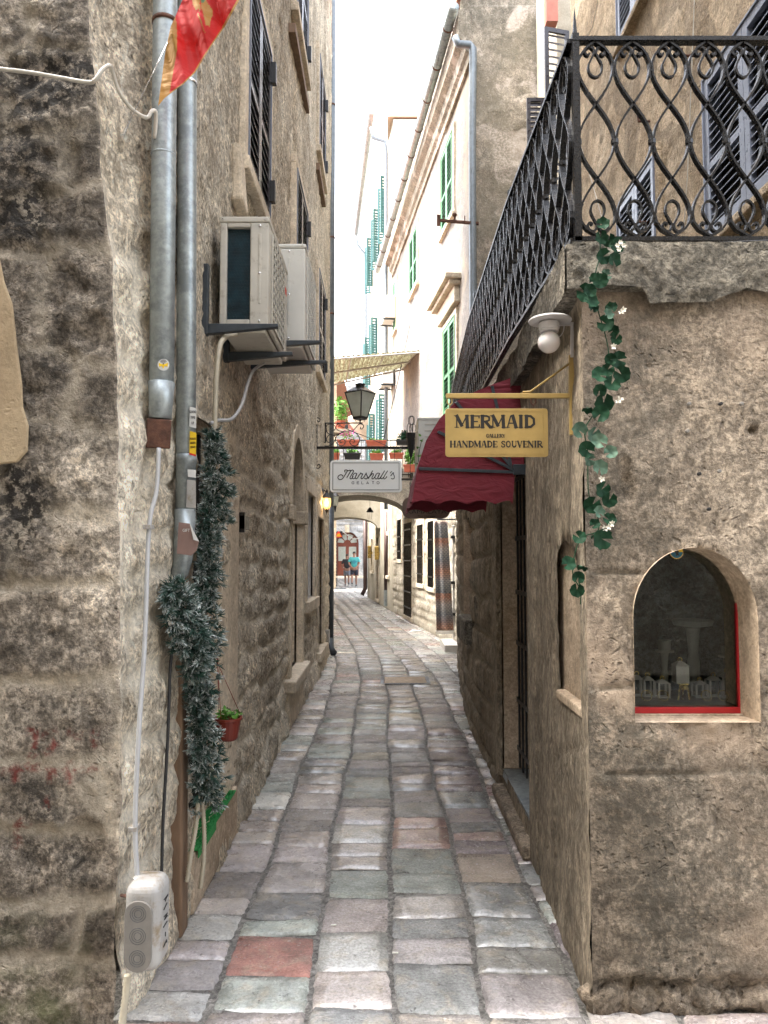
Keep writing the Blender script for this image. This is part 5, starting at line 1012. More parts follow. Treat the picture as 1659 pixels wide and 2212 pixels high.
# big street lantern on a scroll bracket
YL = 10.9; zc_ = lambda x, y: P(630.9 + .0992 * x, 877.8 + .0992 * y, YL)
SL = empty('street_lantern', P(778, 905, YL), 'black street lantern with frosted glass on a scrolled wrought iron bracket', 'street lamp')
c = P(778, 902, YL); k1 = YL / 1597; hgt = 54 * k1; rt = 33 * k1; rb = 15.5 * k1
mb = MB(); rot = .0
def sq(r, z): return [c + V3(r * math.cos(a), r * math.sin(a), z) for a in [-math.pi / 2 + math.pi / 2 * q + .12 for q in range(4)]]
A_, B_ = sq(rb, 0), sq(rt, hgt); mb.add(A_ + B_, [(i, (i + 1) % 4, 4 + (i + 1) % 4, 4 + i) for i in range(4)]); mb.build('frosted_glass', M_frost, SL)
for i in range(4): tubeobj('corner_bar', [A_[i], B_[i]], .011, M_black, 6, SL)
mb = MB(); mb.tube(A_, .012, 5, closed=True); mb.add(sq(rb, -.01) + sq(rb, -.03), [(0, 1, 2, 3), (4, 7, 6, 5)] + [(i, (i + 1) % 4, 4 + (i + 1) % 4, 4 + i) for i in range(4)]); mb.tube(B_, .012, 5, closed=True); mb.build('frame_ring', M_black, SL)
C_, D_ = sq(rt * 1.08, hgt), sq(rt * .38, hgt + 13 * k1); mb = MB(); mb.add(C_ + D_, [(i, (i + 1) % 4, 4 + (i + 1) % 4, 4 + i) for i in range(4)] + [(0, 3, 2, 1)]); mb.build('roof', M_iron, SL)
mb = MB(); mb.lathe([(rt * .30, hgt + 12 * k1), (rt * .27, hgt + 17 * k1), (rt * .38, hgt + 18 * k1), (rt * .34, hgt + 20 * k1), (rt * .14, hgt + 22 * k1), (0.01, hgt + 24 * k1)], c, 12); mb.build('chimney_cap', M_iron, SL)
mb = MB(); s5 = lambda x, y: P(685.8 + .19843 * x, 713.2 + .19843 * y, YL)
mb.tube([c + V3(0, 0, -.03), zc_(1480, 360)], .012, 6); mb.tube([c + V3(-rb * .8, 0, -.02), zc_(1400, 345)], .004, 5); mb.tube([c + V3(rb * .8, 0, -.02), zc_(1560, 345)], .004, 5); mb.build('stem', M_black, SL)
mb = MB(); mb.tube([zc_(640, 366), zc_(1540, 362)], .010, 6); mb.tube([zc_(728, 365), zc_(728, 790)], .012, 6); mb.tube([zc_(560, 790), zc_(728, 790)], .008, 6); mb.tube([zc_(560, 366), zc_(728, 366)], .010, 6); mb.build('bracket_bar', M_black, SL)
def scroll(pts, r=.0065, nm='scroll'): mb = MB(); mb.tube(smoothpath([zc_(*q) for q in pts], 5), r, 5); return mb.build(nm, M_black, SL)
scroll([(728, 395), (640, 470), (575, 560), (560, 660), (590, 770), (680, 850), (780, 862), (880, 820), (940, 730), (930, 650), (850, 610), (790, 640), (750, 700), (765, 770), (810, 780), (845, 740), (830, 690)])
scroll([(740, 480), (760, 410), (840, 385), (920, 410), (945, 470), (920, 520), (870, 525), (845, 490), (860, 470)]); scroll([(745, 470), (760, 560), (830, 610), (930, 628), (1040, 590), (1150, 545), (1300, 545), (1400, 590), (1465, 680), (1460, 780), (1390, 855), (1310, 850), (1260, 790), (1275, 730), (1330, 720), (1365, 760), (1340, 790)])
scroll([(960, 455), (975, 395), (1030, 385), (1045, 420), (1010, 440), (985, 420)]); scroll([(955, 450), (985, 510), (1080, 550), (1130, 545)]); scroll([(1320, 540), (1400, 450), (1470, 385), (1540, 400), (1555, 450), (1520, 495), (1485, 480), (1500, 450)]); scroll([(1120, 550), (1040, 600), (965, 660), (950, 760), (1000, 830), (1080, 860), (1150, 810), (1150, 740), (1090, 715), (1040, 750), (1060, 790), (1090, 775)]); scroll([(985, 400), (1300, 540), (1700, 700), (2150, 905)], .005, 'stay_rod')
# hanging white gelato sign
YS = 9.7; zs = lambda x, y: P(713.2 + .11574 * x, 850.3 + .11574 * y, YS); za_ = lambda x, y: P(630.9 + .0992 * x, 877.8 + .0992 * y, YS)
MSG = empty('hanging_sign', zs(670, 1840), 'white hanging sign lettered for gelato in black script, under a long black bar', 'sign')
mb = MB(); mb.box((-.885, YS - .03, za_(0, 905).z - .016), (P(905, 967, YS).x, YS + .03, za_(0, 905).z + .016)); arm = mb.build('long_bar', M_iron, MSG)
mb = MB(); a, b = za_(487, 400), za_(550, 1200); mb.box((a.x, YS - .03, b.z), (b.x, YS + .03, a.z)); mb.hexa([za_(487, 1200), za_(550, 1200), za_(550, 1200) + V3(0, .03, 0), za_(487, 1200) + V3(0, .03, 0), za_(490, 1290), za_(505, 1290), za_(505, 1290) + V3(0, .03, 0), za_(490, 1290) + V3(0, .03, 0)]); mb.hexa([za_(487, 400), za_(550, 400), za_(550, 400) + V3(0, .03, 0), za_(487, 400) + V3(0, .03, 0), za_(490, 325), za_(505, 325), za_(505, 325) + V3(0, .03, 0), za_(490, 325) + V3(0, .03, 0)]); mb.build('wall_plate', M_black, MSG)
for pts in ([(495, 340), (505, 280), (550, 248), (600, 270), (605, 315), (570, 335), (548, 300)], [(500, 1290), (515, 1330), (570, 1352), (612, 1310), (600, 1270), (565, 1270), (562, 1300)]): mb = MB(); mb.tube(smoothpath([za_(*q) for q in pts], 5), .006, 5); mb.build('scroll', M_black, MSG)
for x in (140, 1200): mb = MB(); mb.tube([zs(x, 1030), zs(x, 1275)], .004, 5); mb.build('hook', M_black, MSG)
def rrect(x0, x1, z0, z1, r, n=5):
    o_ = []
    for cx__, cz__, a0 in ((x1 - r, z1 - r, 0), (x0 + r, z1 - r, 90), (x0 + r, z0 + r, 180), (x1 - r, z0 + r, 270)): o_ += [(cx__ + r * math.cos(R(a0 + 90 * k / n)), cz__ + r * math.sin(R(a0 + 90 * k / n))) for k in range(n + 1)]
    return o_
a, b = zs(0, 1248), zs(1338, 1842); mb = MB(); mb.prism([(x, YS - .012, z) for x, z in rrect(a.x, b.x, b.z, a.z, .045)], (0, .024, 0)); bd_ = mb.build('board', M_signw, MSG, bevel=.003)
def border(mb, x0, x1, z0, z1, w, y, th=.002):
    mb.box((x0, y - th, z0), (x1, y, z0 + w)); mb.box((x0, y - th, z1 - w), (x1, y, z1)); mb.box((x0, y - th, z0 + w), (x0 + w, y, z1 - w)); mb.box((x1 - w, y - th, z0 + w), (x1, y, z1 - w))
a, b = zs(47, 1290), zs(1292, 1803); mb = MB(); border(mb, a.x, b.x, b.z, a.z, .0075, YS - .012); mb.build('black_border', M_black, bd_)
SC = [[(240, 1550), (225, 1522), (190, 1517), (155, 1540), (146, 1572), (170, 1603), (215, 1600), (250, 1567), (290, 1500), (330, 1432)], [(285, 1470), (268, 1450), (280, 1428), (310, 1427), (345, 1440), (372, 1428), (378, 1455), (350, 1505), (310, 1576)], [(350, 1505), (385, 1447), (415, 1428), (437, 1442), (427, 1475), (378, 1552), (374, 1585), (400, 1588), (432, 1545)],
      [(492, 1492), (465, 1485), (435, 1510), (416, 1552), (424, 1588), (450, 1586), (480, 1545), (500, 1488)], [(498, 1495), (472, 1560), (480, 1590), (505, 1580), (545, 1520), (578, 1475)], [(574, 1478), (575, 1497), (600, 1497), (604, 1512), (577, 1568), (585, 1590), (612, 1580), (655, 1520), (676, 1477)], [(674, 1480), (675, 1505), (695, 1545), (694, 1580), (668, 1594), (638, 1580)], [(692, 1580), (735, 1545), (794, 1438)],
      [(794, 1438), (740, 1540), (712, 1592)], [(742, 1545), (782, 1500), (808, 1500), (806, 1522), (780, 1572), (792, 1592), (820, 1575), (852, 1525)], [(920, 1492), (890, 1485), (857, 1510), (838, 1555), (848, 1588), (876, 1584), (905, 1540), (925, 1488)], [(922, 1495), (893, 1560), (900, 1590), (930, 1578), (1018, 1440)], [(1018, 1440), (950, 1555), (948, 1588), (972, 1586), (1000, 1560)], [(1073, 1440), (1004, 1555), (1003, 1588), (1028, 1588), (1060, 1545)], [(1150, 1452), (1118, 1487)], [(1128, 1538), (1180, 1475), (1180, 1503), (1198, 1545), (1194, 1580), (1165, 1594), (1140, 1580)]]
mb = MB()
for s_ in SC: mb.tube([p + V3(0, -.0125, 0) for p in smoothpath([zs(*q) for q in s_], 4)], .0062, 5)
GE = {'G': [[(45, 8), (25, 0), (5, 12), (0, 24), (8, 40), (25, 47), (44, 40), (44, 26), (28, 26)]], 'E': [[(38, 0), (0, 0), (0, 46), (38, 46)], [(0, 23), (32, 23)]], 'L': [[(0, 0), (0, 46), (34, 46)]], 'A': [[(0, 46), (21, 0), (42, 46)], [(9, 30), (33, 30)]], 'T': [[(0, 0), (40, 0)], [(20, 0), (20, 46)]], 'O': [[(24, 0), (7, 7), (0, 23), (7, 40), (24, 46), (41, 40), (48, 23), (41, 7), (24, 0)]]}
for ch_, x in zip('GELATO', (403, 501, 588, 678, 780, 870)):
    for s_ in GE[ch_]: mb.tube([zs(x + a, 1642 + b) + V3(0, -.0125, 0) for a, b in s_], .0034, 4)
mb.build('lettering', M_black, bd_)
# cone shaped iron ornament at the bar end
UO = empty('iron_ornament', P(887, 967, 9.62), 'black furled umbrella shaped iron ornament with loops at the end of the long bar', 'ornament'); z4 = lambda x, y: P(713.2 + .11574 * x, 850.3 + .11574 * y, 9.6)
c = z4(1508, 740); mb = MB(); mb.lathe([(.072, 0), (.06, -.08), (.038, -.22), (.018, -.30), (.003, -.345)], c, 8); mb.build('cone', M_black, UO)
for x, y, rx_, ry_ in ((1508, 500, 48, 82), (1530, 500, 48, 82), (1470, 650, 35, 90), (1510, 660, 30, 85), (1560, 655, 35, 90)): mb = MB(); mb.tube([z4(x + rx_ * math.cos(a), y + ry_ * math.sin(a)) for a in [2 * math.pi * k / 20 for k in range(20)]], .005, 5, closed=True); mb.build('loop', M_black, UO)
tubeobj('rod', [z4(1495, 1180), z4(1492, 1580)], .006, M_iron, 6, UO)
# rounded wooden massage sign
YK = 9.2; s5k = lambda x, y: P(685.8 + .19843 * x, 713.2 + .19843 * y, YK); KS = empty('hanging_sign', s5k(1185, 2050), 'dark wooden rounded hanging sign behind the maroon awning', 'sign')
a, b = s5k(925, 1812), s5k(1445, 2052); mb = MB(); mb.prism([(x, YK - .012, z) for x, z in rrect(a.x, b.x, b.z, a.z, .10)], (0, .024, 0)); kb = mb.build('board', M_signk, KS, bevel=.004)
mb = MB(); T_ = Matrix.Translation(s5k(1185, 1978) + V3(0, -.0135, 0)) @ Matrix.Rotation(math.pi / 2, 4, 'X'); put_text(mb, 'KAMALAYA', .075, T_, 1.28); put_text(mb, 'Thai Massage', .034, Matrix.Translation(s5k(1185, 2028) + V3(0, -.0135, 0)) @ Matrix.Rotation(math.pi / 2, 4, 'X'), 1.2); mb.build('lettering', M_black, kb)
mb = MB(); p0, p1 = s5k(915, 1625), s5k(1090, 1618); mb.box((p0.x, YK - .015, p0.z - .012), (.95, YK + .015, p0.z + .012)); mb.lathe([(.012, 0), (.028, .01), (.001, .09)], p1 + V3(.02, 0, 0), 8, 'x'); mb.build('bracket_bar', M_black, KS)
for x in (1010, 1350):
    z = s5k(x, 1640).z; k = 0; mb = MB()
    while z - k * .026 > s5k(x, 1812).z: cc = V3(s5k(x, 1700).x, YK, z - k * .026 - .014); mb.tube([cc + (V3(.008 * math.cos(a), 0, .018 * math.sin(a)) if k % 2 else V3(0, .008 * math.cos(a), .018 * math.sin(a))) for a in [2 * math.pi * q / 10 for q in range(10)]], .003, 4, closed=True); k += 1
    mb.build('chain', M_iron, KS)
# ============================================================= objects on the right
# railing
RA = empty('terrace_railing', (.715, 2.70, 2.745), 'black wrought iron railing of looping straps round the terrace edge', 'railing')
side = [(.712, 2.70), (.692, 3.95), (.715, 6.05), (.80, 8.3), (.90, 10.2)]; Z0, Z1 = 2.79, 3.545
def along(pts, d):
    for a, b in zip(pts[:-1], pts[1:]):
        L = math.hypot(b[0] - a[0], b[1] - a[1])
        if d <= L: return a[0] + (b[0] - a[0]) * d / L, a[1] + (b[1] - a[1]) * d / L, (b[0] - a[0]) / L, (b[1] - a[1]) / L
        d -= L
    return b[0], b[1], (b[0] - a[0]) / L, (b[1] - a[1]) / L
def unit_mb(M):
    H = Z1 - Z0; p = .14; mb = MB(M); f = (.024, .008, (0, 0, 1)); f = (f[0], f[1], (M.to_3x3() @ Vector((0, 0, 1))))
    inv = M.inverted()
    for sg in (-1, 1):
        q = []
        for i in range(29):
            t_ = i / 28; y = H * t_; yy = 1 - t_
            if yy < .13: x = p / 2 * math.sin((yy / .13) * math.pi / 2) ** .7
            elif yy > .90: x = p / 2 * math.sin((1 - yy) / .10 * math.pi / 2) ** .7
            else: x = p / 2 * math.cos((yy - .13) / .77 * 4 * math.pi / 2 * 1.0)
            ph = (yy - .13) / .77
            if .13 <= yy <= .90: x = p / 2 * math.cos(ph * 2 * math.pi)
            q.append((M @ Vector((sg * x * .96, y, 0))))
        m2 = MB(); m2.tube(q, 0, flat=f); n = len(mb.v); mb.v += m2.v; mb.f += [tuple(i + n for i in ff) for ff in m2.f]; mb.m += m2.m; mb.sm += m2.sm
    m2 = MB()
    loop = lambda s, y0: [M @ Vector((x, y0 + s * y, 0)) for x, y in [(0, .02), (.014, .045), (.026, .075), (.02, .105), (0, .118), (-.02, .105), (-.026, .075), (-.014, .045), (0, .02)]]
    m2.tube(smoothpath(loop(-1, H - .02), 3), 0, flat=(.014, .007, f[2])); m2.tube(smoothpath(loop(1, .02), 3), 0, flat=(.014, .007, f[2]))
    for s, y0 in ((-1, H - .035), (1, .035)):
        for sg in (-1, 1): m2.tube(smoothpath([M @ Vector((sg * x, y0 + s * y, 0)) for x, y in [(.003, .014), (.006, -.006), (.020, -.016), (.036, -.006), (.037, .012), (.027, .017), (.021, .008)]], 3), 0, flat=(.016, .008, f[2]))
    n = len(mb.v); mb.v += m2.v; mb.f += [tuple(i + n for i in ff) for ff in m2.f]; mb.m += m2.m; mb.sm += m2.sm
    for x in (-p / 2, ): mb.lathe([(.008, -.012), (.015, -.008), (.015, .008), (.008, .012)], (x, H * .485, 0), 8, 'y')
    return mb
L = sum(math.hypot(b[0] - a[0], b[1] - a[1]) for a, b in zip(side[:-1], side[1:])); n_ = int((L - .02) / .14)
for k in range(n_):
    x, y, dx, dy = along(side, .085 + k * .14); unit_mb(frame((x, y, Z0), (-dx, -dy, 0))).build('scroll_panel', M_iron, RA)
for k in range(11): unit_mb(frame((.80 + k * .14, 2.70, Z0), (1, 0, 0))).build('scroll_panel', M_iron, RA)
pl = [V3(x, y, 0) for x, y in side]
for z, w, h in ((Z0 - .012, .03, .016), (Z1 + .008, .034, .016)):
    mb = MB(); mb.tube([p + V3(0, 0, z) for p in pl], 0, flat=(h, w, (0, 0, 1))); mb.tube([V3(.712, 2.70, z + .0), V3(2.4, 2.70, z)], 0, flat=(h, w, (0, 0, 1))); mb.build('rail', M_iron, RA)
mb = MB(); px = P(1245, 300, 2.70).x; mb.box((px - .013, 2.685, 2.745), (px + .013, 2.715, Z1 + .03)); mb.add([(px - .008, 2.692, Z1 + .03), (px + .008, 2.692, Z1 + .03), (px + .008, 2.708, Z1 + .03), (px - .008, 2.708, Z1 + .03), (px, 2.70, P(1240, 12, 2.7).z)], [(0, 1, 4), (1, 2, 4), (2, 3, 4), (3, 0, 4)]); mb.build('corner_post', M_iron, RA)
mb = MB(); mb.tube(smoothpath([P(1235, 536, 2.66), P(1300, 530, 2.68), P(1400, 538, 2.68), P(1500, 528, 2.68), P(1700, 518, 2.68)]), .004, 5); tag(mb.build('cable', M_bcable), 'thin black cable lying along the foot of the front railing', 'cable')
# trailing ivy
rg = random.Random(21); IV = empty('ivy_garland', P(1290, 1295, 2.60), 'artificial round leaved ivy with tiny white flowers trailing down the front corner', 'garland')
zb_ = lambda x, y, Y=2.60: P(1179.5 + .32246 * x, 603.5 + .32246 * y, Y)
z8 = lambda x, y, Y=2.60: P(1097.2 + .3386 * x, .3386 * y, Y)
stem = [z8(590, 1470), z8(600, 1600), z8(570, 1720)] + [zb_(*q) for q in [(330, 40), (360, 200), (400, 330), (430, 480), (420, 620), (390, 760), (340, 880), (270, 1000), (290, 1150), (290, 1300), (300, 1450), (350, 1560), (360, 1680), (250, 1730), (200, 1850), (190, 1980), (240, 2080), (240, 2180)]]
mb = MB(); mb.tube([p + V3(0, .02, 0) for p in smoothpath(stem, 5)], .0022, 5); mb.build('stem', M_leaf, IV)
LV = [(280, 90, 50, 0), (350, 20, 45, 0), (320, 190, 45, 0), (440, 190, 45, 0), (395, 300, 45, 0), (455, 340, 45, 0), (460, 410, 45, 1), (420, 545, 50, 0), (480, 540, 45, 0), (350, 650, 50, 0), (500, 640, 45, 0), (345, 755, 45, 0), (385, 830, 55, 0), (440, 700, 50, 0), (290, 865, 45, 2), (350, 910, 58, 1), (230, 1005, 55, 3), (320, 1035, 50, 3), (345, 1090, 50, 1), (255, 1145, 45, 0), (415, 1165, 50, 3), (285, 1210, 45, 1), (350, 1265, 40, 3), (370, 1410, 45, 0), (415, 1480, 45, 1), (310, 1510, 50, 1), (340, 1560, 45, 1), (330, 1640, 45, 0), (420, 1610, 40, 0), (225, 1730, 50, 1), (360, 1740, 60, 0), (150, 1905, 50, 0), (210, 1995, 45, 0), (205, 2080, 50, 0), (240, 1925, 30, 2), (340, 1700, 40, 2), (300, 120, 35, 0), (400, 250, 40, 1), (395, 620, 35, 1)]
LV = [(zb_(a, b), r * .32246, k) for a, b, r, k in LV] + [(z8(a, b), r * .3386, k) for a, b, r, k in [(590, 1450, 40, 1), (585, 1530, 38, 1), (640, 1540, 38, 0), (700, 1560, 45, 0), (600, 1650, 45, 1), (660, 1680, 42, 0), (560, 1790, 50, 0), (620, 1760, 45, 1), (500, 1870, 48, 0), (520, 1930, 45, 0)]]
for c, r, k in LV:
    r = r * 2.6 / 1597 * rg.uniform(.8, 1.35); nn = 18; tilt = Matrix.Rotation(rg.uniform(-.45, .3) if k != 2 else 1.25, 3, 'X') @ Matrix.Rotation(rg.uniform(-.4, .4), 3, 'Z') @ Matrix.Rotation(rg.uniform(0, 6.28), 3, 'Y'); vs = [V3(0, .004, 0)]; c = c + V3(0, rg.uniform(-.03, .015), 0)
    for i in range(nn):
        a = -math.pi / 2 + .25 + (2 * math.pi - .5) * i / (nn - 1); rr = r * (1 + .05 * math.cos(i * 2.9)); vs.append(V3(rr * math.cos(a), -.006 + .005 * math.sin(i * 1.9), rr * math.sin(a)))
    for rr2 in (.55,): vs += [V3(v.x * rr2, -.001, v.z * rr2) for v in vs[1:nn + 1]]
    mb = MB(); mb.add([c + tilt @ v for v in vs], [(0, nn + 1 + i, nn + 2 + i) for i in range(nn - 1)] + [(nn + 1 + i, 1 + i, 2 + i, nn + 2 + i) for i in range(nn - 1)])
    mb.build('leaf', [M_leaf, M_leafp, M_leaf, M_leafp][k] if k != 1 or rg.random() < .35 else M_leafb if rg.random() < .0 else M_leaf, IV, smooth=True)
for a, b in [(480, 240), (495, 225), (430, 470), (475, 815), (460, 830), (420, 1640), (400, 1660), (375, 1670), (350, 1345)]:
    c = zb_(a, b) + V3(0, -.035, 0); mb = MB()
    for i in range(5): an = i * 1.256 + rg.random(); d = V3(math.cos(an), -.5, math.sin(an)).normalized(); s_ = d.cross(V3(0, 1, 0)).normalized() * .004; mb.add([c, c + d * .007 + s_, c + d * .014, c + d * .007 - s_], [(0, 1, 2, 3)])
    mb.build('flower', M_petal, IV)
for a, b in [(680, 1590), (700, 1570), (690, 1615), (720, 1590)]:
    c = z8(a, b) + V3(0, -.03, 0); mb = MB()
    for i in range(6): an = i * 1.05; d = V3(math.cos(an), -.5, math.sin(an)).normalized(); s_ = d.cross(V3(0, 1, 0)).normalized() * .006; mb.add([c, c + d * .006 + s_ * .6, c + d * .011, c + d * .006 - s_ * .6], [(0, 1, 2, 3)])
    mb.build('flower', M_petal, IV)
# lamp above the sign
GLm = empty('globe_lamp', P(1186, 690, 2.84), 'white globe lamp under a flat disc on an angled arm above the gold sign', 'lamp'); c = P(1188, 692, 2.82)
mb = MB(); mb.lathe([(.0, .006), (.078, .004), (.083, 0), (.083, -.004), (.0, -.006)], c, 28); mb.build('disc_shade', M_white2, GLm, smooth=False)
mb = MB(); mb.lathe([(.038, -.006), (.040, -.012), (.040, -.03), (.036, -.034), (.036, -.042), (.03, -.044)], P(1186, 694, 2.82), 20); mb.build('lamp_holder', M_white2, GLm)
g = P(1186, 739, 2.82); mb = MB(); mb.lathe([(max(.001, .043 * math.sin(math.pi * i / 14)), .043 * math.cos(math.pi * i / 14)) for i in range(15)], g, 24); mb.build('globe', M_opal, GLm, smooth=True)
mb = MB(); mb.tube([P(1180, 700, 2.85), P(1236, 700, 2.85)], 0, flat=(.012, .012, (0, 0, 1))); mb.tube([P(1237, 697, 2.85), P(1236, 772, 2.85)], 0, flat=(.014, .014, (0, 1, 0))); mb.build('arm', M_white2, GLm)
tubeobj('wire', smoothpath([P(1208, 702, 2.83), P(1218, 700, 2.83), P(1216, 718, 2.83), P(1208, 728, 2.83)]), .002, M_white2, 5, GLm)
# gold sign
YM = 2.86; zm = lambda x, y: P(877.8 + .3225 * x, 603.5 + .3225 * y, YM)
MS_ = empty('hanging_sign', zm(605, 1190), 'gold hanging sign with dark slab lettering for a souvenir gallery, under a gold bracket', 'sign')
a, b = zm(260, 866), zm(950, 1190); mb = MB(); mb.prism([(x, YM - .004, z) for x, z in rrect(a.x, b.x, b.z, a.z, .012)], (0, .008, 0)); gb = mb.build('plate', M_gold, MS_, bevel=.001)
a, b = zm(272, 884), zm(918, 1172); mb = MB(); border(mb, a.x, b.x, b.z, a.z, .0012, YM - .004, .001); mb.build('embossed_border', M_gold, gb)
mb = MB(); a, b = zm(265, 765), zm(1090, 797); mb.box((a.x, YM - .008, b.z), (b.x, YM + .008, a.z)); mb.build('arm', M_gold, MS_, bevel=.002)
mb = MB(); a, b = zm(1086, 508), zm(1120, 1045); mb.box((a.x, YM - .010, b.z), (b.x + .004, YM + .010, a.z)); mb.build('wall_bar', M_gold, MS_, bevel=.003)
tubeobj('stay', [zm(780, 755), zm(830, 752), zm(1090, 566)], .0042, M_gold, 6, MS_)
for x in (290, 850):
    mb = MB(); mb.tube([zm(x - 14, 800), zm(x - 16, 826), zm(x, 844), zm(x + 16, 826), zm(x + 14, 800)], .003, 6); mb.tube([zm(x, 840), zm(x, 880)], .0014, 5); mb.build('hook', M_rust if x == 850 else M_gold, MS_)
# slab letters : strokes (points, width) on a unit box
TK, TN = .24, .09
GLY = {'M': (1.05, [([(.14, 0), (.14, 1)], TN), ([(.14, 1), (.5, .15)], TK), ([(.5, .15), (.86, 1)], TN), ([(.86, 1), (.90, 0)], TK)], [(.14, 0), (.90, 0), (.1, 1), (.88, 1)]), 'E': (.72, [([(.2, 0), (.2, 1)], TK), ([(.2, .96), (.7, .96)], TN), ([(.2, .5), (.58, .5)], TN), ([(.2, .04), (.72, .04)], TN), ([(.68, .96), (.68, .78)], TN), ([(.70, .04), (.70, .24)], TN)], [(.18, 0), (.18, 1)]),
       'R': (.8, [([(.2, 0), (.2, 1)], TK), ([(.2, .96), (.5, .96), (.68, .86), (.68, .62), (.5, .5), (.2, .5)], TN * 1.5), ([(.42, .5), (.74, .04), (.86, .04)], TK * .9)], [(.2, 0), (.16, 1)]), 'A': (.86, [([(.12, 0), (.36, .95), (.52, 1)], TN), ([(.50, 1), (.74, 0)], TK), ([(.22, .36), (.64, .36)], TN)], [(.12, 0), (.74, 0)]), 'I': (.42, [([(.22, 0), (.22, 1)], TK)], [(.22, 0), (.22, 1)]),
       'D': (.84, [([(.2, 0), (.2, 1)], TK), ([(.2, .96), (.5, .94), (.72, .72), (.74, .3), (.5, .06), (.2, .04)], TK * .7)], [(.18, 0), (.18, 1)]), 'G': (.82, [([(.7, .74), (.62, .96), (.36, .96), (.16, .72), (.16, .3), (.36, .04), (.66, .06), (.70, .4)], TK * .65), ([(.5, .42), (.8, .42)], TN)], []), 'L': (.68, [([(.2, 0), (.2, 1)], TK), ([(.2, .04), (.66, .04)], TN), ([(.65, .04), (.65, .24)], TN)], [(.2, 1), (.16, 0)]),
       'Y': (.8, [([(.1, 1), (.42, .45)], TK), ([(.72, 1), (.42, .45)], TN), ([(.42, .5), (.42, 0)], TK)], [(.42, 0), (.1, 1), (.72, 1)]), 'H': (.94, [([(.2, 0), (.2, 1)], TK), ([(.76, 0), (.76, 1)], TK), ([(.2, .5), (.76, .5)], TN)], [(.2, 0), (.2, 1), (.76, 0), (.76, 1)]), 'N': (.94, [([(.16, 0), (.16, 1)], TN), ([(.16, 1), (.78, .0)], TK), ([(.78, 0), (.78, 1)], TN)], [(.16, 0), (.1, 1), (.78, 1)]),
       'S': (.7, [([(.62, .76), (.5, .96), (.26, .94), (.14, .76), (.26, .56), (.52, .44), (.62, .24), (.48, .05), (.22, .04), (.10, .24)], TK * .6)], []), 'O': (.84, [([(.42, .97), (.2, .84), (.14, .5), (.2, .16), (.42, .03), (.64, .16), (.70, .5), (.64, .84), (.42, .97)], TK * .7)], []), 'U': (.86, [([(.2, 1), (.2, .25), (.4, .04), (.6, .1), (.70, .3)], TK * .85), ([(.70, .3), (.70, 1)], TN)], [(.2, 1), (.70, 1)]), 'V': (.84, [([(.12, 1), (.42, 0)], TK), ([(.42, 0), (.72, 1)], TN)], [(.12, 1), (.72, 1)]), ' ': (.5, [], [])}
def slab(mb, word, u0, u1, vt, vb, Y):
    adv = sum(GLY[c][0] for c in word); x0, x1 = P(u0, vt, Y).x, P(u1, vt, Y).x; zt, zb = P(u0, vt, Y).z, P(u0, vb, Y).z; sx = (x1 - x0) / adv; sz = zt - zb; x = x0; k = 0
    for ch_ in word:
        w, stx, ser = GLY[ch_]
        segs = list(stx) + [([(a - .15, .0 + b * .95 + .025), (a + .15, b * .95 + .025)], .05) for a, b in ser]
        for pts, tk in segs:
            tk = tk * sx * 1.0
            for a, b in zip(pts[:-1], pts[1:]):
                A, B = Vector((x + a[0] * sx, zb + a[1] * sz)), Vector((x + b[0] * sx, zb + b[1] * sz)); d = (B - A); 
                if d.length < 1e-6: continue
                d.normalize(); nn = Vector((-d.y, d.x)) * tk / 2; A2, B2 = A - d * tk * .25, B + d * tk * .25; k += 1; yy = Y - .0042 - .00002 * (k % 9)
                mb.prism([(q.x, yy, q.y) for q in (A2 + nn, B2 + nn, B2 - nn, A2 - nn)], (0, -.0006, 0))
        x += w * sx
mb = MB(); slab(mb, 'MERMAID', 982, 1156, 898, 924, YM); slab(mb, 'GALLERY', 1049, 1091, 938, 945.5, YM); slab(mb, 'HANDMADE SOUVENIR', 971, 1170.5, 953, 966.5, YM); mb.build('lettering', M_black, gb)
# awning
AY0, AY1 = 4.2, 5.3; AW = empty('awning', P(1108, 1015, AY0), 'maroon dome awning with grey ribs and scalloped edge over the dark doorway', 'awning')
prf = [(902, 1012), (921, 952), (950, 905), (985, 868), (1030, 845), (1062, 832), (1128, 808)]; pr3 = [P(u, v, AY0) for u, v in prf]; pv = P(1112, 1015, AY0); wx = .80
def vz(p, x): return p
mb = MB(); m_ = 9; ys = [AY0 + (AY1 - AY0) * j / (m_ - 1) for j in range(m_)]
def bow(y): t_ = (y - AY0) / (AY1 - AY0); return 0
pts = pr3 + [V3(wx, AY0, pr3[-1].z + .01)]; vs = [V3(p.x, y, p.z - .008 * math.sin((y - AY0) / (AY1 - AY0) * math.pi) * (1 if 0 < i < 6 else 0)) for y in ys for i, p in enumerate(pts)]; n = len(pts)
mb.add(vs, [(j * n + i, j * n + i + 1, (j + 1) * n + i + 1, (j + 1) * n + i) for j in range(m_ - 1) for i in range(n - 1)]); mb.build('canopy', M_awn, AW, solid=.004)
scal = lambda k, n: .014 * abs(math.sin(math.pi * k / n * 2.5)) ** .7
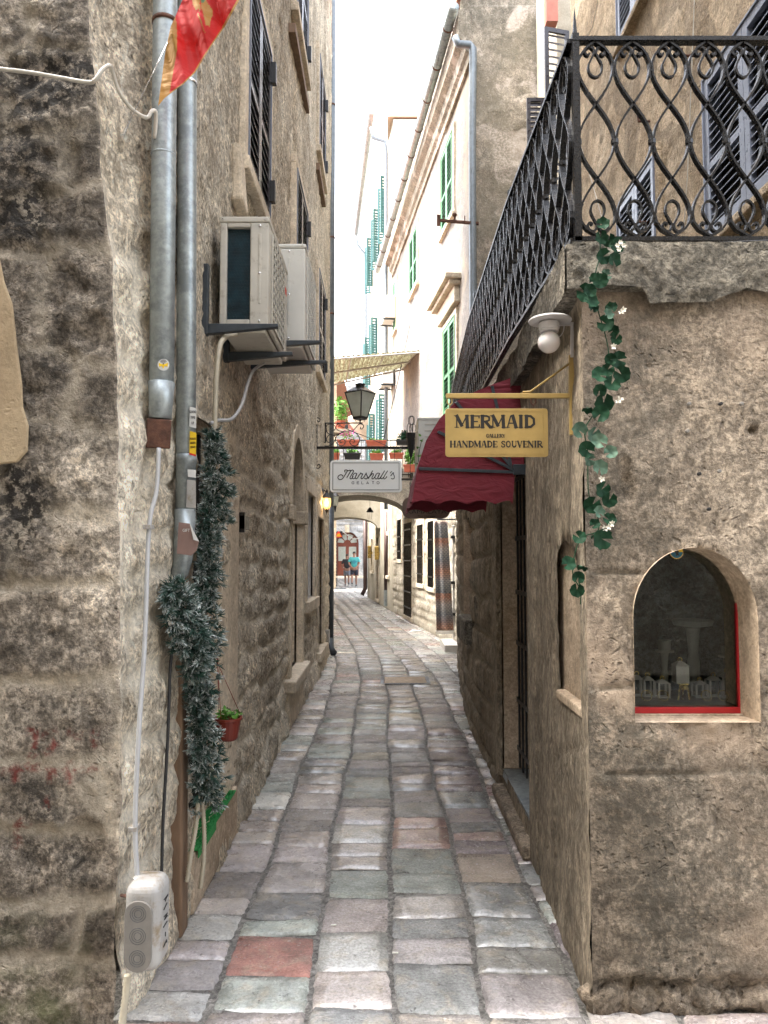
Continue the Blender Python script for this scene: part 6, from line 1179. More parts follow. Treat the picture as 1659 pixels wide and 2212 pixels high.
for yy, nm in ((AY0, 'side_panel'), (AY1, 'side_panel')):
    bot = []; n2 = 40; xl = P(890, 1088, AY0).x; xr_ = P(1107, 1088, AY0).x; zb_v = P(890, 1078, AY0).z
    for k in range(n2 + 1): t_ = k / n2; bot.append(V3(xl + (xr_ - xl) * t_, yy, zb_v - (.03 if yy == AY0 else .014) + (0 if t_ > .995 else .022 * abs(math.sin(math.pi * (t_ * 3.5 + .1))))))
    poly = [V3(p.x, yy, p.z) for p in pts] + [V3(wx, yy, pv.z + .02), V3(pv.x, yy, pv.z - .03), V3(xr_, yy, bot[-1].z)] + bot[::-1]
    mb = MB(); mb.prism(poly, (0, .003, 0)); mb.build(nm, M_awn, AW)
mb = MB(); n2 = 60; top = []; bt = []
for k in range(n2 + 1): y = AY0 + (AY1 - AY0) * k / n2; top.append(V3(pr3[0].x, y, pr3[0].z)); bt.append(V3(xl + .006 * math.sin(k * .8), y, zb_v - .03 + .022 * abs(math.sin(math.pi * k / n2 * 6))))
mb.add(top + bt, [(k, k + 1, n2 + 2 + k, n2 + 1 + k) for k in range(n2)]); mb.build('valance', M_awn, AW, solid=.004)
for i, (u, v) in enumerate([(903, 1012), (945, 932), (984, 868), (1062, 833)]):
    e = P(u, v, AY0 - .008); pv2 = P(1112 - 3 * i, 1020 - 5 * i, AY0 - .008); e = e + (pv2 - e).normalized() * .0
    e2 = pv2.lerp(e, .99)
    mb = MB(); mb.tube([pv2 + V3(0, -.003 * i, 0), e2 + V3(0, -.003 * i, 0), V3(e2.x, AY0 + .02, e2.z + .006)], 0, flat=(.008, .017, (0, 1, 0))); mb.build('rib', M_bracket if i else M_bracket, AW, bevel=.002)
mb = MB(); mb.box((pv.x - .01, AY0 - .02, pv.z - .03), (.82, AY0 + .01, pv.z + .03)); mb.build('pivot_plate', M_bracket, AW, bevel=.003)
# ------------------------------------------------------------- display window contents
zd = lambda x, y, Y: P((2150 + x * .52682) / 1.8228, (2100 + y * .52682) / 1.8228, Y); shz = zt + 0
shz = P(1400, 1521, 2.815).z + .004
def gift(x, y0, y1, w, Y, label, solidb=False):
    a = zd(x - w / 2, y1, Y); b = zd(x + w / 2, y0, Y); h = max(.03, b.z - a.z); wd = b.x - a.x; z0 = shz if not solidb else a.z; root = empty('gift_lantern', ((a.x + b.x) / 2, Y, z0), label, 'ornament', 'trinkets in the display window'); c = V3((a.x + b.x) / 2, Y, z0); r = wd / 2
    mb = MB()
    if solidb: mb.box(c + V3(-r, -r, 0), c + V3(r, r, h * .72))
    else:
        for sx in (-1, 1):
            for sy in (-1, 1): mb.box(c + V3(sx * r - .003, sy * r - .003, 0), c + V3(sx * r + .003, sy * r + .003, h * .75))
        mb.box(c + V3(-r, -r, 0), c + V3(r, r, .004)); mb.box(c + V3(-r, -r, h * .75), c + V3(r, r, h * .78))
    mb.build('body', M_gift, root); mb = MB(); mb.add([c + V3(sx * r * 1.1, sy * r * 1.1, h * .74) for sx, sy in ((-1, -1), (1, -1), (1, 1), (-1, 1))] + [c + V3(sx * r * .3, sy * r * .3, h * .92) for sx, sy in ((-1, -1), (1, -1), (1, 1), (-1, 1))], [(0, 1, 5, 4), (1, 2, 6, 5), (2, 3, 7, 6), (3, 0, 4, 7), (4, 5, 6, 7), (0, 3, 2, 1)]); mb.build('lid', M_gift, root)
    mb = MB(); mb.tube([c + V3(.008 * math.cos(a_), 0, h * .98 + .008 * math.sin(a_)) for a_ in [2 * math.pi * k / 12 for k in range(12)]], .0018, 5, closed=True); mb.build('ring', M_cup, root)
gift(680, 1090, 1260, 70, 2.96, 'miniature lantern box at the far left of the display window'); gift(760, 1090, 1255, 70, 2.95, 'miniature lantern box second from the left in the display window'); gift(870, 1110, 1255, 75, 2.93, 'low miniature lantern box left of the gold stand'); gift(1150, 1120, 1255, 80, 2.93, 'miniature lantern box just right of the gold stand'); gift(1252, 1090, 1255, 80, 2.95, 'miniature lantern box second from the right edge of the display window'); gift(1352, 1060, 1265, 85, 2.93, 'tallest miniature lantern box beside the red frame')
gift(1003, 940, 1115, 90, 2.90, 'solid pale box with pyramid lid standing on the gold stand', True)
for x, lb in ((752, 'leftmost gold bangle standing in the display window'), (876, 'second gold bangle from the left in the display window'), (1200, 'third gold bangle from the left in the display window'), (1325, 'rightmost gold bangle standing in the display window')):
    c = zd(x, 1225, 2.86); c.z = shz + .019; mb = MB(); mb.tube([c + V3(.020 * math.cos(a_), .006 * math.sin(a_ * 1), .0185 * math.sin(a_)) for a_ in [2 * math.pi * k / 24 for k in range(24)]], .0011, 5, closed=True); tag(mb.build('bangle', M_cup), lb, 'bangle', 'bangles in the display window')
c = zd(1030, 1200, 2.87); gs = empty('gold_stand', (c.x, c.y, shz), 'small three legged gold stand in the middle of the display window', 'stand')
for dx in (-.022, .0, .022): zt2 = zd(1030, 1130, 2.87).z; mb = MB(); mb.tube([(c.x + dx, 2.87 + (.015 if dx == 0 else 0), shz), (c.x + dx * .6, 2.87, zt2)], .0032, 6); mb.build('leg', M_cup, gs)
mb = MB(); mb.lathe([(.014, 0), (.016, .008), (.016, .014), (.002, .014)], (c.x, 2.87, zt2 - .018), 14); mb.build('cup', M_cup, gs)
mb = MB(); mb.box((c.x - .018, 2.86, zt2), (c.x + .018, 2.93, zt2 + .003)); mb.build('stand_top', M_cup, gs)
def pedestal(x, y0, w, Y, lb, bowl):
    a = zd(x, y0, Y); h = a.z - shz; r = w / 2 * Y * .289 / 1597; c_ = V3(a.x, Y, shz); root = empty('pedestal', c_, lb, 'ornament', 'plaster pedestals in the display window'); mb = MB()
    mb.lathe([(r * .5, 0), (r * .45, h * .1), (r * .25, h * .2), (r * .3, h * .4), (r * .22, h * .5), (r * .3, h * .8), (r * .35, h * .9)], c_, 16); mb.build('column', M_ped, root, smooth=True)
    mb = MB(); mb.lathe([(r * .3, h * .9), (r * .9, h * .93), (r, h), (r * .95, h * 1.01), (r * .1, h * .97)] if bowl else [(r * .3, h * .9), (r * .8, h * .91), (r * .8, h * .96), (r * .5, h * .96), (r * .55, h * 1.2), (.001, h * 1.2)], c_, 16); mb.build('bowl' if bowl else 'dish', M_ped, root)
pedestal(885, 860, 170, 3.08, 'shorter grey plaster pedestal with a cup, left in the display window', False); pedestal(1095, 650, 300, 3.10, 'tall grey plaster pedestal carrying a wide bowl in the display window', True); pedestal(1350, 900, 150, 3.05, 'small grey plaster pedestal by the right edge of the display window', False)
c = zd(972, 140, 2.81); mb = MB(); disc(mb, c, .026, -.004, 24); bg_ = mb.build('round_badge', M_cup); tag(bg_, 'round badge with a dark figure at the top of the display window', 'badge')
mb = MB(); mb.add([c + V3(.023 * math.cos(a_), -.0055, .023 * math.sin(a_)) for a_ in [math.pi * k / 12 for k in range(13)]], [tuple(range(13))]); mb.build('orange_half', M_sticky, bg_); mb = MB(); mb.add([c + V3(.023 * math.cos(a_), -.0055, .023 * math.sin(a_)) for a_ in [math.pi + math.pi * k / 12 for k in range(13)]], [tuple(range(13))]); mb.build('blue_half', M_blueink, bg_)
mb = MB(); mb.add([c + V3(a_ * .001, -.007, b_ * .001) for a_, b_ in [(-3, 14), (3, 14), (5, 8), (8, 2), (6, -6), (10, -14), (2, -12), (-2, -17), (-3, -8), (-6, -2), (-9, 4), (-5, 6)]], [tuple(range(12))]); mb.build('dark_figure', M_black, bg_)
# ------------------------------------------------------------- things along the right side further on
def ac_small(M, w, h, d, label, mat=M_acw2, arm=True):
    c = M @ Vector((w / 2, 0, d / 2)); root = empty('air_conditioner', c, label, 'air conditioner', 'air conditioner units on the right hand houses'); mb = MB(M); mb.box((0, 0, .05), (w, h, d)); mb.box((-.006, h - .03, .045), (w + .006, h + .003, d + .006)); mb.build('casing', mat, root, bevel=.008)
    mb = MB(M); r = h * .40; mb.lathe([(r, 0), (r, .006), (r * .93, .008), (r * .93, .003)], (w * .4, h * .48, d), 24); 
    for k in range(7): mb.box((w * .4 - r * .95, h * .48 - r + r * 2 * (k + .5) / 7, d), (w * .4 + r * .95, h * .48 - r + r * 2 * (k + .5) / 7 + .006, d + .006))
    mb.build('fan_grille', M_acw, root); mb = MB(M)
    for k in range(9): mb.box((w + .0005, .08 + k * (h - .16) / 8, d * .3), (w + .006, .09 + k * (h - .16) / 8, d * .85))
    mb.box((-.006, .08, d * .35), (.0, h - .08, d * .7)); mb.build('side_louvres', M_acw, root)
    if arm:
        for a in (.08, w - .08): mb = MB(M); mb.box((a - .015, -.04, -.02), (a + .015, -.001, d + .04)); mb.build('bracket', M_bracket, root)
a = P(903, 902, 8.1); b = P(903, 1040, 8.1); ac_small(frame((.86, 8.85, b.z), (0, -1, 0)), .75, a.z - b.z, .86 - a.x, 'large white air conditioner above the maroon awning')
for (u0, u1, vt, vb, lb) in ((849, 880, 650, 705, 'pale air conditioner highest on the cream facade'), (845, 872, 806, 842, 'pale air conditioner under the yellowed canopy'), (880, 899, 1047, 1074, 'small bluish white air conditioner behind the wooden sign chain')):
    p = Bu(u0, vb); q = Bu(u1, vt); hh = .62; ac_small(frame(p - dB * 0 , -dB), .8, hh, .35, lb)
# rug
RG = empty('hanging_rug', P(960, 1364, 12.8), 'patterned blue and rust woven rug hanging in front of the barred windows', 'rug')
n1, n2 = 13, 40; vs = []
for j in range(n2 + 1):
    t_ = j / n2; v = 1126 + (1362 - 1126) * t_; ul = 938 + 5 * t_ - (0 if t_ > .02 else -2); ur = 966 + 14 * t_
    for i in range(n1 + 1): s_ = i / n1; vs.append(P(ul + (ur - ul) * s_, v, 12.8 + .04 * math.sin(s_ * 5 + 1) * t_ + .03 * math.sin(s_ * 9)))
mb = MB(); mb.add(vs, [(j * (n1 + 1) + i, j * (n1 + 1) + i + 1, (j + 1) * (n1 + 1) + i + 1, (j + 1) * (n1 + 1) + i) for j in range(n2) for i in range(n1)]); mb.build('weave', M_rug, RG, smooth=True, solid=.012)
mb = MB()
for i in range(26): s_ = i / 25; p = P(943 + 37 * s_, 1362, 12.79 + .04 * math.sin(s_ * 5 + 1)); mb.box(p + V3(-.004, -.004, -.06), p + V3(.004, .004, .0))
mb.build('fringe', M_paper, RG)
a = P(944, 1122, 12.9); mb = MB(); mb.tube([a, V3(1.28, 12.9, a.z)], .014, 6); mb.build('hanging_bar', M_iron, RG)
a = P(976, 1135, 13.1); b = P(990, 1395, 13.1); mb = MB(); mb.box((a.x, 13.05, .02), (1.33, 13.1, a.z)); wd_ = mb.build('shop_door', M_white, bevel=.01); tag(wd_, 'open white shop door leaf beside the hanging rug', 'door')
for z in (.55, 1.1, 1.9): mb = MB(); mb.box((a.x - .03, 13.0, z), (a.x + .16, 13.05, z + .05)); mb.build('strap_hinge', M_black, wd_)
mb = MB(); mb.box((1.0, 12.3, 0), (1.4, 13.3, .12)); tag(mb.build('doorstep', M_white), 'pale stone step in front of the white shop door', 'step')
# pole bracket with insulators on the gable corner
IB = empty('insulator_bracket', P(1032, 482, 11.4), 'rusty iron arm with insulators sticking out from the peeling gable corner', 'bracket')
mb = MB(); mb.tube([P(948, 476, 11.4), P(1034, 483, 11.5)], 0, flat=(.05, .035, (0, 1, 0))); mb.box(P(944, 486, 11.38), P(951, 466, 11.42)); mb.build('arm', M_rust, IB)
for u, h in ((959, 12), (982, 18), (1004, 12)): p = P(u, 478, 11.4); mb = MB(); mb.lathe([(.012, 0), (.012, h * .0045), (.035, h * .0048), (.04, h * .006), (.02, h * .0075), (.001, h * .0078)] if h > 12 else [(.008, 0), (.008, .09)], p, 8); mb.build('insulator', M_rust, IB)
for u, v, Y in ((1104, 410, 11.3), (1030, 632, 11.2)):
    p = P(u, v + 14, Y); mb = MB(); mb.lathe([(.01, -.02), (.05, 0), (.06, .05), (.055, .09), (.02, .1), (.02, .14), (.001, .15)], p, 12); mb.tube([p + V3(0, 0, .03), V3(p.x, 11.6, p.z + .03)], .008, 5); tag(mb.build('floodlight', M_bracket), 'small dark green lamp fixing on the peeling gable' if u > 1100 else 'small dark green lamp fixing beside the bluish drainpipe', 'lamp')
# translucent canopy
CA = empty('canopy', Bu(890, 775), 'yellowed corrugated canopy spanning the alley above the lantern', 'canopy')
c1, c2 = Bu(906, 757), Bu(872, 794); c3, c4 = P(690, 773, c1.y), P(690, 834, c2.y); mb = MB(); n1 = 60; vs = []
for i in range(n1 + 1):
    s_ = i / n1; a, b = c1.lerp(c3, s_), c2.lerp(c4, s_); w_ = V3(0, 0, .02 * math.sin(i * 2.1)); vs += [a + w_, b + w_]
mb.add(vs, [(2 * i, 2 * i + 1, 2 * i + 3, 2 * i + 2) for i in range(n1)]); mb.build('corrugated_sheet', M_canopy, CA, solid=.006)
for t_ in (0, .5, 1): mb = MB(); mb.tube([c1.lerp(c2, t_) + V3(0, 0, -.05), c3.lerp(c4, t_) + V3(0, 0, -.05)], .022, 6); mb.build('cross_bar', M_plastic, CA)
for s_ in (0.02, .35, .68, .98): mb = MB(); mb.tube([c1.lerp(c3, s_) + V3(0, 0, -.03), c2.lerp(c4, s_) + V3(0, 0, -.03)], .018, 6); mb.build('rafter', M_plastic, CA)
# ------------------------------------------------------------- balcony railing and planters on the stone arch
BR = empty('balcony_railing', (-.6, 17.35, 3.42), 'thin black balcony railing on top of the stone arch', 'railing'); zb0, zb1 = 3.44, P(800, 951, 17.35).z
mb = MB(); mb.tube([(-1.85, 17.35, zb1), (.62, 17.35, zb1)], .014, 6); mb.build('top_rail', M_iron, BR); mb = MB(); mb.tube([(-1.85, 17.35, zb0 + .06), (.62, 17.35, zb0 + .06)], .012, 6); mb.build('bottom_rail', M_iron, BR)
k = 0; x = -1.8
while x < .6: mb = MB(); mb.tube([(x, 17.35, zb0), (x, 17.35, zb1)], .008, 5); mb.build('bar', M_iron, BR); x += .14
rg = random.Random(33)
def planter(u0, u1, vt, vb, Y, mat, leaf, lb, lsz=.03, lh=.12, bl=None, n=110):
    a, b = P(u0, vt, Y), P(u1, vb, Y); root = empty('planter_box', ((a.x + b.x) / 2, Y, b.z), lb, 'planter', 'flower boxes on the arch balcony'); h = a.z - b.z; mb = MB(); e = (b.x - a.x) * .05
    mb.hexa([(a.x + e, Y - .07, b.z), (b.x - e, Y - .07, b.z), (b.x - e, Y + .07, b.z), (a.x + e, Y + .07, b.z), (a.x, Y - .09, a.z - .02), (b.x, Y - .09, a.z - .02), (b.x, Y + .09, a.z - .02), (a.x, Y + .09, a.z - .02)]); mb.box((a.x - .01, Y - .10, a.z - .03), (b.x + .01, Y + .10, a.z)); mb.build('box', mat, root)
    mb = MB(); foliage(mb, ((a.x + b.x) / 2, Y, a.z + lh * .4), ((b.x - a.x) / 2, .12, lh), n, lsz, rg); mb.build('plant', leaf, root)
    if bl: mb = MB(); foliage(mb, ((a.x + b.x) / 2, Y, a.z + lh * .8), ((b.x - a.x) / 2, .12, lh), 50, lsz * .8, rg); mb.build('blossoms', bl, root)
planter(730, 776, 950.5, 964, 17.25, M_terra, M_leafb, 'terracotta flower box with magenta blossom on the left of the balcony rail', bl=M_bloom, lh=.16, n=40); planter(791, 834, 952, 964, 17.25, M_terra, M_leafb, 'nearly empty orange flower box in the middle of the balcony rail', n=45, lh=.05); planter(856, 888, 951, 962, 17.25, M_black, M_leaf, 'black flower box with a dense green bush on the balcony rail', lh=.18, n=220)
planter(743, 779, 979, 993, 17.2, M_black, M_leafb, 'black flower box with bright leaves on the lower balcony row', lh=.10); planter(799, 828, 980, 994, 17.2, M_terra, M_leafb, 'red flower box in the middle of the lower balcony row', lh=.08); planter(841, 871, 979, 991, 17.2, M_terra, M_leafb, 'red flower box behind the right hook of the white gelato sign', lh=.08); planter(872, 900, 1004, 1020, 17.2, M_terra, M_leafb, 'deep terracotta flower box with tall greenery at the right end', lh=.35, n=220, lsz=.045); planter(720, 733, 979, 993, 17.2, M_terra, M_leafb, 'small terracotta pot beside the left drainpipe on the balcony', lh=.1)
mb = MB(); foliage(mb, P(735, 890, 20), (.25, .3, .45), 320, .05, rg); tb = empty('potted_shrub', P(735, 930, 20), 'leafy green shrub hanging just right of the far left drainpipe', 'shrub'); mb.build('foliage', M_leafb, tb); mb = MB(); mb.lathe([(.1, 0), (.16, .25)], P(735, 930, 20), 12); mb.build('pot', M_terra, tb)
mb = MB(); p = P(735, 930, 20); mb.box((p.x - 1.2, 19.7, p.z - .1), (p.x + .3, 20.3, p.z)); mb.build('shelf', M_cream, tb)
tag(tubeobj('overhead_cable', [Bu(886, 700), P(858, 830, 17.8), P(829, 948, 17.4)], .010, M_bcable, 5), 'thin black cable slanting down from the cream facade to the balcony', 'cable')
vn_ = empty('climbing_plant', P(908, 1030, 8.05), 'small green climbing plant at the left edge of the large white air conditioner', 'plant'); mb = MB(); mb.tube(smoothpath([P(908, 1030, 8.05), P(904, 990, 8.03), P(911, 950, 8.05)]), .004, 5); mb.build('stem', M_leaf, vn_)
for u, v in ((902, 966), (911, 952), (906, 985), (900, 1003), (910, 1000), (903, 1020), (912, 1028), (906, 940)): mb = MB(); foliage(mb, P(u, v, 8.04), (.02, .01, .02), 3, .022, rg); mb.build('leaf', M_leafb, vn_)
# small hanging lantern under the arch
hl = P(799, 1106, 18.2); HL = empty('hanging_lantern', hl, 'small black pagoda shaped lantern hanging under the stone arch', 'lantern'); mb = MB(); mb.lathe([(.001, .12), (.03, .10), (.09, .0), (.085, -.01), (.02, -.01)], hl, 8); mb.build('cap', M_black, HL); mb = MB(); mb.tube([hl + V3(0, 0, .1), V3(hl.x, hl.y, 3.0)], .005, 5); mb.build('cord', M_black, HL)
for dx in (-.05, 0, .05): mb = MB(); mb.tube([hl + V3(dx, 0, 0), hl + V3(dx * .8, 0, -.18)], .004, 4); mb.build('pendant_rod', M_black, HL)
hl = P(724, 1082, 16.9); HL = empty('wall_lantern', hl, 'unlit black lantern on the left springing of the stone arch', 'lantern'); mb = MB(); mb.lathe([(.03, -.12), (.06, -.1), (.08, .1), (.03, .1)], hl, 6); mb.build('glass', M_frost, HL); mb = MB(); mb.lathe([(.1, .1), (.05, .16), (.01, .2)], hl, 6); mb.lathe([(.01, -.25), (.035, -.12)], hl, 6); mb.build('cap', M_black, HL); mb = MB(); mb.box(hl + V3(-.5, -.01, -.2), hl + V3(0, .01, -.18)); mb.build('arm', M_black, HL)
# festoon, far shop stand, gold lamps
tag(tubeobj('festoon_cable', smoothpath([P(725, 1133, 50), P(745, 1152, 50), P(762, 1163, 50), P(776, 1162, 50), P(787, 1150, 50)]), .03, M_cable, 6), 'pale cable swag strung in front of the red arched door', 'cable')
z6 = lambda x, y, Y: P(658.3 + .23146 * x, 1042.4 + .23146 * y, Y)
ra = empty('shop_awning', z6(300, 520, 39), 'small red awning with a black and red fascia beside the far walkers', 'awning'); mb = MB(); a, b = z6(200, 445, 39), z6(330, 515, 39); mb.hexa([(a.x - 1, 38.6, b.z), (b.x, 38.6, b.z), (b.x, 40, b.z), (a.x - 1, 40, b.z), (a.x - 1, 39.2, a.z), (b.x - .35, 39.2, a.z), (b.x - .35, 40, a.z), (a.x - 1, 40, a.z)]); mb.build('canvas', M_stickr, ra)
mb = MB(); a, b = z6(285, 455, 38.9), z6(352, 522, 38.9); mb.box((a.x, 38.95, b.z), (b.x, 39.05, a.z)); fs_ = mb.build('fascia', M_black, ra); mb = MB(); mb.prism([z6(262, 512, 38.54), z6(318, 450, 38.54), z6(350, 508, 38.54)], (0, .05, 0)); mb.build('red_triangle', M_stickr, fs_); mb = MB()
for k in range(3): a, b = z6(300 - k * 6 + 6, 478 + 9 * k, 38.5), z6(326 + k * 6, 484 + 9 * k, 38.5); mb.box((a.x, 38.5, b.z), (b.x, 38.53, a.z))
mb.build('yellow_bars', M_sticky, fs_)
mb = MB(); a, b = z6(268, 528, 38.8), z6(300, 966, 38.8); hgt_ = a.z - b.z
for k in range(9): z = b.z + hgt_ * k / 8; mb.tube([(a.x, 38.8, z), (b.x, 38.8, z)], .012, 4)
for k in range(14): z = b.z + hgt_ * k / 14; mb.tube([(a.x, 38.8, z), (b.x, 38.8, z + hgt_ / 10)], .010, 4); mb.tube([(b.x, 38.8, z), (a.x, 38.8, z + hgt_ / 10)], .010, 4)
for x in (a.x, b.x, (a.x + b.x) / 2): mb.tube([(x, 38.8, b.z - .02), (x, 38.8, a.z)], .016, 4)
tag(mb.build('lattice_gate', M_iron), 'black lattice iron gate leaf left of the two walkers', 'gate')
for u, v in ((803.5, 1194), (819.6, 1196)):
    p = Cu(u, v); root = empty('wall_lamp', p, 'gold wall lamp on the %s side of the cream doorway' % ('far' if u < 810 else 'near'), 'lamp', 'gold wall lamps by the cream doorway'); mb = MB(); mb.box(p + V3(-.16, -.1, -.2), p + V3(-.02, .1, .25)); mb.build('body', M_cup, root, bevel=.02); mb = MB(); mb.box(p + V3(-.04, -.03, -.05), p + V3(.06, .03, .05)); mb.build('mount', M_cup, root)
# ground details
mb = MB(); a, b = G(722, 1272), G(750, 1270); mb.box((a.x, a.y - .25, .003), (b.x, a.y + .25, .012))
for k in range(6): mb.box((a.x + (b.x - a.x) * k / 6, a.y - .22, .012), (a.x + (b.x - a.x) * (k + .6) / 6, a.y + .22, .018))
tag(mb.build('drain_grate', M_bracket), 'dark drain grate in the paving near the walkers', 'drain')
mb = MB(); a, b = G(822, 1478), G(925, 1462); 
for lo, hi in (((a.x, a.y, 0), (b.x, a.y + .04, .008)), ((a.x, b.y - .04, 0), (b.x, b.y, .008)), ((a.x, a.y + .04, 0), (a.x + .04, b.y - .04, .008)), ((b.x - .04, a.y + .04, 0), (b.x, b.y - .04, .008))): mb.box(lo, hi)
mh = mb.build('manhole_cover', M_grey); tag(mh, 'stone framed manhole cover set in the middle of the paving', 'manhole cover'); mb = MB(); mb.box((a.x + .05, a.y + .05, 0), (b.x - .05, b.y - .05, .010)); mb.build('infill_slab', M_niche, mh, bevel=.003)
for u, v, an, lb in ((721, 1998, .1, 'cigarette butt in a paving joint, left of the middle'), (854, 2058, -.1, 'cigarette butt in the joint nearest the viewer')):
    p = G(u, v, .006); d = V3(math.cos(an), math.sin(an), 0) * .012; o = tubeobj('cigarette_butt', [p - d, p + d], .0035, M_bone, 8); tag(o, lb, 'litter', 'cigarette butts on the paving')
p = G(896, 1363, .01); mb = MB(); mb.add([p + V3(-.12, -.12, 0), p + V3(.1, -.05, .01), p + V3(.14, .15, 0), p + V3(-.05, .1, .02)], [(0, 1, 2, 3)]); tag(mb.build('paper_scrap', M_signw, solid=.003), 'white scrap of paper lying near the barred windows', 'litter')
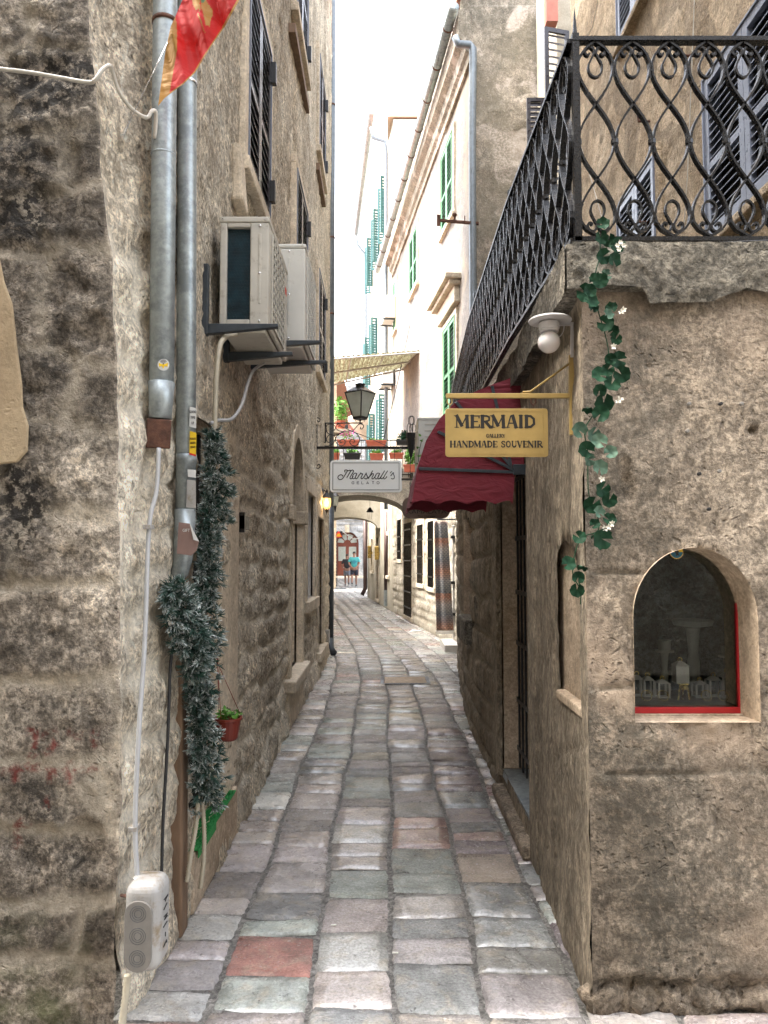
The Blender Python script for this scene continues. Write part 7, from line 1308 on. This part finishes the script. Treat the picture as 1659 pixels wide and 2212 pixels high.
# ------------------------------------------------------------- two walkers
def skin_obj(name, nodes, edges_, mat, parent, sub=2):
    me = bpy.data.meshes.new(name); org = WO[parent]; me.from_pydata([tuple(Vector(n[0])) for n in nodes], edges_, []); me.validate(); o = bpy.data.objects.new(name, me); COL.objects.link(o); o.parent = parent; me.materials.append(mat)
    md = o.modifiers.new('skin', 'SKIN'); md.use_smooth_shade = True
    if not me.skin_vertices: me.skin_vertices.new() if hasattr(me.skin_vertices, 'new') else None
    sv = me.skin_vertices[0].data
    for i, n in enumerate(nodes): sv[i].radius = n[1] if isinstance(n[1], tuple) else (n[1], n[1]); sv[i].use_root = (i == 0)
    md = o.modifiers.new('sub', 'SUBSURF'); md.levels = sub; md.render_levels = sub; WO[o] = org; return o
def person(u, vf, vh, Y, label, shirt, shorts, back_hands, step, seed):
    base = G(u, vf); base = V3(P(u, vf, Y).x, Y, 0); H = P(u, vh, Y).z; s = H / 1.78; root = empty('person', base, label, 'person'); S = lambda x, y, z: Vector((x * s, y * s, z * s))
    sd = -1 if step else 1
    hip, sh = .10, .19
    nodes = [(S(0, 0, .93), (.14 * s, .10 * s)), (S(0, 0, 1.12), (.14 * s, .095 * s)), (S(0, .01, 1.34), (.17 * s, .10 * s)), (S(0, 0, 1.47), (.075 * s, .07 * s)), (S(0, .01, 1.54), .055 * s)]; ed = [(0, 1), (1, 2), (2, 3), (3, 4)]
    nodes += [(S(0, .02, 1.62), (.075 * s, .09 * s)), (S(0, .015, 1.70), (.078 * s, .092 * s)), (S(0, 0, 1.755), (.05 * s, .06 * s))]; ed += [(4, 5), (5, 6), (6, 7)]
    legs = []
    for q, sg in enumerate((-1, 1)):
        fw = .16 if (sg == sd) else -.14; up = .10 if (sg == sd * -1) else 0
        i = len(nodes); nodes += [(S(sg * hip, 0, .86), .095 * s), (S(sg * .10, fw * .6, .50), .062 * s), (S(sg * .10, fw * .9 - (.03 if up else 0), .28 + up * .3), .055 * s), (S(sg * .10, fw - (.08 if up else 0), .09 + up), .038 * s)]; ed += [(0, i), (i, i + 1), (i + 1, i + 2), (i + 2, i + 3)]; legs.append(nodes[-1][0])
        i = len(nodes)
        if back_hands: arm_ = [(S(sg * .20, 0, 1.42), .060 * s), (S(sg * .27, -.07, 1.16), .043 * s), (S(sg * .12, -.17, .97), .032 * s), (S(-sg * .0 + .02 * sg, -.19, .91), .030 * s)]
        else: arm_ = [(S(sg * .20, 0, 1.40), .062 * s), (S(sg * .28, -.04, 1.15), .046 * s), (S(sg * .25, .14, .98), .034 * s), (S(sg * .20, .22, 1.0), .03 * s)]
        nodes += arm_; ed += [(2, i), (i, i + 1), (i + 1, i + 2), (i + 2, i + 3)]
        hd = nodes[-1][0]; pv_ = nodes[-2][0]; d = (hd - pv_).normalized()
        for f in range(4): j = len(nodes); off = Vector((0, 0, (f - 1.5) * .017 * s)); nodes += [(hd + d * .05 * s + off, .009 * s), (hd + d * (.08 + .01 * (f in (1, 2))) * s + off + Vector((0, .01, -.01)) * s, .007 * s)]; ed += [(i + 3, j), (j, j + 1)]
        j = len(nodes); nodes += [(hd + d * .02 * s + Vector((0, 0, .04 * s)), .010 * s), (hd + d * .045 * s + Vector((0, 0, .055 * s)), .008 * s)]; ed += [(i + 3, j), (j, j + 1)]
    body = skin_obj('body', nodes, ed, M_skin, root)
    L8, A8 = {}, {}
    st = [(S(0, 0, .90), (.168 * s, .125 * s)), (S(0, 0, 1.10), (.165 * s, .12 * s)), (S(0, .01, 1.32), (.195 * s, .125 * s)), (S(0, 0, 1.46), (.10 * s, .09 * s))]; se = [(0, 1), (1, 2), (2, 3)]
    for sg in (-1, 1):
        i = len(st); e2 = S(sg * .27, -.05, 1.20) if back_hands else S(sg * .28, -.03, 1.19); st += [(S(sg * .195, 0, 1.42), .082 * s), (e2, .068 * s)]; se += [(2, i), (i, i + 1)]
    skin_obj('t_shirt', st, se, shirt, root)
    sh_ = [(S(0, 0, .93), (.165 * s, .12 * s))]; se = []
    for q, sg in enumerate((-1, 1)):
        fw = .16 if (sg == sd) else -.14; i = len(sh_); sh_ += [(S(sg * .095, 0, .80), .118 * s), (S(sg * .105, fw * .5, .56), .100 * s)]; se += [(0, i), (i, i + 1)]
    skin_obj('shorts', sh_, se, shorts, root)
    hr = [(S(0, -.01, 1.64), (.078 * s, .075 * s)), (S(0, -.005, 1.72), (.086 * s, .095 * s)), (S(0, 0, 1.775), (.05 * s, .06 * s))]; skin_obj('hair', hr, [(0, 1), (1, 2)], M_hair, root)
    for k, l in enumerate(legs):
        mb = MB(); b0 = root.location; up = l.z - .09 * s > .02
        heel = l + Vector((0, -.05, -.04)) * s; toe = l + Vector((0, .17, -.065 if not up else -.12)) * s
        mb.tube([b0 + heel, b0 + l + Vector((0, .03, -.045)) * s, b0 + toe], [.045 * s, .052 * s, .035 * s], 10); mb.build('shoe', M_shoe, root, smooth=True)
        mb = MB(); mb.tube([b0 + heel + V3(0, -.005, -.032 * s), b0 + toe + V3(0, 0, -.022 * s)], 0, flat=(.085 * s, .018 * s, (1, 0, 0))); mb.build('shoe_sole', M_paper, root)
    for sg in (-1, 1):
        mb = MB(); p = root.location + S(sg * .083, .01, 1.655); mb.lathe([(.012 * s, -.01), (.022 * s, 0), (.012 * s, .01)], p, 8, 'x'); mb.build('ear', M_skin, root, smooth=True)
    return root
person(749.5, 1266.5, 1196, 38.9, 'person in a black shirt and grey shorts walking away on the left', M_tshirt, M_shortg, False, True, 1)
pb_ = person(765, 1267.5, 1190.5, 38.3, 'person in a turquoise shirt and navy shorts walking away with hands behind the back', M_teal, M_shortk, True, False, 2)
p = P(765, 1214, 38.16); mb = MB()
for k, w in enumerate((.10, .26, .22, .08)): mb.box((p.x - w / 2, 38.155, p.z + .06 - k * .045), (p.x + w / 2, 38.16, p.z + .085 - k * .045))
mb.build('back_print', M_blueink, pb_)
for ob in list(scene.objects):
    if ob.type == 'MESH' and ob.parent is None and 'label' not in ob and 'kind' not in ob: print('UNLABELLED', ob.name)
